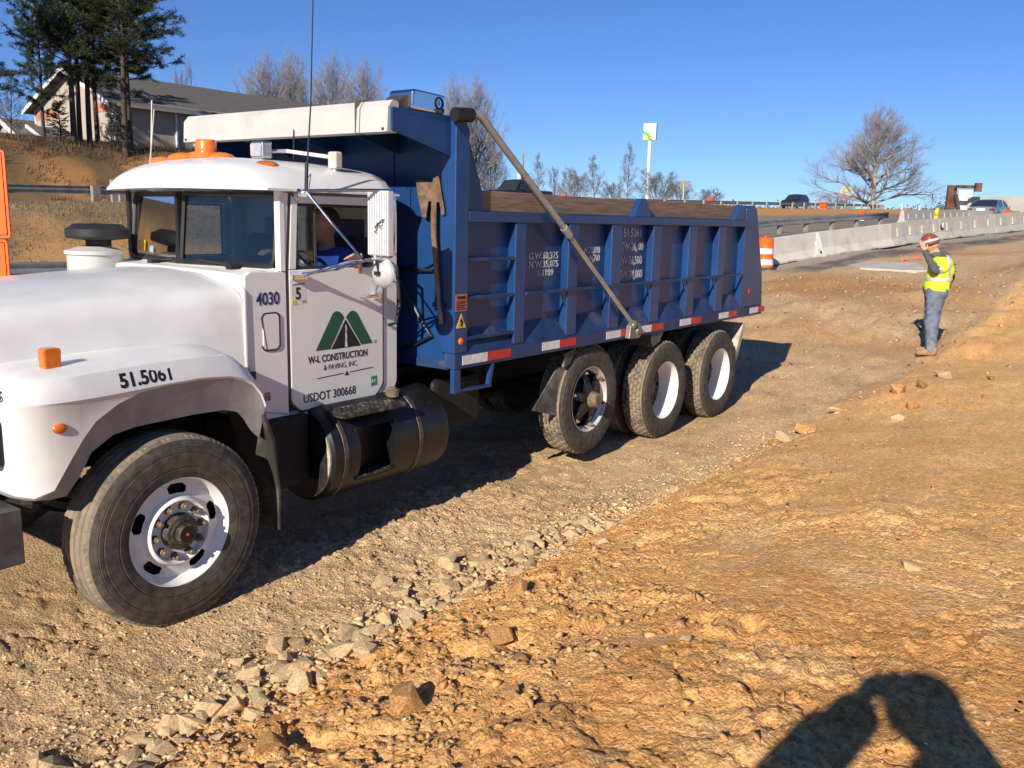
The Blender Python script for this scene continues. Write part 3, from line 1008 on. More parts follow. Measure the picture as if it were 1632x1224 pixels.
#            x     zi    zsh   zo    zs    za    yo     yin
fst = [(1.800, 1.40, 1.39, 1.34, .97, .95, 4.62, 4.75), (1.815, 1.42, 1.415, 1.345, .93, .91, 4.46, 4.70), (1.845, 1.45, 1.44, 1.35, .91, .89, 4.345, 4.68), (1.90, 1.475, 1.465, 1.355, .90, .875, 4.265, 4.67), (1.98, 1.49, 1.48, 1.36, .93, .868, 4.228, 4.66),
       (2.06, 1.497, 1.49, 1.36, 1.06, .872, 4.216, 4.65), (2.13, 1.50, 1.495, 1.361, 1.16, .955, 4.215, 4.645), (2.20, 1.505, 1.50, 1.362, 1.24, 1.07, 4.214, 4.64), (2.32, 1.51, 1.505, 1.366, 1.31, 1.14, 4.213, 4.63), (2.44, 1.515, 1.51, 1.372, 1.350, 1.16, 4.212, 4.62), (2.58, 1.52, 1.515, 1.38, 1.366, 1.165, 4.212, 4.61),
       (2.80, 1.52, 1.515, 1.385, 1.371, 1.17, 4.212, 4.60), (2.98, 1.515, 1.505, 1.372, 1.358, 1.165, 4.212, 4.59), (3.07, 1.47, 1.455, 1.345, 1.331, 1.14, 4.214, 4.58), (3.14, 1.41, 1.395, 1.31, 1.296, 1.07, 4.218, 4.58), (3.20, 1.33, 1.315, 1.24, 1.226, .985, 4.224, 4.58), (3.235, 1.25, 1.235, 1.16, 1.146, .95, 4.232, 4.58)]
for side in (1, -1):
    P, Q, L = [], [], []
    for x, zi, zsh, zo, zs, za, yo, yi in fst:
        sh = yo + .085
        row = [(yi + .12, zi + .01), (yi, zi), ((yi + sh) / 2, (zi + zsh) / 2 + .012), (sh, zsh), (sh - .045, zsh - .022), (yo + .004, zo + .02), (yo, zo), (yo + .010, zo - .012), (yo + .012, min(zs, zo - .013))]
        P.append([(x, y if side > 0 else my(y), z) for y, z in row])
        Q.append([(x, y if side > 0 else my(y), z) for y, z in ((yo + .011, zs + .0), (yo + .016, zs - .012), (yo + .075, za), (yo + .12, za + .015))])
        L.append([(x, y if side > 0 else my(y), z) for y, z in ((yo + .12, za + .015), (yo + .16, zs + .0), (yi + .1, min(zs + .12, zo - .03)), (yi + .35, min(zs + .12, zo - .03)))])
    fen = part(MB().grid(P), 'fender', white, smooth=40)
    part(MB().grid(Q), 'wheel_arch_flare', lipgrey, fen, smooth=40)
    part(MB().grid(L), 'wheel_arch_liner', chassis, fen, smooth=40)
    if side > 0:
        near_fender = fen
    ff = (lambda y: y) if side > 0 else my
    hb = MB().prism(rpoly([(ff(4.40), 1.045, .03), (ff(4.40), 1.285, .03), (ff(4.86), 1.285, .03), (ff(4.86), 1.045, .03)]), 1.776, 1.83, 'x')
    hl = part(hb, 'headlight', blackm, bevel=.006)
    part(MB().prism(rpoly([(ff(4.435), 1.075, .02), (ff(4.435), 1.255, .02), (ff(4.63), 1.255, .02), (ff(4.63), 1.075, .02)]), 1.766, 1.79, 'x'), 'lamp_glass', lens, hl, bevel=.006)
    part(MB().prism(rpoly([(ff(4.65), 1.075, .02), (ff(4.65), 1.255, .02), (ff(4.83), 1.255, .02), (ff(4.83), 1.075, .02)]), 1.766, 1.79, 'x'), 'lamp_glass', lens, hl, bevel=.006)
    part(MB().prism([(ff(4.60), .92), (ff(4.60), 1.40), (ff(5.0), 1.45), (ff(5.0), .92)], 1.802, 1.86, 'x'), 'nose_panel', white)
    ts = part(MB().prism(rpoly([(2.055, 1.492, .012), (2.135, 1.492, .012), (2.140, 1.60, .018), (2.05, 1.60, .018)]), ff(4.40), ff(4.47), 'y'), 'turn_signal', amber, bevel=.008)
    part(MB().tube([(2.095, ff(4.435), 1.47), (2.095, ff(4.435), 1.497)], .03, 12), 'lamp_base', white, ts)
    part(MB().sphere((2.02, ff(4.225), 1.235), .036, 14, 8, (1, .45, .72)), 'side_marker', amber, fen, smooth=True)
part(MB().box(1.62, 1.70, 4.33, my(4.33), .57, .85).box(1.70, 1.86, 4.33, 4.36, .57, .85).box(1.70, 1.86, my(4.36), my(4.33), .57, .85).box(1.70, 1.86, 4.36, 4.9, .835, .85), 'front_bumper', M('bumper_grey', (.075, .072, .07), .6, var=.25, vs=8, dirt=(.2, .17, .13), da=.35, ds=6), bevel=.006)
part(MB().tube([(1.86, 4.55, .80), (2.05, 4.50, .84), (2.12, 4.49, .90)], [.035, .045, .03], 10).sphere((1.98, 4.50, .82), .055, 10, 8), 'steering_arm', chassis)
part(MB().prism([(3.235, 1.12), (3.30, .95), (3.335, .62), (3.33, .36), (3.318, .36), (3.322, .62), (3.285, .93), (3.22, 1.10)], 4.245, 4.62, 'y'), 'mud_flap', M('flap_rubber', (.035, .033, .031), .7, var=.2, vs=6, dirt=(.14, .115, .085), da=.42, ds=4))
ink60 = (0, .075, .125)
text('fender_number', '51.5061', ink, near_fender, (2.335, 4.2165, 1.3925), (1, 0.0, .030), (0, .037, .093), .072, bold=.0035, squeeze=.92)
text('fender_mark', '6', navy, near_fender, (1.814, 4.412, 1.375), (.03, -.09, 0), (.02, .045, .09), .055, bold=.001, shear=.3)

# ------------------------------------------------------------------ cab
YD = 4.56
cab = MB()
for s in (0, 1):
    yy = (lambda y: y) if s == 0 else my
    y0, y1 = yy(YD), yy(YD + .04)
    cab.prism(rpoly([(3.352, 1.90, .02), (3.345, 1.40, 0), (3.44, 1.04, .03), (3.668, .985, 0), (3.668, 1.915, 0), (3.40, 1.925, .02)]), y0, y1)           # cowl side
    cab.prism([(3.62, 1.918), (3.668, 1.918), (3.700, 2.41), (3.655, 2.41)], y0, y1)                                                                       # A pillar
    cab.prism(rpoly([(4.530, 2.42, 0), (4.530, 1.055, 0), (4.40, .985, 0), (4.40, .935, 0), (4.55, .94, .02), (4.672, 1.06, .10), (4.672, 2.36, .06), (4.64, 2.45, .03)]), y0, y1)
    cab.prism([(3.44, 1.037), (3.47, .94), (4.40, .935), (4.40, .983), (3.668, .983)], y0, y1)                                                            # rocker
    cab.prism([(3.640, 2.412), (4.62, 2.424), (4.60, 2.48), (3.62, 2.47)], y0, y1)
# rear wall with a window, front cowl top
cab.box(4.635, 4.668, YD + .04, my(YD + .04), .95, 1.85).box(4.635, 4.668, YD + .04, YD + .30, 1.85, 2.46).box(4.635, 4.668, my(YD + .30), my(YD + .04), 1.85, 2.46).box(4.635, 4.668, YD + .30, my(YD + .30), 2.25, 2.46)
cab.box(3.45, 4.635, YD + .04, my(YD + .04), .955, .99)
cab.box(3.352, 3.40, YD + .04, my(YD + .04), 1.0, 1.90)
cabo = part(cab, 'cab', white2, bevel=.006)
# cowl top below the windshield (V shaped)
P = []
for k in range(13):
    v = k / 12 * 2 - 1
    y = YC + v * .875
    xw = 3.475 + .155 * abs(v)
    P.append([(3.345, y, 1.80 + .10 * (1 - v ** 4)), (3.36, y, 1.875 + .04 * (1 - v ** 4)), (3.40, y, 1.905 + .015 * (1 - v * v)), (xw - .02, y, 1.918), (xw + .01, y, 1.935)])
part(MB().grid(P), 'cowl', white2, cabo, smooth=50)
# roof cap with its visor brim
P, Q = [], []
NU, NV = 22, 25
for j in range(NV):
    v = j / (NV - 1) * 2 - 1
    xf = 3.345 + .16 * v * v
    xr = 4.70 - .05 * v ** 6
    col_, low = [], []
    for i in range(NU):
        u = i / (NU - 1)
        uu = u ** 1.5
        x = xf + (xr - xf) * uu
        y = YC + v * (.925 - .0 * u)
        e = (1 - abs(v) ** 3.2) ** .55
        f_ = math.sqrt(max(0, 1 - (1 - min(1, uu / .30)) ** 2)) * (1 - .20 * max(0, (uu - .55) / .45) ** 2)
        rear = math.sqrt(max(0, 1 - max(0, (uu - .93) / .07) ** 2))
        col_.append((x, y, 2.432 + .195 * e * (.10 + .90 * f_) * rear + .015 * e))
        low.append((x, y, 2.418 + .010 * (1 - abs(v))))
    P.append(col_)
    Q.append(low)
rf = MB().grid(P).grid([r_[::-1] for r_ in Q])
for a_, b_ in ((P[0], Q[0]), (P[-1], Q[-1]), ([r_[0] for r_ in P], [r_[0] for r_ in Q]), ([r_[-1] for r_ in P], [r_[-1] for r_ in Q])):
    rf.grid([a_, b_])
roof = part(rf, 'roof', white2, smooth=45)
part(MB().tube([(3.56, 4.553, 2.43), (4.0, 4.545, 2.436), (4.6, 4.553, 2.43)], .012, 6), 'drip_rail', white2, roof)

# door (near) with its lettering; far door mirrored
def make_door(yy, near):
    y0, y1 = yy(YD - .012), yy(YD + .03)
    d = MB()
    d.prism(rpoly([(3.682, 1.925, 0), (3.682, 1.06, .09), (3.76, .995, .05), (4.44, .995, .09), (4.518, 1.08, .08), (4.518, 1.925, 0)]), y0, y1)
    d.prism([(3.682, 1.927), (3.742, 1.927), (3.765, 2.345), (3.712, 2.395)], y0, y1)
    d.prism([(4.44, 1.927), (4.518, 1.927), (4.518, 2.36), (4.44, 2.33)], y0, y1)
    d.prism([(3.7125, 2.397), (3.766, 2.347), (4.44, 2.345), (4.518, 2.362), (4.49, 2.402)], y0, y1)
    o = part(d, 'door', white2, bevel=.007)
    ym = (y0 + y1) / 2
    part(MB().tube([(3.755, ym, 1.935), (3.77, ym, 2.335), (4.43, ym, 2.335), (4.43, ym, 1.935), (3.755, ym, 1.935)], .010, 6), 'window_seal', blackm, o)
    part(MB().box(3.905, 3.922, yy(YD + .0), yy(YD + .018), 1.93, 2.335), 'vent_window_post', M('dark_trim', (.05, .05, .05), .4), o)
    part(MB().box(3.755, 3.905, yy(YD + .006), yy(YD + .010), 1.935, 2.34), 'vent_glass', glass, o)
    part(MB().box(3.95, 4.43, yy(YD + .035), yy(YD + .10), 1.86, 1.935), 'window_sill', M('dark_trim', (.05, .05, .05), .4), o, bevel=.01)
    return o
door = make_door(lambda y: y, True)
make_door(my, False)
YT = YD - .0125
X1, Z1 = (1, 0, 0), (0, 0, 1)
text('door_lettering', 'W-L CONSTRUCTION', ink, door, (3.825, YT, 1.303), (1, 0, .000), Z1, .047, bold=.0016, squeeze=.80)
text('door_lettering', '& PAVING, INC.', ink, door, (3.955, YT, 1.243), X1, Z1, .037, bold=-.0004, squeeze=.86)
text('door_number', 'USDOT 300668', ink, door, (3.775, YT, 1.045), X1, Z1, .058, bold=.0008, squeeze=.86)
def flat(poly, name, mat, y=YT - .0012, parent=None, th=.002):
    return part(MB().prism(poly, y, y + th), name, mat, parent or door)
def P2(zx, zy):                                  # logo drawing units -> door plane
    return 3.825 + (zx - 305) * .000915, 1.303 + (672 - zy - (zx - 305) * .092) * .00092
def arc_hill(l0, apex, r0):
    return [P2(*p) for p in l0]
def hill(foot_l, foot_r, top_l, top_r, tipy):
    pts = [foot_l, foot_r, top_r]
    for k in range(1, 8):
        t = k / 8
        a, b_, c_ = top_r, ((top_l[0] + top_r[0]) / 2 + 2, tipy - 28), top_l
        pts.append(tuple((1 - t) ** 2 * a[i] + 2 * t * (1 - t) * b_[i] + t * t * c_[i] for i in (0, 1)))
    pts.append(top_l)
    return [P2(*p) for p in pts]
flat(hill((375, 578), (512, 566), (540, 305), (655, 330), 278), 'logo_hill', green)
flat(hill((828, 533), (945, 520), (672, 328), (792, 300), 268)[::-1], 'logo_hill', green)
flat([P2(528, 564), P2(660, 553), P2(668, 348), P2(664, 348)], 'logo_road', ink)
flat([P2(684, 551), P2(818, 535), P2(672, 348), P2(669, 348)], 'logo_road', ink)
for a_, b_, w_ in ((505, 550, 13), (440, 492, 9), (385, 430, 6)):
    flat([P2(672 - w_, b_), P2(672 + w_, b_ - 2), P2(670 + w_ * .7, a_), P2(670 - w_ * .7, a_)], 'logo_lane_mark', sticker_white, YT - .0016)
flat([P2(528, 563), P2(818, 534), P2(816, 541), P2(528, 569)], 'logo_road_edge', ink, YT - .0008)
flat([P2(385, 786), P2(640, 752), P2(640, 747), P2(385, 780)], 'logo_rule', ink)
flat([P2(705, 746), P2(950, 714), P2(950, 708), P2(705, 740)], 'logo_rule', ink)
flat([P2(652, 768), P2(698, 764), P2(674, 732)], 'logo_triangle', ink)
flat([P2(960, 522), P2(985, 520), P2(985, 495), P2(960, 497)], 'logo_registered_mark', M('faint_ink', (.30, .31, .31), .5))
flat(rpoly([(3.700, 1.700, .004), (3.815, 1.706, .004), (3.815, 1.846, .004), (3.700, 1.840, .004)]), 'sticker', sticker_white, YT - .0005)
text('sticker_number', '5', ink, door, (3.728, YT - .002, 1.738), X1, Z1, .075, bold=.002, squeeze=.85)
flat([(3.703, 1.702), (3.735, 1.703), (3.735, 1.733), (3.703, 1.732)], 'sticker_patch', sticker_yel, YT - .0018)
flat([(3.708, 1.828), (3.808, 1.833), (3.808, 1.838), (3.708, 1.833)], 'sticker_line', navy, YT - .0018)
text('sticker_print', '1 1', ink, door, (3.783, YT - .002, 1.714), X1, Z1, .015)
flat([(4.395, 1.075), (4.452, 1.078), (4.452, 1.148), (4.395, 1.146)], 'green_sticker', sticker_grn, YT - .001)
text('sticker_print', 'F.C', sticker_white, door, (4.402, YT - .003, 1.10), X1, Z1, .022)
cowl_no = text('cowl_number', '4030', navy, cabo, (3.432, YD - .0015, 1.715), X1, Z1, .078, bold=.002, squeeze=.80)
hs = part(MB().prism(rpoly([(3.475, 1.43, .03), (3.60, 1.43, .03), (3.60, 1.655, .03), (3.475, 1.655, .03)]), YD - .006, YD + .001), 'access_hatch', white2, cabo, bevel=.004)
part(MB().tube([(x, YD - .004, z) for x, z in rpoly([(3.468, 1.423, .035), (3.607, 1.423, .035), (3.607, 1.662, .035), (3.468, 1.662, .035)]) + [(3.503, 1.423)]], .004, 5), 'hatch_seal', blackm, cabo)
flat(rpoly([(3.475, 1.10, .006), (3.52, 1.10, .006), (3.52, 1.155, .006), (3.475, 1.155, .006)]), 'worn_decal', M('decal_brown', (.32, .24, .14), .6, var=.5, vs=60), YD - .002, cabo)
flat([(3.78, .950), (4.40, .946), (4.40, .962), (3.78, .967)], 'sill_wear', M('scuffed_steel', (.22, .19, .16), .7, var=.5, vs=25), YD - .0015, cabo)
# hinges, handle, grab bar, gap seals
part(MB().tube([(4.30, YD - .02, 1.72), (4.30, YD - .055, 1.722), (4.43, YD - .055, 1.728), (4.45, YD - .02, 1.728)], .012, 8).box(4.42, 4.47, YD - .04, YD - .012, 1.70, 1.75), 'door_handle', chrome, door)
part(MB().sphere((4.46, YD - .02, 1.62), .014, 8, 6), 'door_lock', chrome, door)
part(MB().tube([(4.60, YD - .005, 1.95), (4.61, YD - .06, 1.92), (4.625, YD - .07, 1.65), (4.60, YD - .06, 1.52), (4.58, YD - .005, 1.50)], .013, 8), 'grab_handle', blackm, cabo)
part(MB().tube([(4.524, YD - .004, 2.36), (4.524, YD - .004, 1.08), (4.44, YD - .004, .988), (3.76, YD - .004, .988), (3.676, YD - .004, 1.07), (3.676, YD - .004, 1.92), (3.708, YD - .004, 2.40)], .005, 5), 'door_gap', blackm, cabo)
part(MB().tube([(3.348, YD + .03, 1.86), (3.345, YD - .002, 1.80), (3.343, YD - .004, 1.30)], .011, 6), 'hood_seal', white, cabo)

# windshield: two flat panes in a V
for s in (-1, 1):
    def W(v, z, off=0.0):
        xw = 3.480 + .150 * v + .10 * max(0, z - 1.93) + off
        return (xw, YC + s * v * .835, z)
    lo, hi, v0, v1 = 1.945, 2.395, .025, .985
    rp = rpoly([(v0, lo, .012), (v1, lo, .07), (v1, hi, .06), (v0, hi, .012)], 6)
    pane = MB().add([W(v, z) for v, z in rp], [tuple(range(len(rp)))])
    wo_ = part(pane, 'windshield', glass, fix=False)
    part(MB().tube([W(v, z, -.004) for v, z in rp + rp[:1]], .019, 6), 'gasket', blackm, wo_)
    if s > 0:
        part(MB().add([W(v, z, -.012) for v, z in ((.70, 1.99), (.86, 1.99), (.86, 2.065), (.70, 2.065))], [(0, 1, 2, 3)]), 'windshield_sticker', sticker_yel, wo_)
        part(MB().add([W(v, z, -.012) for v, z in ((.52, 1.985), (.60, 1.985), (.60, 2.03), (.52, 2.03))], [(0, 1, 2, 3)]), 'windshield_sticker', M('sticker_blue', (.25, .42, .50), .5), wo_)
    part(MB().tube([W(.62 if s < 0 else .35, 1.915, -.06), W(.60 if s < 0 else .33, 1.945, -.045), W(.25 if s < 0 else .05, 1.965, -.03)], .009, 6).box(*sum(([a_ - .03, a_ + .03] for a_ in W(.64 if s < 0 else .37, 1.915, -.06)), [])), 'wiper', blackm, cabo)
part(MB().box(3.470, 3.492, YC - .014, YC + .014, 1.93, 2.40), 'windshield_post', blackm, cabo)
for s in (-1, 1):
    part(MB().prism([(3.635, YC + s * .838), (3.66, YC + s * .884), (3.625, YC + s * .884), (3.62, YC + s * .838)], 1.92, 2.42, 'z'), 'pillar', white2 if s < 0 else blackm, cabo)

# interior
part(MB().prism([(3.50, 1.2), (3.62, 1.2), (3.86, 1.62), (3.88, 1.86), (3.80, 1.90), (3.55, 1.92)], YD + .06, my(YD + .06)), 'dashboard', teal, cabo, bevel=.02)
for y in (4.72, 5.66):
    st = part(MB().box(4.08, 4.56, y, y + .48, 1.30, 1.46), 'seat', seatm, cabo, bevel=.04)
    part(MB().prism([(4.46, 1.44), (4.60, 1.44), (4.63, 2.12), (4.53, 2.12)], y + .02, y + .46), 'seat_back', seatm, cabo, bevel=.04)
sw = MB()
ctr, ax_ = Vector((3.98, 4.98, 1.90)), Vector((-.55, 0, .83)).normalized()
u_ = Vector((0, 1, 0))
v_ = ax_.cross(u_)
sw.tube([ctr + (u_ * math.cos(t) + v_ * math.sin(t)) * .225 for t in np.linspace(0, 2 * math.pi, 25)], .014, 6)
sw.tube([ctr, ctr - ax_ * .35], .022, 6)
for t in (0.3, 2.4, 4.5):
    sw.tube([ctr, ctr + (u_ * math.cos(t) + v_ * math.sin(t)) * .22], .012, 5)
part(sw, 'steering_wheel', blackm, cabo)

# roof fittings
def dome(c, r, sc, name, mat, n=14):
    return part(MB().sphere(c, r, n, 8, sc), name, mat, roof, smooth=True)
zr = 2.645
bc = part(MB().lathe([(.095, 0), (.115, .015), (.115, .045), (.072, .055), (.069, .125), (.062, .136), (0, .138)], (3.72, YC, zr - .02), 'z', 24), 'beacon', amber2, roof, smooth=40)
part(MB().sphere((3.64, YC + .16, zr - .012), .12, 16, 8, (.75, 1.0, .35)), 'marker_light', amber2, roof, smooth=True)
part(MB().sphere((3.76, YC - .10, zr - .010), .12, 16, 8, (.75, 1.05, .36)), 'marker_light', amber2, roof, smooth=True)
part(MB().sphere((3.60, YC + .34, zr - .03), .10, 16, 8, (.75, 1.0, .35)), 'marker_light', amber2, roof, smooth=True)
part(MB().sphere((3.72, 4.80, zr - .072), .10, 16, 8, (.8, 1.0, .40)), 'marker_light', M('amber_faded', (.42, .13, .03), .4, var=.2, vs=20), roof, smooth=True)
for k in range(4):
    part(MB().sphere((3.45 + .02 * k, YC - .1 + .18 * k, 2.54 - .01 * k), .007, 6, 5), 'roof_rivet', blackm, roof)
fl = part(MB().prism(rpoly([(5.02, 2.64, .02), (5.16, 2.64, .02), (5.16, 2.755, .02), (5.02, 2.755, .02)]), 3.87, 3.95, 'x'), 'work_light', alu, roof, bevel=.012)
part(MB().prism(rpoly([(5.035, 2.655, .015), (5.145, 2.655, .015), (5.145, 2.74, .015), (5.035, 2.74, .015)]), 3.862, 3.872, 'x'), 'lamp_glass', lens, fl)
part(MB().tube([(3.95, 5.09, 2.69), (4.05, 5.0, 2.70), (4.20, 4.74, 2.665)], .014, 8), 'light_bar', alu, roof)
fl2 = part(MB().prism(rpoly([(4.66, 2.585, .015), (4.745, 2.585, .015), (4.745, 2.70, .015), (4.66, 2.70, .015)]), 4.19, 4.25, 'x'), 'work_light', ivory, roof, bevel=.01)
part(MB().tube([(4.22, 4.70, 2.52), (4.22, 4.70, 2.60)], .02, 8).tube([(3.91, 5.09, 2.60), (3.91, 5.09, 2.65)], .02, 8), 'light_bracket', alu, roof)
# near-side mirror on its bracket, far-side one too
def mirror(yy, near):
    def Y(y):
        return yy(y)
    br = part(MB().tube([(3.74, Y(4.545), 2.40), (3.76, Y(4.46), 2.425), (3.95, Y(4.26), 2.435), (4.16, Y(4.135), 2.44), (4.20, Y(4.13), 2.42), (4.205, Y(4.13), 2.38), (4.205, Y(4.13), 2.06), (4.18, Y(4.13), 2.015), (4.08, Y(4.15), 2.005), (3.98, Y(4.30), 1.985), (3.75, Y(4.54), 1.88)], .0105, 7)
              .tube([(3.755, Y(4.45), 2.42), (3.86, Y(4.34), 2.23), (4.00, Y(4.22), 2.01)], .009, 6)
              .tube([(3.78, Y(4.54), 1.90), (3.90, Y(4.36), 1.93), (4.05, Y(4.18), 2.005)], .008, 6)
              .tube([(4.43, Y(4.54), 1.74), (4.30, Y(4.36), 1.86), (4.10, Y(4.17), 2.0)], .008, 6)
              .box(3.72, 3.80, Y(4.50), Y(4.55), 2.385, 2.435).box(3.70, 3.80, Y(4.51), Y(4.555), 1.865, 1.895), 'mirror_bracket', chrome)
    # housing: ribbed back faces forward (-X)
    mh = MB().box(4.105, 4.155, Y(4.085), Y(4.265), 2.025, 2.435)
    for k in range(8):
        y = 4.093 + k * .0222
        mh.box(4.094, 4.1055, Y(y), Y(y + .012), 2.03, 2.43)
    h = part(mh, 'mirror', M('mirror_back', (.70, .73, .75), .35, .35, var=.06, vs=8), br, bevel=.003)
    part(MB().box(4.1555, 4.158, Y(4.095), Y(4.255), 2.035, 2.425), 'mirror_glass', chrome, br)
    cv = MB().lathe([(0, -.035), (.03, -.033), (.06, -.024), (.085, -.010), (.098, .004), (.10, .012), (.09, .016), (0, .016)], (4.13, Y(4.165), 1.915), 'x', 28)
    part(cv, 'convex_mirror', M('convex_mirror_back', (.66, .67, .68), .22, .45, var=.05, vs=6), br, smooth=40)
    part(MB().tube([(4.10, Y(4.165), 1.915), (4.08, Y(4.17), 2.005)], .008, 6).box(4.075, 4.10, Y(4.145), Y(4.185), 1.90, 1.925), 'mirror_clamp', blackm, br)
    if near:                                     # small chrome animal badge
        e = MB()
        for (y, z, a, b_) in ((4.150, 2.225, .030, .016), (4.128, 2.243, .016, .014), (4.118, 2.262, .011, .010), (4.175, 2.205, .012, .020), (4.188, 2.185, .008, .018), (4.135, 2.215, .007, .022), (4.180, 2.176, .010, .007)):
            e.sphere((4.092, y, z), 1.0, 8, 6, (.010, a, b_))
        part(e, 'badge', chrome, br, smooth=True)
mirror(lambda y: y, True)
mirror(my, False)
part(MB().tube([(3.76, 4.46, 2.41), (3.765, 4.455, 2.60)], .012, 7).tube([(3.765, 4.455, 2.55), (3.80, 4.45, 2.95), (3.85, 4.44, 4.1)], [.006, .005, .003], 5).tube([(3.77, 4.455, 2.5), (3.80, 4.46, 2.53), (3.80, 4.48, 2.44)], .003, 4), 'antenna', blackm)
part(MB().tube([(4.15, 5.05, 2.60), (4.15, 5.04, 2.85)], .006, 5), 'short_antenna', blackm)
part(MB().tube([(3.62, 5.98, 2.56), (3.66, 5.95, 2.98)], [.006, .004], 5), 'marker_rod', ivory)
# air cleaner on the far side of the hood
ac = part(MB().lathe([(.17, 0), (.185, .02), (.185, .30), (.20, .305), (.20, .33), (.175, .335), (.10, .36)], (3.30, 6.20, 1.66), 'z', 28), 'air_cleaner', ivory, smooth=40)
part(MB().lathe([(.085, -.02), (.085, .06), (.20, .075), (.215, .09), (.215, .14), (.19, .15), (.16, .175), (0, .18)], (3.33, 6.20, 2.0), 'z', 28), 'rain_cap', M('cap_black', (.022, .023, .026), .5), ac, smooth=40)

# fuel tank with step recess
tk = MB()
N, xs_ = 48, [3.82, 3.84] + list(np.linspace(3.90, 4.94, 27)) + [4.97, 4.985]
rr_ = [.315, .335] + [.34] * 27 + [.335, .315]
ring = [[(x, 4.64 - r_ * math.cos(t), .68 + r_ * math.sin(t)) for t in np.linspace(0, 2 * math.pi, N, endpoint=False)] for x, r_ in zip(xs_, rr_)]
vv = [p for rg in ring for p in rg]
ff = []
for i in range(len(xs_) - 1):
    for k in range(N):
        t = (k + .5) * 2 * math.pi / N
        t = t - 2 * math.pi if t > math.pi else t
        xm = (xs_[i] + xs_[i + 1]) / 2
        if 4.06 < xm < 4.40 and R(-30) < t < R(30):
            continue
        ff.append((i * N + k, i * N + (k + 1) % N, (i + 1) * N + (k + 1) % N, (i + 1) * N + k))
ff += [tuple(range(N)), tuple((len(xs_) - 1) * N + k for k in range(N))]
tk.add(vv, ff)
tank = part(tk, 'fuel_tank', blackgloss, smooth=35, fix=False)
part(MB().box(4.05, 4.42, 4.47, 4.49, .49, .88).box(4.04, 4.055, 4.335, 4.49, .50, .86).box(4.415, 4.43, 4.335, 4.49, .50, .86).box(4.05, 4.42, 4.345, 4.49, .49, .505), 'step_recess', blackgloss, tank)
sp = MB().box(3.90, 4.48, 4.285, 4.56, .955, .985)
for i in range(13):
    for j in range(5):
        sp.box(3.92 + i * .043, 3.94 + i * .043, 4.295 + j * .05, 4.325 + j * .05, .985, .990)
part(sp, 'step_plate', M('tread_plate', (.05, .05, .05), .45, .6, var=.3, vs=20, dirt=(.30, .26, .20), da=.42, ds=14), tank)
sp = MB().box(4.06, 4.41, 4.335, 4.465, .505, .520)
for i in range(8):
    for j in range(3):
        sp.box(4.07 + i * .043, 4.09 + i * .043, 4.34 + j * .04, 4.365 + j * .04, .520, .525)
part(sp, 'lower_step', M('tread_plate', (.05, .05, .05), .45), tank)
for x in (3.93, 4.66):
    part(MB().lathe([(.343, -.02), (.346, -.018), (.346, .018), (.343, .02)], (x, 4.64, .68), 'x', 40), 'tank_strap', M('strap_steel', (.10, .095, .09), .45, .6, var=.3, vs=9, dirt=(.24, .15, .08), da=.4, ds=6), tank)
part(MB().lathe([(.05, 0), (.05, .05), (.03, .055), (.03, .065), (0, .066)], (4.56, 4.50, .985), 'z', 14), 'tank_cap', mudsteel, tank)
cres = [(4.64 - .312 * math.cos(q), .68 + .312 * math.sin(q)) for q in np.linspace(R(-62), R(30), 12)] + [(4.64 - rr2 * math.cos(q), .68 + rr2 * math.sin(q)) for q, rr2 in zip(np.linspace(R(20), R(-55), 8), (.30, .27, .235, .215, .225, .24, .27, .295))]
part(MB().prism(cres, 3.806, 3.822, 'x'), 'dried_mud', M('dried_mud', (.50, .42, .30), .95, var=.3, vs=15, bump=.6, bs=60), tank)
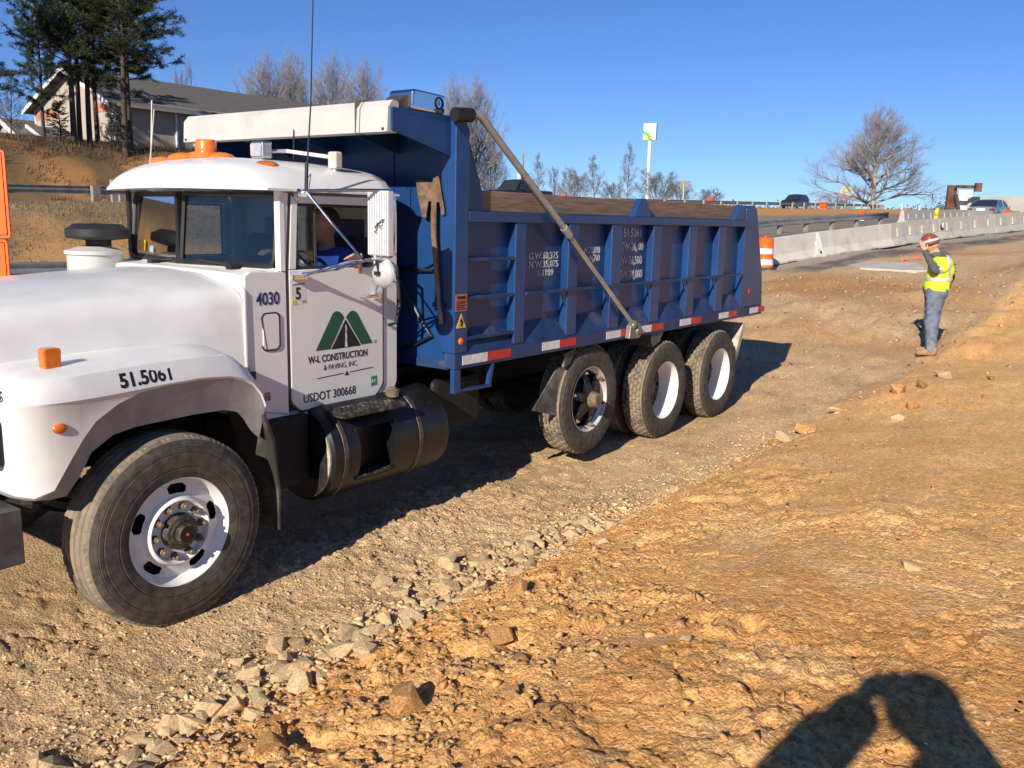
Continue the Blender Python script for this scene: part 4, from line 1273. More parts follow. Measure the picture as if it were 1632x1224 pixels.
# ------------------------------------------------------------------ dump body
YO, YP = 4.222, 4.305                           # outer plane of posts and rails, sheet plane
body = MB()
for yy in ((lambda y: y), my):
    body.prism([(5.02, 1.20), (10.62, 1.20), (10.50, 2.27), (5.02, 2.27)], yy(YP), yy(YP + .03))
body.box(4.955, 5.0, YP, my(YP), 1.16, 2.97)                              # bulkhead
body.box(5.0, 10.6, YP, my(YP), 1.16, 1.22)                               # floor
body.prism([(10.50, 1.2), (10.60, 1.2), (10.52, 2.45), (10.44, 2.45)], YP + .02, my(YP + .02))
bodyo = part(body, 'dump_body', blue)
def bp(mb, name, mat, **kw):
    return part(mb, name, mat, bodyo, **kw)
for side, yy in enumerate(((lambda y: y), my)):
    bp(MB().prism([(4.93, 1.165), (10.93, 1.165), (10.91, 1.282), (4.93, 1.282)], yy(YO), yy(YO + .10)), 'rub_rail', blue_d, bevel=.006)
    bp(MB().prism([(4.925, 1.285), (5.075, 1.285), (5.075, 2.90), (5.03, 2.965), (4.925, 2.985)], yy(YO + .002), yy(YP + .06)), 'corner_post', blue, bevel=.006)
    bp(MB().prism([(5.08, 2.33), (5.30, 2.33), (5.29, 2.47), (5.09, 2.92), (5.08, 2.92)], yy(YP - .03), yy(YP + .0)), 'post_gusset', blue)
    bp(MB().box(5.078, 10.225, yy(YO), yy(YP + .05), 2.25, 2.325), 'top_rail', blue, bevel=.006)
    bp(MB().prism([(10.228, 1.285), (10.91, 1.285), (10.85, 1.66), (10.54, 2.46), (10.46, 2.50), (10.30, 2.50), (10.228, 2.46)], yy(YO + .001), yy(YP + .05)), 'rear_post', blue, bevel=.008)
    bp(MB().box(5.10, 7.70, yy(YP - .005), yy(YP + .035), 2.328, 2.485), 'side_board', wood, bevel=.006)
    bp(MB().box(7.705, 10.22, yy(YP - .004), yy(YP + .036), 2.328, 2.492), 'side_board', wood, bevel=.006)
    for x in (7.72, 10.10):
        bp(MB().prism([(x - .17, 2.327), (x + .17, 2.327), (x + .055, 2.50), (x - .055, 2.50)], yy(YO + .012), yy(YP - .008)), 'board_bracket', blue, bevel=.004)
    ribs = [(5.66, 5.80), (6.42, 6.58), (7.14, 7.32), (7.94, 8.12), (8.74, 8.93), (9.49, 9.68)]
    prev = 5.076
    for a, b_ in ribs + [(10.228, None)]:
        bp(MB().prism([(prev, 1.284), (a, 1.284), (a, 1.33), (a - .14, 1.46), (prev + .14, 1.46), (prev, 1.33)], yy(YP - .002), yy(YP + .01)), 'skirt_back', blue_d)
        s = MB()                                 # sloped dirt shedder between the ribs
        s.add([(prev, yy(YO + .006), 1.283), (a, yy(YO + .006), 1.283), (a, yy(YO + .02), 1.315), (a - .15, yy(YP - .001), 1.455), (prev + .15, yy(YP - .001), 1.455), (prev, yy(YO + .02), 1.315)], [(0, 1, 2, 5), (5, 2, 3, 4)])
        s.add([(prev, yy(YO + .02), 1.315), (prev + .15, yy(YP - .001), 1.455), (prev, yy(YP - .001), 1.40), (a, yy(YO + .02), 1.315), (a, yy(YP - .001), 1.40), (a - .15, yy(YP - .001), 1.455)], [(0, 1, 2), (3, 4, 5)])
        bp(s, 'dirt_shedder', blue_d)
        if b_:
            bp(MB().box(a, b_, yy(YO + .002), yy(YP + .002), 1.284, 2.249), 'rib', blue, bevel=.010)
            prev = b_
    lz = 1.69
    bp(MB().box(5.80, 10.23, yy(YO - .014), yy(YO + .001), lz - .012, lz + .012), 'tie_bar', blue_d)
    for a, b_ in ribs[1:]:
        bp(MB().prism([(a - .10, lz - .005), (a + .002, lz - .005), (a + .002, lz - .16)], yy(YO + .012), yy(YO + .022)), 'bar_gusset', blue)
    if side == 0:
        for z in (1.39, 1.69, 1.975):
            bp(MB().box(5.076, 5.66, YO + .004, YO + .04, z - .016, z + .012), 'ladder_rung', blue_d, bevel=.004)
    # reflective tape on the rub rail
    for x0 in (5.02, 6.06, 7.10, 7.72, 8.62, 9.62, 10.53):
        L = .30 if x0 < 6 else .26
        bp(MB().box(x0, x0 + L, yy(YO - .0025), yy(YO + .0), 1.192, 1.262), 'reflector', tape_w)
        bp(MB().box(x0 + L + .002, x0 + 2 * L - (.05 if x0 > 10 else 0), yy(YO - .0025), yy(YO), 1.192, 1.262), 'reflector', tape_r)
# step under the front corner
st = MB().box(4.93, 5.00, YO, YO + .04, .985, 1.163).bar((5.0, YO + .02, 1.0), (5.38, YO + .02, .99), .04, .022).bar((5.36, YO + .02, .99), (5.40, YO + .02, 1.163), .035, .03)
bp(st, 'step', blue)
# bulkhead details on its front face (-X): seam, floor lip, hoses
bp(MB().box(4.945, 4.956, YP, my(YP), 1.155, 1.22), 'bulkhead_lip', blue_d)
bp(MB().box(4.950, 4.956, 4.86, 4.868, 1.2, 2.9), 'bulkhead_seam', blackm)
bp(MB().tube([(4.93, 5.1, 2.02), (4.92, 4.80, 1.86), (4.925, 4.55, 1.50), (4.93, 4.45, 1.40), (4.93, 4.62, 1.32), (4.93, 4.9, 1.25)], .014, 6).tube([(4.93, 5.2, 1.9), (4.92, 4.6, 1.885), (4.93, 4.40, 1.89)], .012, 6), 'air_hose', blackm)
# cab shield and tarp housing
cs = MB()
cs.box(4.34, 5.02, YP - .03, my(YP - .03), 2.955, 2.985)
for yy in ((lambda y: y), my):
    cs.prism([(4.34, 2.84), (4.34, 2.954), (4.954, 2.954), (4.954, 2.70)], yy(YP - .03), yy(YP - .005))
for k in range(3):
    y = 4.8 + k * .62
    cs.prism([(4.36, 2.86), (4.36, 2.95), (4.95, 2.95), (4.95, 2.74)], y, y + .02)
part(cs, 'cab_shield', blue)
th = MB().prism(rpoly([(4.305, 2.825, .0), (4.42, 2.825, .0), (4.42, 3.025, .02), (4.36, 3.035, .02), (4.315, 2.985, .015)]), 4.295, 6.60)
hous = part(th, 'tarp_housing', ivory, bevel=.004)
part(MB().box(4.298, 4.43, 4.585, 4.592, 2.82, 3.04), 'housing_seam', M('seam_grey', (.16, .15, .14), .6), hous)
for z in (2.845,):
    part(MB().sphere((4.302, 4.33, z), .010, 8, 6), 'housing_bolt', blackm, hous)
    part(MB().sphere((4.302, 6.56, z), .010, 8, 6), 'housing_bolt', blackm, hous)
mc = part(MB().prism(rpoly([(4.52, 2.99, .02), (4.86, 2.985, .02), (4.86, 3.115, .025), (4.53, 3.125, .03)]), 4.27, 4.50), 'tarp_motor_cover', chrome, bevel=.014)
part(MB().lathe([(.030, -.003), (.044, -.004), (.044, 0), (.030, 0)], (4.79, 4.268, 3.055), 'y', 22), 'cover_ring', blackm, mc)
text('cover_mark', 'l', blackm, mc, (4.783, 4.266, 3.04), X1, Z1, .035)
part(MB().prism([(4.43, 2.985), (4.53, 2.985), (4.53, 3.09), (4.43, 3.03)], 4.31, 4.48), 'tarp_roll', M('dark_tarp', (.05, .05, .055), .5), hous)
arm = part(MB().tube([(4.96, 4.16, 2.995), (5.06, 4.155, 3.003), (5.12, 4.155, 2.985), (5.19, 4.155, 2.94), (6.30, 4.165, 2.175)], .028, 10), 'tarp_arm', galv, smooth=True)
part(MB().tube([(6.28, 4.165, 2.19), (7.52, 4.175, 1.30)], .026, 4).tube([(6.24, 4.165, 2.217), (6.33, 4.166, 2.152)], .034, 10), 'arm_sleeve', galv, arm)
part(MB().tube([(4.86, 4.19, 2.985), (5.02, 4.17, 2.995)], .05, 14), 'arm_roller', blackm, arm)
part(MB().prism([(7.44, 1.17), (7.64, 1.16), (7.70, 1.22), (7.66, 1.30), (7.54, 1.345), (7.46, 1.29)], 4.165, 4.219).sphere((7.60, 4.165, 1.24), .045, 10, 8, (1, .6, 1)).sphere((7.52, 4.165, 1.30), .04, 10, 8, (1, .6, 1)), 'arm_pivot', M('pivot_steel', (.30, .28, .25), .5, .7, var=.2, vs=10, dirt=(.2, .14, .08), da=.4, ds=8), arm, bevel=.006)
# stencilled weights
def sten(s, x, z, h, sq=.85):
    return text('weight_stencil', s, stencil, bodyo, (x, YP - .003, z), X1, Z1, h, depth=.002, bold=.0013, squeeze=sq)
sten('G.W.60,375', 5.945, 1.955, .056, 1.10); sten('N.W.35,075', 5.945, 1.885, .056, 1.10); sten('1-1109', 6.06, 1.812, .056, 1.10)
sten('W.70,000', 6.775, 1.99, .058, .86); sten('44,700', 6.865, 1.918, .058, .86)
sten('51.5061', 7.47, 2.135, .080, 1.0); sten('TW-26, 00', 7.435, 2.005, .080, .86); sten('IW-56,500', 7.435, 1.87, .080, .86); sten('SW-74,000', 7.435, 1.735, .080, .86)
# warning stickers and clearance light on the front post
YQ = YO + .0005
def bflat(poly, name, mat, y=YQ):
    return part(MB().prism(poly, y - .002, y + .001), name, mat, bodyo)
bflat([(4.935, 1.60), (5.065, 1.60), (5.065, 1.725), (4.935, 1.725)], 'warning_sticker', sticker_red)
text('warning_print', 'WARNING', ink, bodyo, (4.945, YQ - .004, 1.692), X1, Z1, .020, squeeze=.75, bold=.0006)
for k in range(5):
    bflat([(4.945, 1.612 + k * .014), (5.055 - .02 * (k % 2), 1.612 + k * .014), (5.055 - .02 * (k % 2), 1.618 + k * .014), (4.945, 1.618 + k * .014)], 'warning_line', ink, YQ - .0018)
bflat([(4.945, 1.475), (5.055, 1.475), (5.0, 1.58)], 'hazard_triangle', sticker_yel)
bflat([(4.985, 1.49), (5.01, 1.485), (5.02, 1.52), (4.998, 1.548), (4.985, 1.53), (4.995, 1.51)], 'hazard_pictogram', ink, YQ - .002)
part(MB().sphere((5.0, YO, 1.375), .028, 12, 8, (1, .5, 1)), 'clearance_light', amber, bodyo, smooth=True)
part(MB().sphere((10.45, YO, 1.47), .03, 12, 8, (1, .5, 1.2)), 'clearance_light', redl, bodyo, smooth=True)
# flaps by the axles
fl_ = M('flap_dusty', (.075, .072, .065), .6, var=.25, vs=5, dirt=(.24, .21, .165), da=.45, ds=4)
part(MB().prism([(6.48, 1.12), (6.66, 1.165), (6.56, 1.02), (6.46, 1.0)], 4.26, 4.285).prism([(6.54, 1.0), (6.43, .56), (6.06, .665), (6.42, 1.0)], 4.30, 4.31), 'quarter_fender', fl_)
part(MB().add([(10.45, 4.26, 1.08), (10.52, 4.26, 1.05), (10.30, 4.26, .60), (10.24, 4.26, .66), (10.45, 4.95, 1.08), (10.52, 4.95, 1.05), (10.30, 4.95, .60), (10.24, 4.95, .66)], [(0, 1, 2, 3), (7, 6, 5, 4), (0, 4, 5, 1), (1, 5, 6, 2), (2, 6, 7, 3), (3, 7, 4, 0)]), 'rear_mud_flap', M('flap_pale', (.42, .38, .31), .7, var=.2, vs=8))
part(MB().add([(8.02, 4.24, 1.17), (8.30, 4.24, 1.17), (8.20, 4.24, 1.06), (8.06, 4.24, 1.02), (8.02, 4.5, 1.17), (8.30, 4.5, 1.17), (8.20, 4.5, 1.06), (8.06, 4.5, 1.02)], [(0, 1, 2, 3), (7, 6, 5, 4), (0, 4, 5, 1), (1, 5, 6, 2), (2, 6, 7, 3), (3, 7, 4, 0)]), 'tyre_guard', fl_)
bp(MB().box(10.62, 10.86, YP, my(YP), 1.17, 1.24), 'tail_sill', blue_d)
bp(MB().tube([(10.88, 4.45, 1.40), (11.15, 4.40, 1.42)], [.05, .085], 12), 'tail_bumper_roller', chassis)
# ------------------------------------------------------------------ shovel hooked on the bulkhead
sh = thing('shovel', 'worn rusty square shovel hanging blade-up on the blue bulkhead', 'shovel', (4.90, 4.42, 1.5))
bl = [(4.62, 2.555), (4.40, 2.535), (4.36, 2.56), (4.31, 2.55), (4.315, 2.47), (4.285, 2.27), (4.325, 2.255), (4.345, 2.385), (4.41, 2.385), (4.425, 2.375), (4.45, 2.25), (4.50, 2.255), (4.585, 2.46)]
bl = [(4.61, 2.545), (4.45, 2.535), (4.44, 2.565), (4.385, 2.57), (4.375, 2.53), (4.33, 2.34), (4.325, 2.30), (4.355, 2.295), (4.375, 2.385), (4.405, 2.385), (4.405, 2.29), (4.455, 2.29), (4.455, 2.39), (4.485, 2.39), (4.505, 2.27), (4.545, 2.28), (4.585, 2.42)]
MB().prism([(y - .02, z) for y, z in bl], 4.895, 4.905, 'x').build('blade', rust, sh, bevel=.003)
MB().tube([(4.90, 4.41, 2.32), (4.895, 4.405, 2.15), (4.90, 4.385, 1.95)], [.024, .022, .020], 10).build('socket', rust, sh, smooth=True)
MB().tube([(4.90, 4.386, 1.95), (4.905, 4.365, 1.70), (4.91, 4.335, 1.50)], .019, 10).build('handle', M('ash_handle', (.22, .17, .12), .8, var=.25, vs=12, stretch=(3, 3, .5)), sh, smooth=True)
part(MB().box(4.90, 4.955, 4.31, 4.42, 1.62, 1.66), 'shovel_bracket', blue_d, bodyo)
# ================================================================== ROADSIDE
conc_l = M('concrete_light', (.56, .53, .47), .85, var=.08, vs=1.2, bump=.3, bs=30, dirt=(.36, .33, .28), da=.38, ds=.9)
conc_g = M('concrete_grey', (.43, .42, .375), .88, var=.10, vs=1.5, bump=.3, bs=30, dirt=(.29, .275, .235), da=.42, ds=1.6)
galvr = M('galvanised_rail', (.30, .30, .30), .45, .55, var=.15, vs=3, dirt=(.16, .15, .14), da=.35, ds=2)
railwood = M('post_grey', (.27, .255, .225), .85, var=.2, vs=4, stretch=(3, 3, .6))
orange_p = M('safety_orange', (.86, .115, .012), .5, var=.06, vs=8)
refl_w = M('sheeting_white', (.74, .74, .73), .45, var=.05)
yellow_p = M('delineator_yellow', (.70, .52, .03), .45, var=.08)

def line_frame(p, q):
    d = Vector((q[0] - p[0], q[1] - p[1], 0))
    L = d.length
    return d / L, L
# jersey barriers stand along ybar(x)
prof_j = [(-.30, 0), (-.30, .06), (-.17, .28), (-.085, .81), (.085, .81), (.17, .28), (.30, .06), (.30, 0)]
def barrier(p, q, mat, label, slots, group):
    d, L = line_frame(p, q)
    n = Vector((d.y, -d.x, 0))                       # towards the camera
    t = thing('concrete_barrier', label, 'barrier', (p[0], p[1], p[2]), group)
    b = MB()
    e = .012
    pts = []
    for s_, base in ((e, p), (L - e, q)):
        for o_, h in prof_j:
            c0 = Vector(p) + d * s_ + n * o_
            z0 = p[2] + (q[2] - p[2]) * s_ / L
            pts.append((c0.x, c0.y, z0 + h))
    m = len(prof_j)
    b.add(pts, [tuple(range(m)), tuple(range(2 * m - 1, m - 1, -1))] + [(i, (i + 1) % m, (i + 1) % m + m, i + m) for i in range(m)])
    b.build('wall', mat, t, bevel=.012)
    def onface(s_, h, off=.004):
        o_ = np.interp(h, [.06, .28, .81], [.30, .17, .085]) + off
        c0 = Vector(p) + d * s_ + n * o_
        return (c0.x, c0.y, p[2] + (q[2] - p[2]) * s_ / L + h)
    k = 0
    for k in range(slots):
        s_ = L * (k + .5) / slots
        MB().add([onface(s_ - .05, .32), onface(s_ + .05, .32), onface(s_ + .05, .64), onface(s_ - .05, .64), onface(s_ - .05, .32, .03), onface(s_ + .05, .32, .03), onface(s_ + .05, .60, .02), onface(s_ - .05, .60, .02)],
                 [(0, 1, 5, 4), (1, 2, 6, 5), (2, 3, 7, 6), (3, 0, 4, 7), (4, 5, 6, 7)]).build('reflector', M('slot_cream', (.62, .58, .46), .7), t)
    for s_ in (L * .3, L * .72):
        MB().add([onface(s_ - .25, .0, .002), onface(s_ + .25, .0, .002), onface(s_ + .25, .07, .003), onface(s_ - .25, .07, .003)], [(0, 1, 2, 3)]).build('drain_slot', chassis, t)
    return t
bx = [24.2, 29.9, 34.6, 38.3, 43.2, 48.1, 53.0, 57.9, 62.8, 67.7]
gl = 'concrete barriers along the closed lane'
blab = ['smooth pale concrete barrier behind the orange drum', 'smooth pale concrete barrier right of the white anchor plate', 'short grey slotted barrier with yellow and white markers on its end',
        'grey slotted barrier directly behind the worker hard hat', 'grey slotted barrier in front of the silver sedan', 'grey slotted barrier with the orange panel beside the sedan', 'grey slotted barrier at the right picture edge',
        'grey slotted barrier just beyond the right picture edge', 'farthest grey slotted barrier beyond the right picture edge']
def bz(x, y):
    return float(zbase(x, y)) + .02
for i in range(len(bx) - 1):
    x0, x1 = bx[i], bx[i + 1]
    y0, y1 = float(ybar(x0)), float(ybar(x1))
    if i == 0:
        blab_i = 'smooth pale concrete barrier behind the orange drum'
    barrier((x0, y0, bz(x0, y0)), (x1, y1, bz(x1, y1)), conc_l if i < 2 else conc_g, blab[i], 0 if i < 2 else 4, gl)
# white anchor plate at the first joint
x, y = 29.9, float(ybar(29.9))
d, L = line_frame((24.2, float(ybar(24.2))), (34.6, float(ybar(34.6))))
n = Vector((d.y, -d.x, 0))
ap = thing('anchor_plate', 'white steel anchor plate bolted across a pale barrier joint', 'anchor plate', (x, y, bz(x, y)))
def ad(s_, o_, h):
    c0 = Vector((x, y, bz(x, y))) + d * s_ + n * o_
    return (c0.x, c0.y, c0.z + h)
mb = MB()
for pl in ([(-.42, .0), (.28, .0), (.28, .06), (.14, .12), (.12, .74), (.02, .80), (-.06, .74), (-.05, .58), (.0, .55), (-.12, .50), (-.22, .12), (-.42, .06)],):
    f_ = [ad(s_, np.interp(h, [0, .06, .28, .81], [.33, .33, .20, .115]), h) for s_, h in pl]
    b_ = [ad(s_, np.interp(h, [0, .06, .28, .81], [.29, .29, .16, .075]), h) for s_, h in pl]
    m = len(pl)
    mb.add(f_ + b_, [tuple(range(m)), tuple(range(2 * m - 1, m - 1, -1))] + [(i, (i + 1) % m, (i + 1) % m + m, i + m) for i in range(m)])
mb.build('plate', M('plate_cream', (.68, .65, .56), .55, var=.06, vs=5), ap)
MB().sphere(ad(0, .27, .16), .05, 10, 6).build('bolt', chassis, ap)
# far lane edge: W-beam guardrail, then more barriers
def guardrail(pts, label, posts_near, h=.70, spacing=1.905, blockwood=False, cat='guardrail', pw=.16):
    t = thing('guardrail', label, cat, (pts[0][0], pts[0][1], pts[0][2]))
    prof = [(.0, -.155), (.045, -.125), (.045, -.065), (.0, -.02), (.0, .02), (.045, .065), (.045, .125), (.0, .155)]
    tot = 0
    rows = []
    for i in range(len(pts)):
        a = Vector(pts[max(i - 1, 0)])
        b = Vector(pts[min(i + 1, len(pts) - 1)])
        d = (b - a)
        d.z = 0
        d.normalize()
        n = Vector((d.y, -d.x, 0))
        s = -1 if posts_near else 1
        rows.append([tuple(Vector(pts[i]) + n * (o * s) + Vector((0, 0, h - .155 + zz))) for o, zz in prof])
    rb = MB().grid(rows)
    back = [[(p[0] - .004 * 0, p[1], p[2]) for p in r_] for r_ in rows]
    ro = rb.build('rail', galvr, t, smooth=50)
    sd = ro.modifiers.new('thick', 'SOLIDIFY')
    sd.thickness = .006
    # posts
    cum = [0]
    for i in range(1, len(pts)):
        cum.append(cum[-1] + (Vector(pts[i]) - Vector(pts[i - 1])).length)
    s = .3
    while s < cum[-1]:
        i = max(k for k in range(len(cum)) if cum[k] <= s)
        i = min(i, len(pts) - 2)
        a, b = Vector(pts[i]), Vector(pts[i + 1])
        p = a.lerp(b, (s - cum[i]) / (cum[i + 1] - cum[i]))
        d = (b - a)
        d.z = 0
        d.normalize()
        n = Vector((d.y, -d.x, 0)) * (1 if posts_near else -1)
        c = p + n * .13
        pb = MB()
        for z0, z1 in ((-.3, h + .02),):
            vv = []
            for zz in (z0, z1):
                for (u, w) in ((-pw / 2, -.08), (pw / 2, -.08), (pw / 2, .10), (-pw / 2, .10)):
                    q = c + d * u + n * w
                    vv.append((q.x, q.y, p.z + zz))
            pb.add(vv, [(0, 3, 2, 1), (4, 5, 6, 7), (0, 1, 5, 4), (1, 2, 6, 5), (2, 3, 7, 6), (3, 0, 4, 7)])
        pb.build('post', railwood, t)
        s += spacing
    return t
pl = []
for x in np.arange(-6, 53.1, 2.0):
    y = float(yguard(x))
    pl.append((float(x), y, bz(x, y) + (.16 if x < 25 else .02)))
guardrail(pl, 'steel guardrail along the far edge of the lower road', False)
pl = []
for x in np.arange(-4, 175, 3.81):
    y = 35.8 if x < 120 else 35.8 + .004 * (x - 120) ** 2
    pl.append((float(x), y, float(zupper(x)) - .02))
guardrail(pl, 'weathered steel guardrail on posts along the upper road', True, spacing=3.81, pw=.32)
fx_ = [53.4, 58.6, 63.8, 69.0, 74.2, 79.4]
for i in range(5):
    x0, x1 = fx_[i], fx_[i + 1]
    y0, y1 = float(yguard(x0)) + .1, float(yguard(x1)) + .1
    barrier((x0, y0, bz(x0, y0)), (x1, y1, bz(x1, y1)), conc_g, ['first grey barrier after the end of the lower guardrail', 'second grey barrier after the lower guardrail, left of the sedan', 'grey barrier behind the silver sedan on the far side of the lane', 'grey barrier right of the sedan on the far lane edge', 'last grey barrier on the far lane edge before the abutment'][i], 4, 'concrete barriers on the far lane edge')

def ground_px(px, py):
    d_ = fw + rt * ((px - 816) / 1411) - up * ((py - 612) / 1411)
    t_ = 1.0
    for _ in range(4000):
        q = d_ * t_
        if CAM_H + q.z < float(zbase(q.x, q.y)):
            break
        t_ *= 1.002
    return q.x, q.y
# ------------------------------------------------------------------ drum, channelizers, markers
def lathe_t(prof, c, n=20):
    return MB().lathe(prof, c, 'z', n)
def drum(x, y, label, s=1.0):
    z = zat(x, y)
    t = thing('traffic_drum', label, 'traffic drum', (x, y, z))
    for k, (z0, z1, mt) in enumerate(((.0, .17, orange_p), (.17, .33, refl_w), (.33, .49, orange_p), (.49, .65, refl_w), (.65, .94, orange_p))):
        r0, r1 = .265 - .05 * z0, .265 - .05 * z1
        pf = [(r0, z0 * s), (r0 * .985, z0 * s + .01), (r1 * .985, z1 * s - .01), (r1, z1 * s)] if k else [(r0, 0), (r1, z1 * s)]
        if k == 4:
            pf += [(.19, .96 * s), (0, .965 * s)]
        lathe_t(pf, (x, y, z)).build('band', mt, t, smooth=40)
    lathe_t([(.0, .0), (.36, .0), (.36, .05), (.27, .08), (.26, .10)], (x, y, z)).build('base', rubber, t)
    MB().box(x - .07, x + .07, y - .02, y + .02, z + .955, z + 1.02).build('handle', orange_p, t)
    return t
dd_ = fw + rt * ((1220 - 816) / 1411) - up * ((400 - 612) / 1411)
td = 10.0
while float(ybar(dd_.x * td)) - dd_.y * td > .85:
    td += .05
drum(dd_.x * td, dd_.y * td, 'orange and white striped traffic drum at the dump bed tail')
def at_px(px, py, dist):
    """a point on the ray through a spot of the photograph, at a chosen depth"""
    v = fw + rt * ((px - 816) / 1411) - up * ((py - 612) / 1411)
    p = Vector((0, 0, CAM_H)) + v * dist
    return p
def panel_post(px, py0, py1, wpx, dist, label):
    k = dist / 1411
    p = at_px(px, py1, dist)
    w, h = wpx * k, (py1 - py0) * k
    zg = min(float(zbase(p.x, p.y)), p.z)
    t = thing('channelizer', label, 'channelizer', (p.x, p.y, zg), 'orange lane channelizers')
    MB().box(p.x - w * .3, p.x + w * .3, p.y - w * .4 - .02, p.y - w * .4 + .02, p.z + h * .28, p.z + h).bar((p.x - w * .4, p.y + w * .3, p.z + h * .64), (p.x + w * .4, p.y - w * .3, p.z + h * .64), .04, h * .72).build('panel', orange_p, t, bevel=.01)
    MB().bar((p.x - w * .4, p.y + w * .3, p.z + h * .14), (p.x + w * .4, p.y - w * .3, p.z + h * .14), .044, h * .25).build('stripe', refl_w, t)
    MB().tube([(p.x + .01, p.y + .03, zg - .05), (p.x + .01, p.y + .03, p.z + h * .6)], .03, 6).build('stem', M('stem_grey', (.35, .35, .33), .6), t)
    return t
panel_post(1373, 336, 352, 9, 60, 'orange channelizer panel on the grey slope under the upper road')
panel_post(1311, 322, 337, 13, 106, 'orange panel above the upper guardrail right of the dark car')
panel_post(1443, 334, 347, 9, 56, 'orange channelizer panel left of the yellow barrier marker')
panel_post(1604, 335, 349, 14, 46.5, 'orange panel standing right of the silver sedan')
panel_post(899, 310, 322, 10, 66, 'orange panel showing over the middle of the side board')
panel_post(1131, 315, 328, 12, 85, 'orange panel showing over the rear of the side board')
x, y = 38.25, float(ybar(38.25))
z = bz(x, y)
t = thing('barrier_marker', 'round yellow warning light on the barrier top', 'warning light', (x, y, z + .81))
MB().box(x - .1, x + .1, y - .07, y + .07, z + .80, z + .92).build('housing', yellow_p, t, bevel=.02)
MB().lathe([(0, -.06), (.15, -.06), (.17, -.03), (.17, .03), (.15, .06), (0, .06)], (x, y - .02, z + 1.05), 'y', 20).build('lens', yellow_p, t, smooth=40)
t = thing('delineator', 'small white round delineator on the barrier face', 'delineator', (x, y - .2, z + .45))
MB().lathe([(0, -.02), (.10, -.02), (.10, .02), (0, .02)], (x + .12, y - .26, z + .55), 'y', 16).build('disc', refl_w, t)
MB().box(x + .10, x + .14, y - .25, y - .12, z + .40, z + .56).build('bracket', blackm, t)
# concrete slab and orange scraps on the dug ground
p = [ground_px(*q) for q in ((1352, 424), (1385, 420), (1460, 424), (1480, 432), (1440, 433), (1370, 430))]
m = len(p)
vv = [(q[0], q[1], zat(*q) + .05) for q in p] + [(q[0], q[1], zat(*q) - .15) for q in p]
tag(MB().add(vv, [tuple(range(m)), tuple(range(2 * m - 1, m - 1, -1))] + [(i, (i + 1) % m, (i + 1) % m + m, i + m) for i in range(m)]).build('concrete_slab', M('slab_pale', (.44, .415, .37), .9, var=.12, vs=2, bump=.3, bs=20, dirt=(.40, .30, .19), da=.35, ds=1.5), None), 'pale concrete slab lying on the dug ground left of the worker', 'slab')
for (x, y, lab) in ((*ground_px(1443, 415), 'scrap of orange plastic fence lying left of the worker'), (*ground_px(1462, 411), 'scrap of orange plastic fence just beside the worker hand')):
    z = zat(x, y)
    Pq = [[(x + .13 * u + .04 * math.sin(4 * v), y + .09 * v, z + .04 + .03 * math.sin(3 * u + v) + .02 * math.cos(5 * v)) for v in np.linspace(-1, 1, 6)] for u in np.linspace(-1, 1, 9)]
    o = MB().grid(Pq).build('plastic_scrap', M('fence_orange', (.75, .20, .10), .6), None, smooth=50)
    o.modifiers.new('t', 'SOLIDIFY').thickness = .01
    tag(o, lab, 'plastic scrap', 'scraps of orange fence')

# ------------------------------------------------------------------ abutment right
ab = thing('bridge_abutment', 'pale concrete bridge abutment wall at the right edge', 'abutment', (84, 14, 3))
zb = float(zbase(84, 14)) - .3
def wbox(x0, y0, x1, y1, th, z0, z1, name, mat, par):
    d, L = line_frame((x0, y0), (x1, y1))
    n = Vector((d.y, -d.x, 0)) * th
    v = [(x0, y0), (x1, y1), (x1 + n.x, y1 + n.y), (x0 + n.x, y0 + n.y)]
    return MB().prism(v, z0, z1, 'z').build(name, mat, par)
a0 = at_px(1523, 320, 76); a1 = at_px(1545, 320, 76); a2 = at_px(1760, 320, 66)
conc_w = M('abutment_concrete', (.46, .44, .40), .85, var=.08, vs=.6, dirt=(.36, .34, .31), da=.4, ds=.4)
wbox(a0.x, a0.y, a1.x, a1.y, .4, zb, 5.55, 'end_block', M('abutment_pale', (.62, .61, .57), .8, var=.05, vs=.6), ab)
a1b = at_px(1547, 320, 75.6)
wbox(a1b.x, a1b.y, a2.x, a2.y, .4, zb, 5.0, 'wall', conc_w, ab)
wbox(a1b.x, a1b.y - .45, a2.x, a2.y - .45, .3, zb, 4.25, 'lower_wall', conc_g, ab)
sp_ = thing('sheet_piling', 'rusty brown steel sheet piles standing before the abutment', 'sheet piling', tuple(a0))
rustp = M('rust_brown', (.115, .055, .035), .85, var=.3, vs=2, dirt=(.20, .10, .055), da=.4, ds=2)
for k, (pa, pb_, zt) in enumerate(((1507, 1512, 5.85), (1512, 1517, 5.85), (1517, 1521, 5.80))):
    q0, q1 = at_px(pa, 320, 74), at_px(pb_ - .4, 320, 74)
    wbox(q0.x, q0.y, q1.x, q1.y, .3, zb, zt, 'pile', rustp, sp_)
q0, q1 = at_px(1520, 320, 73.5), at_px(1559, 320, 73.5)
wbox(q0.x, q0.y, q1.x, q1.y, .25, 5.60, 5.86, 'waler', rustp, sp_)
q0, q1 = at_px(1550, 320, 73.2), at_px(1560, 320, 73.2)
wbox(q0.x, q0.y, q1.x, q1.y, .3, 5.35, 6.05, 'bracket', rustp, sp_)
q0, q1 = at_px(1522, 320, 73.4), at_px(1530, 320, 73.4)
MB().bar((q0.x, q0.y, 5.1), (q1.x, q1.y, 3.6), .3, .25).build('brace', M('brace_dark', (.07, .06, .055), .8), sp_)
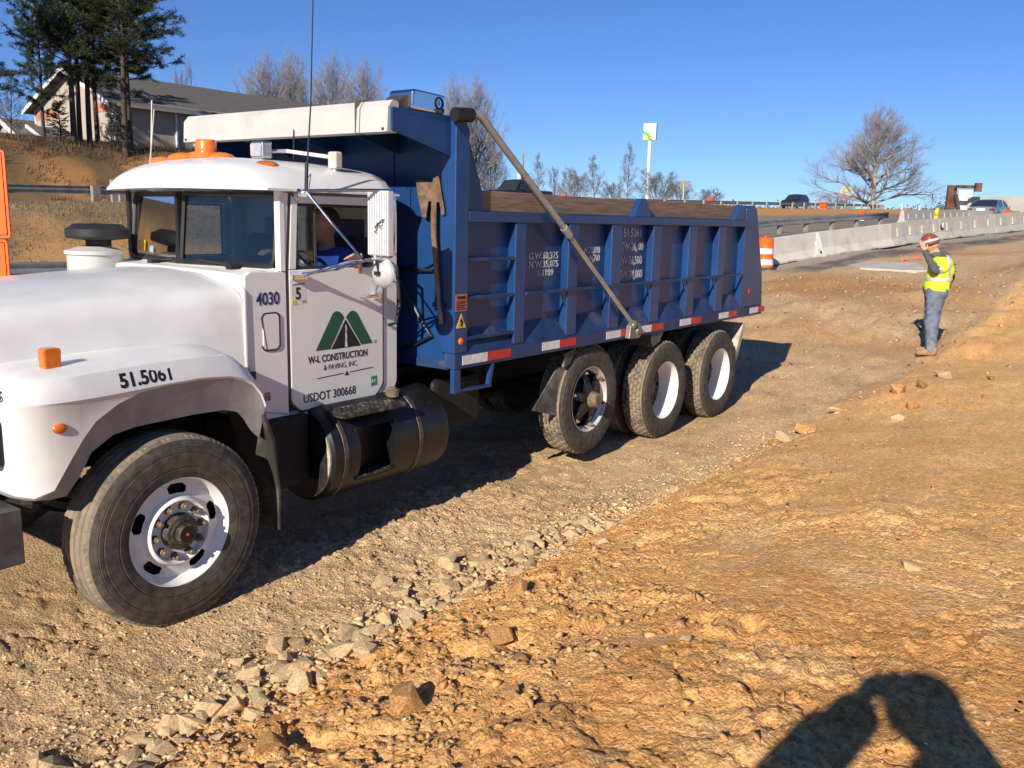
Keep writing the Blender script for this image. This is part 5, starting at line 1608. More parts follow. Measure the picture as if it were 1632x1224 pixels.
# ================================================================== TREES
bark = M('bare_bark', (.215, .195, .19), .9, var=.2, vs=3)
bark_pale = M('sycamore_bark', (.36, .31, .26), .9, var=.25, vs=1.2)
pine_bark = M('pine_bark', (.070, .050, .040), .9, var=.25, vs=4)
needle_a = M('pine_needles', (.050, .066, .036), .8, var=.35, vs=1.2, spec=.15)

def tubes_np(branches, nmax=6):
    """branches: list of (points (k,3), radii (k)) -> V, F quads"""
    Vs, Fs, o = [], [], 0
    for pts, rad in branches:
        k = len(pts)
        n = 6 if rad[0] > .10 else (4 if rad[0] > .035 else 3)
        d = np.gradient(pts, axis=0)
        d /= np.linalg.norm(d, axis=1)[:, None] + 1e-9
        ref = np.array([0, 0, 1.]) if abs(d[0, 2]) < .9 else np.array([1., 0, 0])
        a = np.cross(d, ref)
        a /= np.linalg.norm(a, axis=1)[:, None] + 1e-9
        b = np.cross(d, a)
        t = np.arange(n) * 2 * math.pi / n
        ring = pts[:, None, :] + rad[:, None, None] * (a[:, None, :] * np.cos(t)[None, :, None] + b[:, None, :] * np.sin(t)[None, :, None])
        Vs.append(ring.reshape(-1, 3))
        i = np.arange(k - 1)[:, None] * n
        j = np.arange(n)[None, :]
        j2 = (j + 1) % n
        Fs.append((np.stack([i + j, i + j2, i + n + j2, i + n + j], -1).reshape(-1, 4)) + o)
        o += k * n
    return np.concatenate(Vs), np.concatenate(Fs)

def bare_tree_mesh(seed, H, crown_w, trunk_frac, r0, up_bias, levels=4, kids_n=(7, 6, 6, 5), stems=1, rmin=.014):
    g = np.random.default_rng(seed)
    trunk, crown = [], []
    def branch(p, d, L, r, lev):
        k = 7 if lev == 0 else (5 if lev < 3 else 3)
        pts, rad = [p], [r]
        q, dd = p.copy(), d.copy()
        for i in range(1, k):
            dd = dd + g.normal(size=3) * (.06 if lev == 0 else .17) + np.array([0, 0, up_bias * (.05 if lev == 0 else .22)])
            dd /= np.linalg.norm(dd)
            q = q + dd * L / (k - 1)
            pts.append(q.copy())
            rad.append(max(rmin * .6, r * (1 - (.55 if lev == 0 else .75) * i / (k - 1))))
        pts, rad = np.array(pts), np.array(rad)
        (trunk if lev <= 0 else crown).append((pts, rad))
        if lev >= levels:
            return
        n = kids_n[min(lev, len(kids_n) - 1)]
        for c in range(n):
            f = (trunk_frac + (1 - trunk_frac) * (c + g.random()) / n) if lev == 0 else (.22 + .78 * (c + g.random() * .9) / n)
            f = min(.995, f)
            x = f * (k - 1)
            i = int(min(x, k - 2))
            pos = pts[i] + (pts[i + 1] - pts[i]) * (x - i)
            ax = pts[i + 1] - pts[i]
            ax /= np.linalg.norm(ax)
            side = np.cross(ax, g.normal(size=3))
            side /= np.linalg.norm(side) + 1e-9
            if lev == 0:
                az_ = 2.39996 * c + .4 * g.random()
                side = np.array([math.cos(az_), math.sin(az_), 0.0])
            ang = R(g.uniform(-8, 8) + 68 - 42 * (f - trunk_frac) / (1 - trunk_frac)) if lev == 0 else R(g.uniform(20, 50))
            nd_ = ax * math.cos(ang) + side * math.sin(ang)
            if lev == 0:
                Lc = crown_w * .62 * (1.1 - .55 * (f - trunk_frac) / (1 - trunk_frac)) * g.uniform(.8, 1.15)
            else:
                Lc = L * g.uniform(.42, .66) * (1.05 - .35 * f)
            rc = max(rmin, (rad[i]) * g.uniform(.42, .62))
            branch(pos, nd_, Lc, rc, lev + 1)
    for s in range(stems):
        a = s * 2.4 + seed
        d = np.array([.22 * math.cos(a) * (stems > 1), .22 * math.sin(a) * (stems > 1), 1.0])
        branch(np.array([.25 * math.cos(a) * (stems > 1), .25 * math.sin(a) * (stems > 1), -.3]), d / np.linalg.norm(d), H * .86, r0 * (1 if s == 0 else .8), 0)
    return tubes_np(trunk), tubes_np(crown)

def to_mesh(name, VF, mat, smooth=True):
    V_, F_ = VF
    o = mesh_np(name, V_, F_, mat, smooth=smooth)
    me = o.data
    COL.objects.unlink(o)
    bpy.data.objects.remove(o)
    return me
proto = {}
for key, args, mt in (('vase', dict(seed=3, H=15, crown_w=10.5, trunk_frac=.12, r0=.26, up_bias=.9, kids_n=(15, 8, 7, 5), rmin=.013), bark),
                      ('vase2', dict(seed=8, H=15, crown_w=9.5, trunk_frac=.16, r0=.22, up_bias=.9, kids_n=(9, 8, 7, 5), stems=2, rmin=.013), bark),
                      ('round', dict(seed=15, H=10, crown_w=10.0, trunk_frac=.06, r0=.20, up_bias=.6, kids_n=(9, 8, 8, 6), stems=3, rmin=.013), bark),
                      ('tall', dict(seed=21, H=16, crown_w=6.2, trunk_frac=.15, r0=.17, up_bias=.5, kids_n=(24, 7, 6, 5), rmin=.014), bark),
                      ('sycamore', dict(seed=34, H=21, crown_w=19.0, trunk_frac=.10, r0=.60, up_bias=.30, kids_n=(34, 10, 8, 6), rmin=.014), bark_pale)):
    tr, cr = bare_tree_mesh(**args)
    proto[key] = (to_mesh('trunk', tr, mt), to_mesh('crown', cr, mt if key != 'sycamore' else M('sycamore_twigs', (.30, .275, .27), .9, var=.25, vs=1)), float(np.percentile(cr[0][:, 2], 99.7)), 2 * float(np.percentile(np.hypot(cr[0][:, 0], cr[0][:, 1]), 97)))

def plant(kind, px, top_py, dist, label, group=None, name='bare_tree', zg=None, wscale=1.0, wpx=None):
    p = at_px(px, 340, dist)
    zg = float(zbase(p.x, p.y)) if zg is None else zg
    top = at_px(px, top_py, dist).z
    t = thing(name, label, 'tree', (p.x, p.y, zg), group)
    s = (top - zg) / proto[kind][2]
    for nm, me in (('trunk', proto[kind][0]), ('crown', proto[kind][1])):
        o = bpy.data.objects.new(nm, me)
        COL.objects.link(o)
        o.parent = t
    sw_ = s * wscale if wpx is None else (wpx * dist / 1411) / proto[kind][3]
    t.scale = (sw_, sw_, s)
    t.rotation_euler[2] = random.uniform(0, 6.3)
    return t
gb = 'bare winter trees behind the house'
plant('sycamore', 428, 92, 112, 'leftmost bare tree above the house roof behind the antenna', gb, wpx=150)
plant('sycamore', 470, 86, 116, 'bare tree just left of the whip antenna', gb, wpx=140)
plant('sycamore', 532, 92, 112, 'bare tree just right of the whip antenna', gb, wpx=140)
plant('sycamore', 582, 100, 110, 'bare tree above the right end of the tarp housing', gb, wpx=125)
plant('round', 303, 108, 130, 'small bare tree top peeking over the house ridge', gb, wpx=50)
gc = 'bare winter trees on the skyline behind the dump bed'
plant('sycamore', 722, 128, 100, 'bare tree left of the pair behind the tarp arm top', gc, wpx=92)
plant('sycamore', 757, 126, 104, 'bare tree right of the pair behind the tarp arm top', gc, wpx=108)
plant('round', 782, 220, 108, 'low rounded bare tree behind the tarp arm bend', gc, wpx=62)
plant('tall', 858, 244, 135, 'slim bare tree right of the utility pole', gc, wpx=34)
plant('vase', 884, 266, 140, 'small thin bare tree between slim and rounded trees', gc, wpx=34)
plant('round', 914, 268, 136, 'dense rounded bare tree behind the middle of the bed', gc, wpx=70)
plant('tall', 948, 247, 130, 'dark twiggy bare tree left of the tallest slim one', gc, wpx=44)
plant('round', 974, 288, 132, 'low bare shrub tree at the foot of the tallest slim tree', gc, wpx=48)
plant('tall', 997, 229, 128, 'tallest slim bare tree left of the tall white sign pole', gc, wpx=38)
plant('round', 1046, 270, 130, 'wide low bare tree at the foot of the tall sign pole', gc, wpx=84)
plant('round', 1078, 286, 150, 'low bare tree right of the tall sign pole', gc, wpx=60)
plant('round', 1132, 300, 170, 'small distant bare tree left of the dark car', gc, wpx=56)
plant('sycamore', 1391, 170, 183, 'big spreading pale-barked bare tree on the right skyline', name='sycamore_tree', zg=5.0, wpx=192)
plant('round', 1336, 312, 262, 'low bare thicket tree at the foot of the sign with arches', gc, wpx=60)

# ------------------------------------------------------------------ pines
def pine_mesh(seed, H, clear, width, dens=1.0, nblade=16):
    g = np.random.default_rng(seed)
    tr, br = [], []
    k = 9
    pts = np.array([[.25 * math.sin(i * .7 + seed) * i / k, .22 * math.cos(i * .9 + seed) * i / k, H * i / (k - 1) - .3] for i in range(k)])
    tr.append((pts, np.linspace(.19, .03, k)))
    B = []
    nb = int(74 * dens)
    for b in range(nb):
        f = clear + (1 - clear) * (b + g.random()) / nb
        if f < clear + .06 and g.random() < .4:
            continue
        i = min(int(f * (k - 1)), k - 2)
        p = pts[i] + (pts[i + 1] - pts[i]) * (f * (k - 1) - i)
        a = g.uniform(0, 6.3)
        rel = (f - clear) / (1 - clear)
        L = width * (1.0 - .72 * rel ** 1.6) * g.uniform(.45, 1.12) * (.6 + .4 * min(1, rel / .15))
        el = R(g.uniform(-8, 25) + 25 * rel)
        d = np.array([math.cos(a) * math.cos(el), math.sin(a) * math.cos(el), math.sin(el)])
        m = 5
        q = [p]
        for j in range(1, m):
            d = d + g.normal(size=3) * .12 + np.array([0, 0, .05])
            d /= np.linalg.norm(d)
            q.append(q[-1] + d * L / (m - 1))
        q = np.array(q)
        br.append((q, np.linspace(.045 * L / width + .012, .008, m)))
        for s in range(int(5 + 6 * L / width)):
            f2 = g.uniform(.25, 1.0)
            x = f2 * (m - 1)
            jj = min(int(x), m - 2)
            p2 = q[jj] + (q[jj + 1] - q[jj]) * (x - jj)
            d2 = d + g.normal(size=3) * .65
            d2[2] = d2[2] * .5 + .12
            d2 /= np.linalg.norm(d2)
            L2 = L * g.uniform(.16, .36)
            q2 = np.array([p2, p2 + d2 * L2 * .55, p2 + d2 * L2 + np.array([0, 0, .05])])
            br.append((q2, np.array([.014, .01, .006])))
            for c_ in np.linspace(.30, 1.0, 4):
                B.append((p2 + d2 * L2 * c_, d2))
    V1 = tubes_np(tr)
    V2 = tubes_np(br)
    Bp = np.array([b[0] for b in B])
    Bd = np.array([b[1] for b in B])
    n = len(Bp) * nblade
    P = np.repeat(Bp, nblade, 0) + g.normal(size=(n, 3)) * .055
    D = np.repeat(Bd, nblade, 0) * .5 + g.normal(size=(n, 3)) * .75
    D[:, 2] += .15
    D /= np.linalg.norm(D, axis=1)[:, None]
    S = np.cross(D, g.normal(size=(n, 3)))
    S /= np.linalg.norm(S, axis=1)[:, None] + 1e-9
    Ln = g.uniform(.13, .26, (n, 1))
    w = .016
    V3 = np.stack([P - S * w, P + S * w, P + D * Ln], 1).reshape(-1, 3)
    F3 = np.arange(n * 3).reshape(-1, 3)
    return V1, V2, (V3, F3)
pines = []
for sd, H, cl, wd, dn in ((5, 14.5, .27, 3.7, 1.25), (9, 15.5, .31, 3.4, 1.25), (14, 12.5, .16, 3.2, 1.0)):
    a, b, c_ = pine_mesh(sd, H, cl, wd, dn)
    pines.append((to_mesh('trunk', a, pine_bark), to_mesh('branches', b, pine_bark), to_mesh('crown', c_, needle_a, smooth=False), H))
def pine(kind, px, dist, label, s=1.0, w=1.0):
    p = at_px(px, 240, dist)
    zg = zat(p.x, p.y)
    t = thing('pine_tree', label, 'tree', (p.x, p.y, zg - .1), 'dark pines on the bank above the road')
    for nm, me in zip(('trunk', 'branches', 'crown'), pines[kind][:3]):
        o = bpy.data.objects.new(nm, me)
        COL.objects.link(o)
        o.parent = t
    t.scale = (s * w, s * w, s)
    t.rotation_euler[2] = random.uniform(0, 6.3)
pine(0, 119, 53, 'pine with forked trunk left of the pale gable centre', 1.0)
pine(1, 129, 53.6, 'pine right beside the forked one before the gable', .92)
pine(1, 144, 54, 'straight pine standing before the middle of the gable', 1.0)
pine(0, 157, 55, 'slim pine before the right half of the gable', .95, .9)
pine(1, 201, 53, 'pine at the near corner of the house, left of a pair', .95, 1.15)
pine(0, 209, 54, 'pine at the near corner of the house, right of a pair', .90, 1.1)
pine(2, 72, 57, 'shorter bushy pine left of the gable', .80, .8)
pine(2, -48, 48, 'pine reaching in from the left picture edge', .98, 1.15)
plant('tall', 28, 118, 52, 'thin leafless tree at the far left below the pine branch', name='bare_tree')
plant('tall', 8, 140, 56, 'thin leafless tree at the left picture edge', name='bare_tree')
for k, (px, py, d_, lab) in enumerate(((98, 215, 54, 'small leafy evergreen sapling left of the pine trunks'), (188, 225, 53, 'low evergreen shrub at the corner of the pale gable wall'))):
    pine(2, px, d_, lab, .20, 1.5)
# distant evergreen belt on the right skyline
wd_ = []
g = np.random.default_rng(4)
for k in range(170):
    px = g.uniform(1425, 1545) if k < 120 else g.uniform(1150, 1300)
    p = at_px(px, 332, 260 + g.uniform(-20, 20))
    h = g.uniform(2.0, 4.0) * (1.6 if px > 1495 else 1.0)
    wd_.append((p.x, p.y, 4.0, h))
Vs, Fs, o = [], [], 0
for (x, y, z, h) in wd_:
    nn = 90
    P = g.normal(size=(nn, 3)) * np.array([1.6, 1.6, h * .28]) + np.array([x, y, z + h * .5])
    S = g.normal(size=(nn, 3)) * .35
    D = g.normal(size=(nn, 3)) * .35
    Vs.append(np.stack([P, P + S, P + D], 1).reshape(-1, 3))
    Fs.append(np.arange(nn * 3).reshape(-1, 3) + o)
    o += nn * 3
tag(mesh_np('distant_wood', np.concatenate(Vs), np.concatenate(Fs), M('far_wood', (.10, .10, .08), .9, var=.3, vs=.3)), 'low dark belt of distant trees on the right skyline', kind='stuff')
# dry grass on the banks
def grass(name, n, area, hmin, hmax, mat, label, keep):
    x = rng.uniform(area[0], area[1], n)
    y = rng.uniform(area[2], area[3], n)
    m = keep(x, y)
    x, y = x[m], y[m]
    z = np.array([zat(a, b) for a, b in zip(x, y)])
    n = len(x)
    h = rng.uniform(hmin, hmax, n)
    a = rng.uniform(0, 6.3, n)
    lean = rng.normal(size=(n, 2)) * .35 * h[:, None]
    w = .018
    A = np.stack([x - w * np.cos(a), y - w * np.sin(a), z - .02], -1)
    B = np.stack([x + w * np.cos(a), y + w * np.sin(a), z - .02], -1)
    C_ = np.stack([x + lean[:, 0], y + lean[:, 1], z + h], -1)
    return tag(mesh_np(name, np.stack([A, B, C_], 1).reshape(-1, 3), np.arange(n * 3).reshape(-1, 3), mat), label, kind='stuff')
drygrass = M('dry_grass', (.22, .165, .09), .9, var=.35, vs=.7)
grass('dry_grass', 36000, (6, 44, 24.5, 36), .03, .13, drygrass, 'dry brown grass on the bank below the upper guardrail', lambda x, y: (y - np.array(yguard(x)) > 2.5) & (fbm(x, y, .35, 4, 151) + .9 * (sstep(26, 30, y) - .5) + rng.normal(size=len(x)) * .2 > -.1))
grass('bank_brush', 26000, (8, 62, 46.5, 56), .10, .55, M('brown_brush', (.12, .085, .05), .9, var=.4, vs=.8), 'brown weeds and leaf litter on the cut bank under the pines', lambda x, y: fbm(x, y, .5, 3, 171) + .5 * sstep(49, 52, y) > .05)

# ================================================================== HOUSES
siding = M('stucco_cream', (.40, .345, .29), .9, var=.06, vs=1)
brick_m = M('brick_red', (.42, .17, .11), .9, var=.25, vs=2)
roofm = M('grey_shingles', (.115, .105, .098), .9, var=.12, vs=2, stretch=(1, 1, 6))
trimw = M('white_trim', (.75, .75, .74), .6, var=.04)
shadew = M('dark_glass', (.03, .035, .04), .1)
X0, X1_, Yn, Yf, ZB, ZE, ZR = 33.9, 60.0, 60.0, 71.2, 5.9, 9.65, 12.15
ym_ = (Yn + Yf) / 2
house = thing('house', 'long cream house with grey roof and gable facing left behind the pines', 'house', (X0, Yn, ZB))
MB().prism([(Yn, ZB), (Yf, ZB), (Yf, ZE), (ym_, ZR - .12), (Yn, ZE)], X0, X1_, 'x').build('wall', siding, house)
for s, (ya, yb_) in enumerate(((Yn - .6, ym_), (Yf + .6, ym_))):
    rf_ = MB()
    za = ZE - .27
    rf_.add([(X0 - .7, ya, za), (X1_ + .5, ya, za), (X1_ + .5, yb_, ZR), (X0 - .7, yb_, ZR), (X0 - .7, ya, za - .16), (X1_ + .5, ya, za - .16), (X1_ + .5, yb_, ZR - .16), (X0 - .7, yb_, ZR - .16)],
            [(0, 1, 2, 3), (7, 6, 5, 4), (0, 4, 5, 1), (1, 5, 6, 2), (2, 6, 7, 3), (3, 7, 4, 0)])
    rf_.build('roof', roofm, house)
    MB().add([(X0 - .74, ya, za + .02), (X0 - .70, ya, za + .02), (X0 - .70, yb_, ZR + .02), (X0 - .74, yb_, ZR + .02), (X0 - .74, ya, za - .30), (X0 - .70, ya, za - .30), (X0 - .70, yb_, ZR - .30), (X0 - .74, yb_, ZR - .30)],
             [(0, 1, 2, 3), (7, 6, 5, 4), (0, 4, 5, 1), (1, 5, 6, 2), (2, 6, 7, 3), (3, 7, 4, 0)]).build('barge_board', trimw, house)
MB().box(X0 - .05, X1_, Yn - .66, Yn - .60, ZE - .46, ZE - .28).build('gutter', M('gutter_grey', (.32, .32, .32), .5), house)
for y0, y1, z0, z1 in ((Yn + .05, Yn + 2.2, ZE - .75, ZE - .15), (Yf - 3.4, Yf - .1, ZE - .9, ZE - .3)):
    MB().box(X0 - .03, X0 + .02, y0, y1, z0, z1).build('brick_panel', brick_m, house)
for y in (Yn - .02, Yf - .06):
    MB().box(X0 - .05, X0 + .1, y, y + .1, ZB, ZE - .05).build('downpipe', trimw, house)
for x in (40.0, 46.0, 52.0):
    w_ = MB().box(x, x + 1.4, Yn - .05, Yn + .02, ZB + 1.1, ZB + 2.5).build('window', trimw, house)
    MB().box(x + .1, x + 1.3, Yn - .07, Yn - .05, ZB + 1.2, ZB + 2.4).build('pane', shadew, w_)
MB().box(38.5, 38.62, Yn - .14, Yn - .02, ZB, ZE - .3).build('downpipe', trimw, house)
# small gabled house further left
h2 = thing('small_house', 'small house with white-trimmed gable at the far left edge', 'house', (26.0, 66, 6))
pA = at_px(14, 215, 66)
xA, yA = pA.x, pA.y
MB().prism([(yA - 2.0, 5.6), (yA + 3.0, 5.6), (yA + 3.0, 7.4), (yA + .5, 8.55), (yA - 2.0, 7.4)], xA, xA + 9, 'x').build('wall', siding, h2)
for ya, yb_ in ((yA - 2.4, yA + .5), (yA + 3.4, yA + .5)):
    MB().add([(xA - .4, ya, 7.25), (xA + 9.3, ya, 7.25), (xA + 9.3, yb_, 8.75), (xA - .4, yb_, 8.75), (xA - .4, ya, 7.05), (xA + 9.3, ya, 7.05), (xA + 9.3, yb_, 8.5), (xA - .4, yb_, 8.5)],
             [(0, 1, 2, 3), (7, 6, 5, 4), (0, 4, 5, 1), (1, 5, 6, 2), (2, 6, 7, 3), (3, 7, 4, 0)]).build('roof', roofm, h2)
    MB().bar((xA - .45, ya, 7.12), (xA - .45, yb_, 8.62), .10, .30).build('barge_board', trimw, h2)
MB().box(xA - .06, xA + .01, yA - .1, yA + 1.1, 6.2, 7.3).build('window', shadew, h2)
# garage roof between the two
pB = at_px(78, 216, 63)
h3 = thing('shed', 'low grey-roofed shed with white eave between house and small gable', 'shed', (pB.x, pB.y, 6))
MB().box(pB.x - .5, pB.x + 4, pB.y - .9, pB.y + 3.6, 5.6, 6.9).build('wall', siding, h3)
MB().prism([(pB.y - 1.3, 6.85), (pB.y + 1.3, 8.0), (pB.y + 4.0, 6.85), (pB.y + 4.0, 6.75), (pB.y - 1.3, 6.75)], pB.x - .9, pB.x + 4.3, 'x').build('roof', roofm, h3)
MB().bar((pB.x - .95, pB.y - 1.3, 6.83), (pB.x - .95, pB.y + 1.3, 7.95), .08, .22).build('barge_board', trimw, h3)
# leaning white marker pole and short posts on the bank
p0, p1 = at_px(236, 258, 46.5), at_px(242, 160, 46.5)
tag(MB().tube([(p0.x, p0.y, zat(p0.x, p0.y) - .3), tuple(p1)], [.045, .035], 8).build('pole', M('pole_white', (.62, .60, .55), .6), None), 'thin pale leaning pole on the bank above the cab roof', 'pole')
p0 = at_px(182, 278, 45)
tag(MB().box(p0.x - .22, p0.x - .02, p0.y - .1, p0.y + .1, zat(p0.x, p0.y) - .3, zat(p0.x, p0.y) + 1.15).build('road_post', railwood, None, bevel=.01), 'grey wooden road post beside the cab roof edge', 'post', 'short grey posts beyond the upper road')
tag(MB().box(p0.x + .10, p0.x + .30, p0.y - .25, p0.y - .05, zat(p0.x, p0.y) - .3, zat(p0.x, p0.y) + 1.22).build('road_post', railwood, None, bevel=.01), 'second grey post right beside the first near the cab roof', 'post', 'short grey posts beyond the upper road')

# ================================================================== SIGNS
signw = M('sign_white', (.78, .78, .76), .5, var=.03)
def face_frame(p):
    n = Vector((-p.x, -p.y, 0)).normalized()              # towards the viewer
    x = Vector((-n.y, n.x, 0))
    return x, n
p = at_px(1036.5, 210, 200)
k = 200 / 1411
xx, nn_ = face_frame(p)
xx = (xx + nn_ * .28).normalized()
nn_ = Vector((xx.y, -xx.x, 0))
bpS = thing('fuel_sign', 'tall white fuel station sign with green and yellow sunburst', 'sign', (p.x, p.y, 4.2))
def sq(c, w, h, th, name, mat, par):
    v = []
    for t_ in (-th, th):
        for a, b in ((-w, -h), (w, -h), (w, h), (-w, h)):
            q = c + xx * a + Vector((0, 0, b)) + nn_ * t_
            v.append(tuple(q))
    return MB().add(v, [(0, 3, 2, 1), (4, 5, 6, 7), (0, 1, 5, 4), (1, 2, 6, 5), (2, 3, 7, 6), (3, 0, 4, 7)]).build(name, mat, par)
sq(p, 10.2 * k, 12.5 * k, .5, 'panel', signw, bpS)
MB().tube([(p.x, p.y, 3.5), (p.x, p.y, p.z - 12 * k)], .38, 12).build('pole', signw, bpS)
sgn = 1 if nn_.dot(Vector((-p.x, -p.y, 0))) > 0 else -1
off = nn_ * (.54 * sgn)
def burst(r0, r1, nr, mat, name, layer):
    c0 = p - xx * (10.2 * k) * .97 + Vector((0, 0, -12.2 * k)) + off + nn_ * (layer * .03 * sgn)
    pts = [c0]
    for i in range(nr * 2 + 1):
        a = R(-6 + 102 * i / (nr * 2))
        r = (r1 if i % 2 else r0) * k
        pts.append(c0 + xx * (r * math.cos(a)) + Vector((0, 0, r * math.sin(a))))
    pts = [q for q in pts]
    return MB().add([tuple(q) for q in pts], [(0, i, i + 1) for i in range(1, len(pts) - 1)]).build(name, mat, bpS)
burst(10.5, 15.5, 6, M('sign_green', (.01, .30, .06), .5), 'sunburst', 0)
burst(8.0, 11.0, 6, M('sign_lime', (.30, .58, .06), .5), 'sunburst', 1)
burst(5.2, 8.0, 6, M('sign_yellow', (.85, .72, .08), .5), 'sunburst', 2)
burst(2.5, 4.5, 6, signw, 'sunburst', 3)
text('sign_lettering', 'bp', M('sign_lettering_green', (.16, .33, .12), .5), bpS, tuple(p + xx * (-.6 * k) + Vector((0, 0, 4.2 * k)) + off), tuple(xx), (0, 0, 1), 6.2 * k, depth=.03, squeeze=.9)
# arches sign
p = at_px(1349, 307, 240)
k = 240 / 1411
xx, nn_ = face_frame(p)
ms = thing('arches_sign', 'red and yellow restaurant sign with double arches under the big tree', 'sign', (p.x, p.y, 4.2))
yel = M('arch_yellow', (.85, .60, .03), .5)
for s in (-1, 1):
    pts = []
    for i in range(13):
        a = math.pi * i / 12
        pts.append(tuple(p + xx * ((s * 4.2 + 4.0 * math.cos(a)) * k) + Vector((0, 0, (-5 + 13 * math.sin(a) ** .8) * k))))
    MB().tube(pts, 1.25 * k, 6).build('arch', yel, ms)
sq(p + Vector((0, 0, -6.5 * k)), 9.3 * k, 1.6 * k, .25, 'base_panel', M('sign_red', (.60, .06, .04), .5), ms)
MB().tube([(p.x, p.y, 3.8), (p.x, p.y, p.z - 7 * k)], .3, 10).build('pole', M('pole_dark', (.12, .11, .10), .6), ms)
# back of a diamond sign, utility pole, small posts
p = at_px(1090, 295, 98)
k = 98 / 1411
xx, nn_ = face_frame(p)
ds_ = thing('diamond_sign', 'grey back of a diamond road sign behind the dump bed', 'sign', (p.x, p.y, 3.9))
v = [p + xx * (9 * k), p + Vector((0, 0, 10 * k)), p - xx * (9 * k), p - Vector((0, 0, 10 * k))]
MB().add([tuple(q) for q in v] + [tuple(q - nn_ * .03) for q in v], [(0, 1, 2, 3), (7, 6, 5, 4), (0, 4, 5, 1), (1, 5, 6, 2), (2, 6, 7, 3), (3, 7, 4, 0)]).build('panel', M('sign_back', (.20, .205, .20), .6, .2), ds_)
MB().tube([(p.x - .12, p.y - .05, 3.5), (p.x - .12, p.y - .05, p.z + 8 * k)], .05, 8).build('pole', M('sign_post', (.55, .55, .53), .5), ds_)
p = at_px(833.5, 245, 118)
up_ = thing('utility_pole', 'wooden utility pole with a white transformer behind the tarp arm', 'utility pole', (p.x, p.y, 3.8))
MB().tube([(p.x, p.y, 3.3), tuple(p)], [.20, .14], 10).build('pole', M('pole_wood', (.30, .27, .24), .9), up_)
MB().lathe([(0, -.6), (.30, -.6), (.33, -.55), (.33, .5), (.2, .6), (0, .62)], (p.x - .55, p.y + .1, p.z - 3.2), 'z', 14).build('transformer', M('transformer_white', (.70, .70, .68), .5), up_, smooth=40)
MB().bar((p.x - 1.2, p.y + .4, p.z - 5.2), (p.x + 1.2, p.y - .4, p.z - 5.2), .10, .10).build('cross_arm', M('pole_wood', (.30, .27, .24), .9), up_)
for px, py, lab in ((1438, 328, 'small white roadside marker right of the big tree'), (1466, 331, 'small white roadside marker near the sheet piling')):
    p = at_px(px, py, 125)
    tag(MB().box(p.x - .22, p.x + .22, p.y - .1, p.y + .1, p.z - 1.3, p.z + .28).build('road_marker', signw, None), lab, 'marker')
# orange work sign at the left edge
p = at_px(10, 310, 9.3)
so = thing('work_sign', 'fluorescent orange work sign cut off by the left picture edge', 'sign', (p.x - .3, p.y, 0))
xs1 = (Vector((.80, -.60, 0)) * -1).normalized()
def sign_panel(z0, z1, w, right, name):
    q = [(0, z0), (-w, z0), (-w, z1), (0, z1)]
    rp = rpoly([(right, z0, .035), (right, z1, .035), (right - w, z1, .035), (right - w, z0, .035)])
    bx_, by_ = p.x, p.y
    d_ = Vector((.62, -.785, 0))
    n_ = Vector((-.785, -.62, 0))
    def W3(r, z, o):
        return (bx_ + d_.x * r + n_.x * o, by_ + d_.y * r + n_.y * o, z)
    m = len(rp)
    o = MB().add([W3(a, b, .0) for a, b in rp] + [W3(a, b, .02) for a, b in rp], [tuple(range(m)), tuple(range(2 * m - 1, m - 1, -1))] + [(i, (i + 1) % m, (i + 1) % m + m, i + m) for i in range(m)]).build(name, M('fluorescent_orange', (.95, .13, .008), .5, var=.03), so)
    rb = [(right - .03, z0 + .03), (right - .03, z1 - .03), (right - w + .03, z1 - .03), (right - w + .03, z0 + .03)]
    MB().tube([W3(a, b, .021) for a, b in rb + rb[:1]], .006, 5).build('border', ink, o)
zt = at_px(10, 240, 9.3).z; zm = at_px(10, 381, 9.3).z; zl = at_px(10, 450, 9.3).z
sign_panel(zm + .01, zt, 1.2, .02, 'panel')
sign_panel(zl - .25, zm - .01, 1.0, -.02, 'lower_panel')
MB().box(p.x - .45, p.x - .40, p.y + .50, p.y + .55, -.05, zt - .2).build('post', galvr, so)
MB().box(p.x - .75, p.x - .1, p.y + .3, p.y + .75, -.02, .06).build('foot', galvr, so)
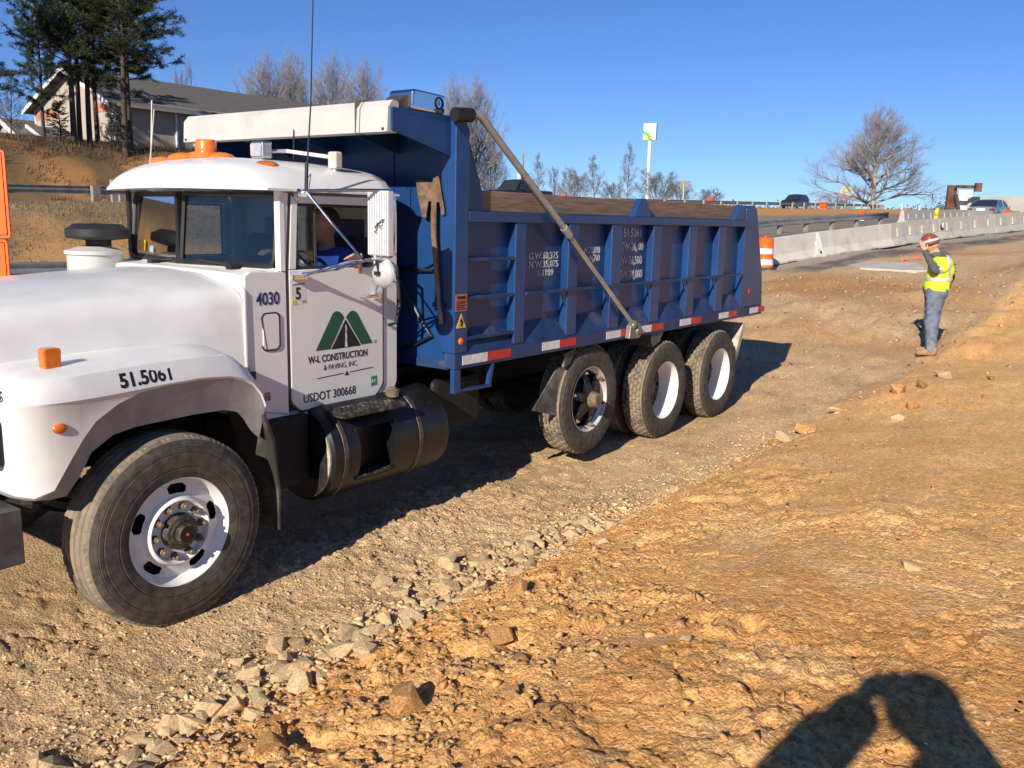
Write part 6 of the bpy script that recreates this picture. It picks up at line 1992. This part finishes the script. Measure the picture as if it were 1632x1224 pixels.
# ================================================================== PEOPLE (smooth-blended bodies)
def sdf_mesh(prims, h, clip=None, noise_amp=0.0, noise_f=9.0, inflate=0.0, carve=None):
    """prims: (a, b, ra, rb, k[, squash]) tapered capsules blended together -> V, quads"""
    pts = np.array([p for q in prims for p in (q[0], q[1])], float)
    rm = max(max(q[2], q[3]) for q in prims) + inflate + .05
    lo, hi = pts.min(0) - rm, pts.max(0) + rm
    if clip is not None:
        lo, hi = np.maximum(lo, np.array(clip[0]) - 3 * h), np.minimum(hi, np.array(clip[1]) + 3 * h)
    n = np.ceil((hi - lo) / h).astype(int) + 1
    ax = [lo[i] + h * np.arange(n[i]) for i in range(3)]
    F = np.full(n, .2, np.float32)
    for q in prims:
        a, b, ra, rb, k = np.array(q[0], float), np.array(q[1], float), q[2] + inflate, q[3] + inflate, q[4]
        sq = np.array(q[5]) if len(q) > 5 else np.ones(3)
        pad = max(ra, rb) / sq.min() + k + .05
        l2, h2 = np.minimum(a, b) - pad, np.maximum(a, b) + pad
        s0 = np.clip(((l2 - lo) / h).astype(int), 0, n)
        s1 = np.clip(np.ceil((h2 - lo) / h).astype(int) + 1, 0, n)
        if np.any(s1 <= s0):
            continue
        X, Y, Zq = np.meshgrid(*[ax[i][s0[i]:s1[i]] for i in range(3)], indexing='ij')
        P = np.stack([X, Y, Zq], -1)
        ba = (b - a) * sq
        pa = (P - a) * sq
        t = np.clip((pa @ ba) / max(ba @ ba, 1e-9), 0, 1)
        d = np.linalg.norm(pa - t[..., None] * ba, axis=-1) - (ra + (rb - ra) * t)
        sub = F[s0[0]:s1[0], s0[1]:s1[1], s0[2]:s1[2]]
        hh = np.clip(.5 + .5 * (sub - d) / k, 0, 1)
        F[s0[0]:s1[0], s0[1]:s1[1], s0[2]:s1[2]] = sub * (1 - hh) + d * hh - k * hh * (1 - hh)
    X, Y, Zq = np.meshgrid(*ax, indexing='ij')
    if noise_amp:
        F = F + noise_amp * (np.sin(noise_f * X + 3 * np.sin(noise_f * .7 * Zq)) * np.sin(noise_f * 1.3 * Zq + 2 * np.sin(noise_f * Y)))
    if carve is not None:
        F = np.maximum(F, carve(X, Y, Zq))
    if clip is not None:
        for i, A in enumerate((X, Y, Zq)):
            F = np.maximum(F, np.maximum(clip[0][i] - A, A - clip[1][i]))
    # surface nets
    ins = F < 0
    c = [(i, j, k) for i in (0, 1) for j in (0, 1) for k in (0, 1)]
    def cut(A, o):
        return A[o[0]:A.shape[0] - 1 + o[0], o[1]:A.shape[1] - 1 + o[1], o[2]:A.shape[2] - 1 + o[2]]
    acc = np.zeros(tuple(np.array(F.shape) - 1) + (3,), np.float32)
    cnt = np.zeros(tuple(np.array(F.shape) - 1), np.float32)
    for o in c:
        for axx in range(3):
            if o[axx]:
                continue
            o2 = list(o)
            o2[axx] = 1
            f0, f1 = cut(F, o), cut(F, o2)
            m = (f0 < 0) != (f1 < 0)
            t = np.where(m, f0 / np.where(m, f0 - f1, 1), 0)
            v = np.zeros(acc.shape, np.float32)
            for i in range(3):
                v[..., i] = o[i]
            v[..., axx] = t
            acc += v * m[..., None]
            cnt += m
    act = cnt > 0
    vid = np.full(act.shape, -1)
    vid[act] = np.arange(act.sum())
    g = np.argwhere(act)
    V_ = lo + h * (g + acc[act] / cnt[act][:, None])
    Q = []
    for axx in range(3):
        s0 = [slice(1, -1)] * 3
        s0[axx] = slice(0, -1)
        s1 = [slice(1, -1)] * 3
        s1[axx] = slice(1, None)
        a, b = ins[tuple(s0)], ins[tuple(s1)]
        e = np.argwhere(a != b)
        if not len(e):
            continue
        flip = a[tuple(e.T)]
        base = e.copy()
        for i in range(3):
            if i != axx:
                base[:, i] += 1
        u, w = [i for i in range(3) if i != axx]
        def vi(du, dw):
            q = base.copy()
            q[:, u] += du
            q[:, w] += dw
            return vid[tuple(q.T)]
        quad = np.stack([vi(-1, -1), vi(0, -1), vi(0, 0), vi(-1, 0)], -1)
        fl = flip if axx != 1 else ~flip
        quad[~fl] = quad[~fl][:, ::-1]
        Q.append(quad)
    Q = np.concatenate(Q)
    return V_, Q[(Q >= 0).all(1)]

skin_m = M('skin', (.52, .30, .21), .55, var=.08, vs=14)
jeans = M('denim', (.135, .17, .235), .85, var=.22, vs=9, bump=.4, bs=40, dirt=(.26, .25, .25), da=.38, ds=4)
hoodie = M('grey_hoodie', (.085, .09, .10), .9, var=.15, vs=9)
hivis = M('hi_vis_lime', (.62, .86, .03), .7, var=.08, vs=8)
silver = M('reflective_silver', (.62, .63, .62), .4, .3, var=.08)
hatm = M('brown_hard_hat', (.22, .060, .035), .38, var=.08, vs=5, coat=.2)
bootm = M('tan_boot', (.30, .19, .11), .85, var=.2, vs=10)
shirt = M('royal_blue_shirt', (.025, .075, .42), .8, var=.12, vs=7)
darkjk = M('dark_jacket', (.05, .05, .055), .85)
hairm = M('dark_hair', (.05, .035, .025), .7)

def fingers(wrist, tip_dir, across, curl, s=1.0, thumb_side=1):
    """palm plus five unequal fingers as capsules"""
    w, d, a, c = (np.array(q, float) for q in (wrist, tip_dir, across, curl))
    d, a = d / np.linalg.norm(d), a / np.linalg.norm(a)
    pr = []
    for k, L in zip((-1.5, -.5, .5, 1.5), (.062, .074, .080, .070)):
        root = w + d * .088 * s + a * k * .0195 * s
        m1 = root + (d + c * .35) / np.linalg.norm(d + c * .35) * L * .5 * s + a * k * .002
        m2 = m1 + (d + c * .9) / np.linalg.norm(d + c * .9) * L * .55 * s
        pr += [(w + d * .02 + a * k * .010 * s, root, .017 * s, .0125 * s, .012), (root, m1, .0105 * s, .0095 * s, .004), (m1, m2, .0095 * s, .008 * s, .004)]
    tb = w + d * .03 * s + a * thumb_side * .026 * s
    t1 = tb + (d * .6 + a * thumb_side * .8) * .042 * s
    t2 = t1 + (d * .95 + a * thumb_side * .25 + c * .3) * .034 * s
    pr += [(tb, t1, .015 * s, .012 * s, .008), (t1, t2, .012 * s, .009 * s, .004)]
    return pr

def head_prims(c, f, up_=(0, 0, 1)):
    """c = head centre, f = facing direction"""
    c, f, u = np.array(c, float), np.array(f, float), np.array(up_, float)
    s = np.cross(u, f)
    return [(c - f * .022 + u * .025, c + f * .012 + u * .03, .092, .088, .02), (c + f * .035 - u * .03, c + f * .042 - u * .075, .062, .045, .035),
            (c + f * .093 + u * .012, c + f * .112 - u * .022, .009, .014, .010), (c + f * .088 - u * .052 - s * .016, c + f * .088 - u * .052 + s * .016, .011, .011, .006),
            (c + f * .082 + u * .028 - s * .04, c + f * .084 + u * .028 + s * .04, .014, .014, .012),
            (c + s * .088 + u * .012, c + s * .09 - u * .022, .013, .010, .006), (c - s * .088 + u * .012, c - s * .09 - u * .022, .013, .010, .006)]

def vmesh(name, VF, mat, parent=None, it=1):
    o = mesh_np(name, VF[0], VF[1], mat, parent, smooth=True)
    md = o.modifiers.new('smooth', 'SMOOTH')
    md.factor = .5
    md.iterations = it
    return o

# ---- the worker, built facing +X, left hand +Y
wp = ground_px(1478, 571)
Hd = (.0, 0, 1.655)
fdir = np.array([.95, 0, -.30]); fdir /= np.linalg.norm(fdir)
updir = np.array([.30, 0, .95]); updir /= np.linalg.norm(updir)
torso = [((-.01, -.07, .99), (-.01, .07, .99), .125, .125, .05), ((-.03, 0, 1.05), (-.10, 0, 1.30), .135, .15, .06, (1, .80, 1)), ((-.12, -.09, 1.36), (-.12, .09, 1.36), .115, .115, .06), ((-.13, -.15, 1.43), (-.13, .15, 1.43), .07, .07, .05)]
armL = [((-.13, .185, 1.43), (.035, .255, 1.30), .062, .050, .03), ((.035, .255, 1.30), (.125, .19, 1.555), .048, .034, .02)]
armR = [((-.14, -.185, 1.43), (-.29, -.30, 1.20), .062, .050, .03), ((-.29, -.30, 1.20), (-.20, -.22, 1.02), .048, .036, .02)]
legs = []
for s in (-1, 1):
    legs += [((-.01, s * .085, .95), (.0 + .015 * s, s * .105, .52), .098, .068, .04), ((.0 + .015 * s, s * .105, .52), (-.03 + .02 * s, s * .12, .09), .064, .044, .03)]
feet = []
for s in (-1, 1):
    feet += [((-.06 + .02 * s, s * .12, .055), (.12 + .02 * s, s * .135, .045), .048, .045, .03)]
handL = fingers((.13, .185, 1.575), (.30, -.05, .93), (.90, .25, -.25), (-.2, -.8, .05), 1.0, -1)
handR = fingers((-.195, -.215, 1.0), (.25, .25, -.9), (.9, 0, .3), (0, .6, .2), .95, 1)
neck = [((-.12, 0, 1.44), (-.035, 0, 1.60), .062, .058, .03)]
body_v = sdf_mesh(torso + armL + armR + legs + feet + neck + head_prims(Hd, fdir, updir) + handL + handR, .0085)
worker = vmesh('person', body_v, skin_m)
tag(worker, 'worker in lime vest, brown hard hat and jeans shading eyes with raised hand', 'person')
vmesh('jeans', sdf_mesh(legs + [((-.01, -.06, .99), (-.01, .06, .99), .13, .13, .05)], .011, clip=((-1, -1, .05), (1, 1, 1.04)), inflate=.034, noise_amp=.010, noise_f=21), jeans, worker)
vmesh('hoodie', sdf_mesh(torso[1:] + armL + armR + [((-.15, -.05, 1.50), (-.15, .05, 1.50), .07, .07, .04), ((-.09, 0, 1.49), (-.05, 0, 1.52), .07, .06, .03)], .010, clip=((-1, -1, .97), (1, 1, 1.60)), inflate=.016, noise_amp=.005, noise_f=19), hoodie, worker)
def vest_carve(X, Y, Z_):
    return np.maximum(np.abs(Y) - .235, (Z_ - 1.475) - .0 * X)
vestp = torso + [((-.13, -.19, 1.43), (-.07, -.225, 1.36), .075, .065, .03), ((-.13, .19, 1.43), (-.07, .225, 1.36), .075, .065, .03)]
vmesh('vest', sdf_mesh(vestp, .010, clip=((-1, -.30, .955), (1, .30, 1.50)), inflate=.030, noise_amp=.005, noise_f=15), hivis, worker)
for z0, z1 in ((1.13, 1.185),):
    vmesh('reflective_band', sdf_mesh(vestp, .009, clip=((-1, -.30, z0), (1, .30, z1)), inflate=.036, noise_amp=.005, noise_f=15), silver, worker, 0)
vmesh('reflective_band', sdf_mesh(vestp, .009, clip=((-.205, .02, 1.19), (-.15, .30, 1.53)), inflate=.036, noise_amp=.005, noise_f=15), silver, worker, 0)
for s in (1,):
    vmesh('sleeve_band', sdf_mesh(vestp, .009, clip=((-.08, .12, 1.24), (.06, .34, 1.34)), inflate=.034, noise_amp=.005, noise_f=15), silver, worker, 0)
for k in range(3):
    MB().box(-.305 + .0, -.285, -.12, .10, 1.375 - k * .05, 1.395 - k * .05).build('back_print', M('print_dark', (.10, .16, .03), .7), worker, bevel=.004)
Rw = Matrix(((fdir[0], 0, updir[0]), (0, 1, 0), (fdir[2], 0, updir[2])))
hat = MB().sphere((0, 0, 0), 1.0, 24, 16, (.140, .120, .135))
hat.v = [p if p[2] > -.012 else (p[0] * 1.0, p[1] * 1.0, -.012) for p in hat.v]
hat.lathe([(.118, -.012), (.150, -.016), (.152, -.008), (.125, .002)], (0, 0, 0), 'z', 24)
hat.prism(rpoly([(.10, -.10, .05), (.205, -.075, .05), (.205, .075, .05), (.10, .10, .05)]), -.020, -.008, 'z')
hat.v = [tuple(Rw @ Vector((p[0], p[1], p[2] + .055)) + Vector(Hd)) for p in hat.v]
ho = hat.build('hard_hat', hatm, worker, smooth=50)
bd = MB().lathe([(.1215, .012), (.1225, .014), (.1210, .044), (.119, .046)], (0, 0, 0), 'z', 30)
bd.v = [tuple(Rw @ Vector((p[0] * 1.19, p[1] * .995, p[2] + .055)) + Vector(Hd)) for p in bd.v]
bd.build('hat_band', silver, ho, smooth=40)
eye = MB()
for s in (-1, 1):
    eye.sphere(tuple(Rw @ Vector((.098, s * .034, .018)) + Vector(Hd)), .024, 10, 6, (.5, 1.1, .7))
eye.bar(tuple(Rw @ Vector((.10, -.02, .02)) + Vector(Hd)), tuple(Rw @ Vector((.10, .02, .02)) + Vector(Hd)), .008)
eye.bar(tuple(Rw @ Vector((.09, .06, .02)) + Vector(Hd)), tuple(Rw @ Vector((.0, .092, .01)) + Vector(Hd)), .008)
eye.build('sunglasses', blackgloss, worker, smooth=40)
for s in (-1, 1):
    vmesh('boot', sdf_mesh([((-.065 + .02 * s, s * .12, .10), (-.055 + .02 * s, s * .12, .05), .060, .058, .03), ((-.05 + .02 * s, s * .12, .045), (.135 + .02 * s, s * .137, .04), .055, .050, .03)], .009, clip=((-1, -1, .0), (1, 1, .16))), bootm, worker)
for ob in [worker] + [c_ for c_ in COL.objects if c_.parent == worker] + [c_ for c_ in COL.objects if c_.parent and c_.parent.parent == worker]:
    me = ob.data                                      # stand him up straighter
    co = np.empty(len(me.vertices) * 3, np.float32)
    me.vertices.foreach_get('co', co)
    co = co.reshape(-1, 3)
    co[:, 0] += .17 * np.maximum(0, co[:, 2] - 1.0)
    me.vertices.foreach_set('co', co.ravel())
worker.location = (wp[0], wp[1], zat(*wp) - .01)
la = math.atan2(.80, -.60) - R(14)
worker.rotation_euler = (0, 0, la)

# ---- the driver at the wheel (world coordinates)
f = np.array([-1, 0, -.05])
dt = [((4.36, 4.90, 1.50), (4.36, 5.06, 1.50), .13, .13, .05), ((4.37, 4.98, 1.55), (4.40, 4.98, 1.80), .14, .15, .06), ((4.40, 4.88, 1.88), (4.40, 5.08, 1.88), .12, .12, .06), ((4.39, 4.82, 1.96), (4.39, 5.14, 1.96), .07, .07, .05)]
al = [((4.38, 4.79, 1.95), (4.34, 4.66, 1.74), .062, .05, .03)]
al2 = [((4.34, 4.66, 1.74), (4.28, 4.555, 1.945), .047, .033, .02)]
ar = [((4.38, 5.17, 1.95), (4.22, 5.20, 1.80), .062, .05, .03)]
ar2 = [((4.22, 5.20, 1.80), (4.03, 5.10, 1.99), .047, .033, .02)]
lg = []
for y in (4.89, 5.07):
    lg += [((4.34, y, 1.50), (3.98, y, 1.53), .09, .07, .04), ((3.98, y, 1.53), (3.86, y, 1.12), .065, .05, .03), ((3.86, y, 1.06), (3.74, y, 1.05), .05, .045, .03)]
hl_ = fingers((4.275, 4.547, 1.955), (-.75, -.25, .45), (.3, -.5, .3), (-.3, -.2, -.9), 1.0, 1)
hr_ = fingers((4.025, 5.095, 2.0), (-.9, -.1, .2), (.1, .9, .1), (-.2, 0, -.9), 1.0, -1)
hd = head_prims((4.355, 4.975, 2.20), f)
driver = vmesh('person', sdf_mesh(dt + al + al2 + ar + ar2 + lg + hd + hl_ + hr_ + [((4.39, 4.98, 2.0), (4.37, 4.98, 2.13), .06, .056, .03)], .011), skin_m)
tag(driver, 'truck driver in a royal blue shirt with hand on the window ledge', 'person')
vmesh('shirt', sdf_mesh(dt[1:] + al + ar + [((4.34, 4.66, 1.74), (4.325, 4.63, 1.80), .05, .045, .02), ((4.22, 5.20, 1.80), (4.18, 5.18, 1.84), .05, .045, .02)], .011, inflate=.018, noise_amp=.005, noise_f=18, clip=((3, 4, 1.42), (5, 6, 2.06))), shirt, driver)
vmesh('trousers', sdf_mesh(lg[:2] + lg[3:5] + dt[:1], .014, inflate=.018), darkjk, driver)
vmesh('hair', sdf_mesh([((4.375, 4.975, 2.24), (4.36, 4.975, 2.245), .098, .095, .02)], .011, clip=((4.30, 4, 2.19), (5, 6, 2.5))), hairm, driver)

# ---- the photographer, whose shadow falls into the picture (built in x right, y forward, z up; eye at the phone)
zf = zat(-.33, -.25)
hz_ = CAM_H + .055
pt = [((0, -.36, 1.62), (0, -.36, 1.62), .14, .14, .05), ((-.06, -.37, 1.58), (.06, -.37, 1.58), .14, .14, .05), ((0, -.38, 1.65), (0, -.40, 1.90), .15, .165, .06), ((-.10, -.40, 1.98), (.10, -.40, 1.98), .115, .115, .06), ((-.17, -.39, 2.03), (.17, -.39, 2.03), .07, .07, .05)]
pa, pl_ = [], []
for s in (-1, 1):
    ex = .47 if s < 0 else .34
    pa += [((s * .20, -.39, 2.06), (s * ex, -.22, 1.90), .085, .070, .03), ((s * ex, -.22, 1.90), (s * .14, -.085, 2.215), .078, .070, .02)]
    pl_ += [((s * .09, -.36, 1.55), (s * .11, -.36, 1.08), .10, .075, .04), ((s * .11, -.36, 1.08), (s * .12, -.38, zf + .08), .068, .05, .03), ((s * .12, -.40, zf + .05), (s * .14, -.22, zf + .045), .05, .045, .03)]
ph_ = []
for s in (-1, 1):
    ph_ += fingers((s * .125, -.068, 2.215), (-s * .55, .30, .62), (-s * .5, .1, -.6), (-s * .7, .2, -.1), 1.15, 1)
phd = head_prims((0, -.33, hz_), (0, 1, 0))
pv = sdf_mesh(pt + pa + pl_ + ph_ + phd + [((0, -.40, 2.05), (0, -.37, 2.18), .06, .058, .03)], .014)
cuty = -.012
photog = vmesh('person', (np.minimum(pv[0], np.array([9, cuty, 9])), pv[1]), skin_m)
tag(photog, 'photographer standing behind the camera whose shadow falls on the clay', 'person')
vmesh('jacket', sdf_mesh(pt[1:] + pa, .016, inflate=.032, clip=((-1, -1, 1.5), (1, -.06, 2.22))), darkjk, photog)
vmesh('trousers', sdf_mesh(pl_[:2] + pl_[3:5] + pt[:2], .018, inflate=.02), jeans, photog)
vmesh('hard_hat', sdf_mesh([((0, -.35, hz_ + .03), (0, -.345, hz_ + .04), .135, .135, .02)], .014, clip=((-1, -1, hz_ - .03), (1, -.20, 3))), hairm, photog)
photog.rotation_euler = (0, 0, YAW - math.pi / 2)
phone = MB().box(-.085, .085, -.032, -.022, CAM_H - .045, CAM_H + .036).build('phone', blackgloss, None, bevel=.004)
phone.rotation_euler = (0, 0, YAW - math.pi / 2)
tag(phone, 'black phone held up by the photographer', 'phone')

# ================================================================== CARS
def car(name, label, group, L, Wd, prof_low, prof_roof, paint, loc, heading, wheel_r=.32, wb=(-1.35, 1.33), pickup=False, tail=True):
    """built along +X (front), then turned; profiles are (x, z) lines of the lower body top and of the roof"""
    t = thing(name, label, 'car' if not pickup else 'pickup truck', (0, 0, 0), group)
    xl = np.linspace(-L / 2, L / 2, 33)
    zt_ = np.interp(xl, [p[0] for p in prof_low], [p[1] for p in prof_low])
    rows = []
    for x, z in zip(xl, zt_):
        e = 1 - .16 * abs(x / (L / 2)) ** 5
        w = Wd / 2 * e
        zb_ = .22 + .10 * abs(x / (L / 2)) ** 6
        half = [(w * .86, zb_), (w * .97, zb_ + .10), (w, zb_ + .30), (w * .985, z - .14), (w * .93, z - .03), (w * .80, z), (w * .4, z + .012)]
        rows.append([(x, -a, b) for a, b in half] + [(x, 0, z + .015)] + [(x, a, b) for a, b in half[::-1]])
    b = MB().grid(rows)
    n = len(rows[0])
    b.f += [tuple(range(n)), tuple(range((len(rows) - 1) * n, len(rows) * n))]
    bo = b.build('body', paint, t, smooth=45)
    xr = [p[0] for p in prof_roof]
    xs2 = np.linspace(xr[0], xr[-1], 25)
    zz = np.interp(xs2, xr, [p[1] for p in prof_roof])
    rows = []
    for x, z in zip(xs2, zz):
        zb_ = float(np.interp(x, [p[0] for p in prof_low], [p[1] for p in prof_low])) - .03
        k = max(0.02, (z - zb_) / .5)
        w0, w1 = Wd / 2 * .90, Wd / 2 * (.90 - .18 * min(1, k))
        rows.append([(x, -w0, zb_), (x, -(w0 + w1) / 2 - .02, (zb_ + z) / 2), (x, -w1, z - .03 * min(1, k)), (x, -w1 * .7, z), (x, 0, z + .015 * min(1, k)), (x, w1 * .7, z), (x, w1, z - .03 * min(1, k)), (x, (w0 + w1) / 2 + .02, (zb_ + z) / 2), (x, w0, zb_)])
    gl_ = MB().grid(rows).build('windows', car_glass, t, smooth=45)
    # painted roof skin and pillars
    i0 = [i for i, z in enumerate(zz) if z > max(zz) - .10]
    rows2 = [[(p[0], p[1] * 1.01, p[2] + .008) for p in rows[i][2:7]] for i in i0]
    MB().grid(rows2).build('roof', paint, t, smooth=45)
    top0, top1 = xs2[i0[0]], xs2[i0[-1]]
    def rowat(x):
        i = int(np.clip(np.searchsorted(xs2, x), 0, len(xs2) - 1))
        return rows[i]
    for s in (0, 1):
        j = (lambda q: q) if s == 0 else (lambda q: 8 - q)
        pb = MB()
        for xa, xb in ((xs2[1], top0), (xs2[-2], top1), ((top0 + top1) / 2 - .05, (top0 + top1) / 2)):
            a, m_, c_ = rowat(xa)[j(0)], rowat((xa + xb) / 2)[j(1)], rowat(xb)[j(2)]
            pb.tube([(a[0], a[1] * 1.01, a[2]), ((a[0] + c_[0]) / 2, (a[1] + c_[1]) / 2 * 1.03, (a[2] + c_[2]) / 2), (c_[0], c_[1] * 1.01, c_[2])], .035, 6)
        pb.build('pillars', paint, t)
    for x in wb:
        for s in (-1, 1):
            wy = s * (Wd / 2 - .10)
            w = MB().lathe([(.0, -.09), (wheel_r * .62, -.10), (wheel_r * .64, -.085)], (x, wy, wheel_r), 'y', 20, sgn=-s).build('wheel', alu, t, smooth=40)
            MB().lathe([(wheel_r * .62, -.10), (wheel_r * .9, -.11), (wheel_r, -.08), (wheel_r, .08), (wheel_r * .9, .11), (.05, .11)], (x, wy, wheel_r), 'y', 24, sgn=-s).build('tyre', rubber, w, smooth=40)
            MB().lathe([(wheel_r + .06, -.002), (wheel_r + .05, .05)], (x, s * (Wd / 2 + .004), wheel_r + .01), 'y', 24, 0, math.pi, sgn=-s).build('wheel_arch', blackm, t)
    zr_ = float(np.interp(-L / 2 + .05, [p[0] for p in prof_low], [p[1] for p in prof_low]))
    if tail:
        for s in (-1, 1):
            MB().box(-L / 2 - .012, -L / 2 + .14, s * Wd * .29, s * Wd * .455, zr_ - .24, zr_ - .10).build('tail_light', M('tail_lens', (.16, .012, .012), .3, coat=.4), t, bevel=.02)
            MB().box(L / 2 - .16, L / 2 - .02, s * Wd * .26, s * Wd * .425, .62, .74).build('headlight', lens, t, bevel=.02)
            MB().box(top1 + .12, top1 + .28, s * (Wd * .5 - .06), s * (Wd * .5 + .13), zr_ - .0, zr_ + .13).build('door_mirror', paint, t, bevel=.03)
        MB().box(-L / 2 - .018, -L / 2 + .02, -.26, .26, zr_ - .24, zr_ - .10).build('plate', refl_w, t)
        MB().box(-L / 2 - .03, -L / 2 + .05, -Wd * .43, Wd * .43, .30, .50).build('bumper', paint, t, bevel=.03)
    t.location = loc
    t.rotation_euler = (0, 0, heading)
    return t
silverp = M('car_silver_green', (.30, .33, .31), .28, .5, var=.03, coat=.6)
darkp = M('car_dark', (.022, .025, .032), .3, .3, var=.05, coat=.6)
p = at_px(1579, 335, 60)
yy_ = p.y
zc_ = float(zbase(p.x, yy_)) + .05
car('parked_sedan', 'silver-grey sedan seen from behind beyond the slotted barriers', None, 4.55, 1.80, [(-2.28, .93), (-1.75, 1.0), (-1.2, 1.0), (.9, .96), (1.9, .86), (2.28, .70)], [(-1.95, .98), (-1.05, 1.40), (-.3, 1.47), (.35, 1.44), (1.25, .95)], silverp, (p.x, yy_, zc_), R(-6))
p = at_px(1246, 328, 110)
car('parked_suv', 'dark blue sport utility car behind the upper guardrail at right', None, 4.8, 1.9, [(-2.4, 1.02), (-2.0, 1.08), (.8, 1.05), (1.9, .98), (2.4, .78)], [(-2.32, 1.05), (-2.0, 1.55), (-1.3, 1.70), (-.2, 1.72), (.35, 1.66), (1.25, 1.04)], darkp, (p.x, 39.2, float(zupper(p.x)) + .02), R(176), wheel_r=.37)
p = at_px(800, 300, 63)
pk = car('pickup_truck', 'dark pickup truck on the upper road above the side board', None, 5.6, 2.0, [(-2.8, 1.15), (-.7, 1.15), (.9, 1.12), (2.5, 1.05), (2.8, .85)], [(-.85, 1.12), (-.70, 1.80), (.2, 1.86), (.75, 1.80), (1.35, 1.10)], darkp, (p.x + .6, 38.4, float(zupper(p.x)) + .02), R(176), wheel_r=.40, wb=(-1.75, 1.75), pickup=True)
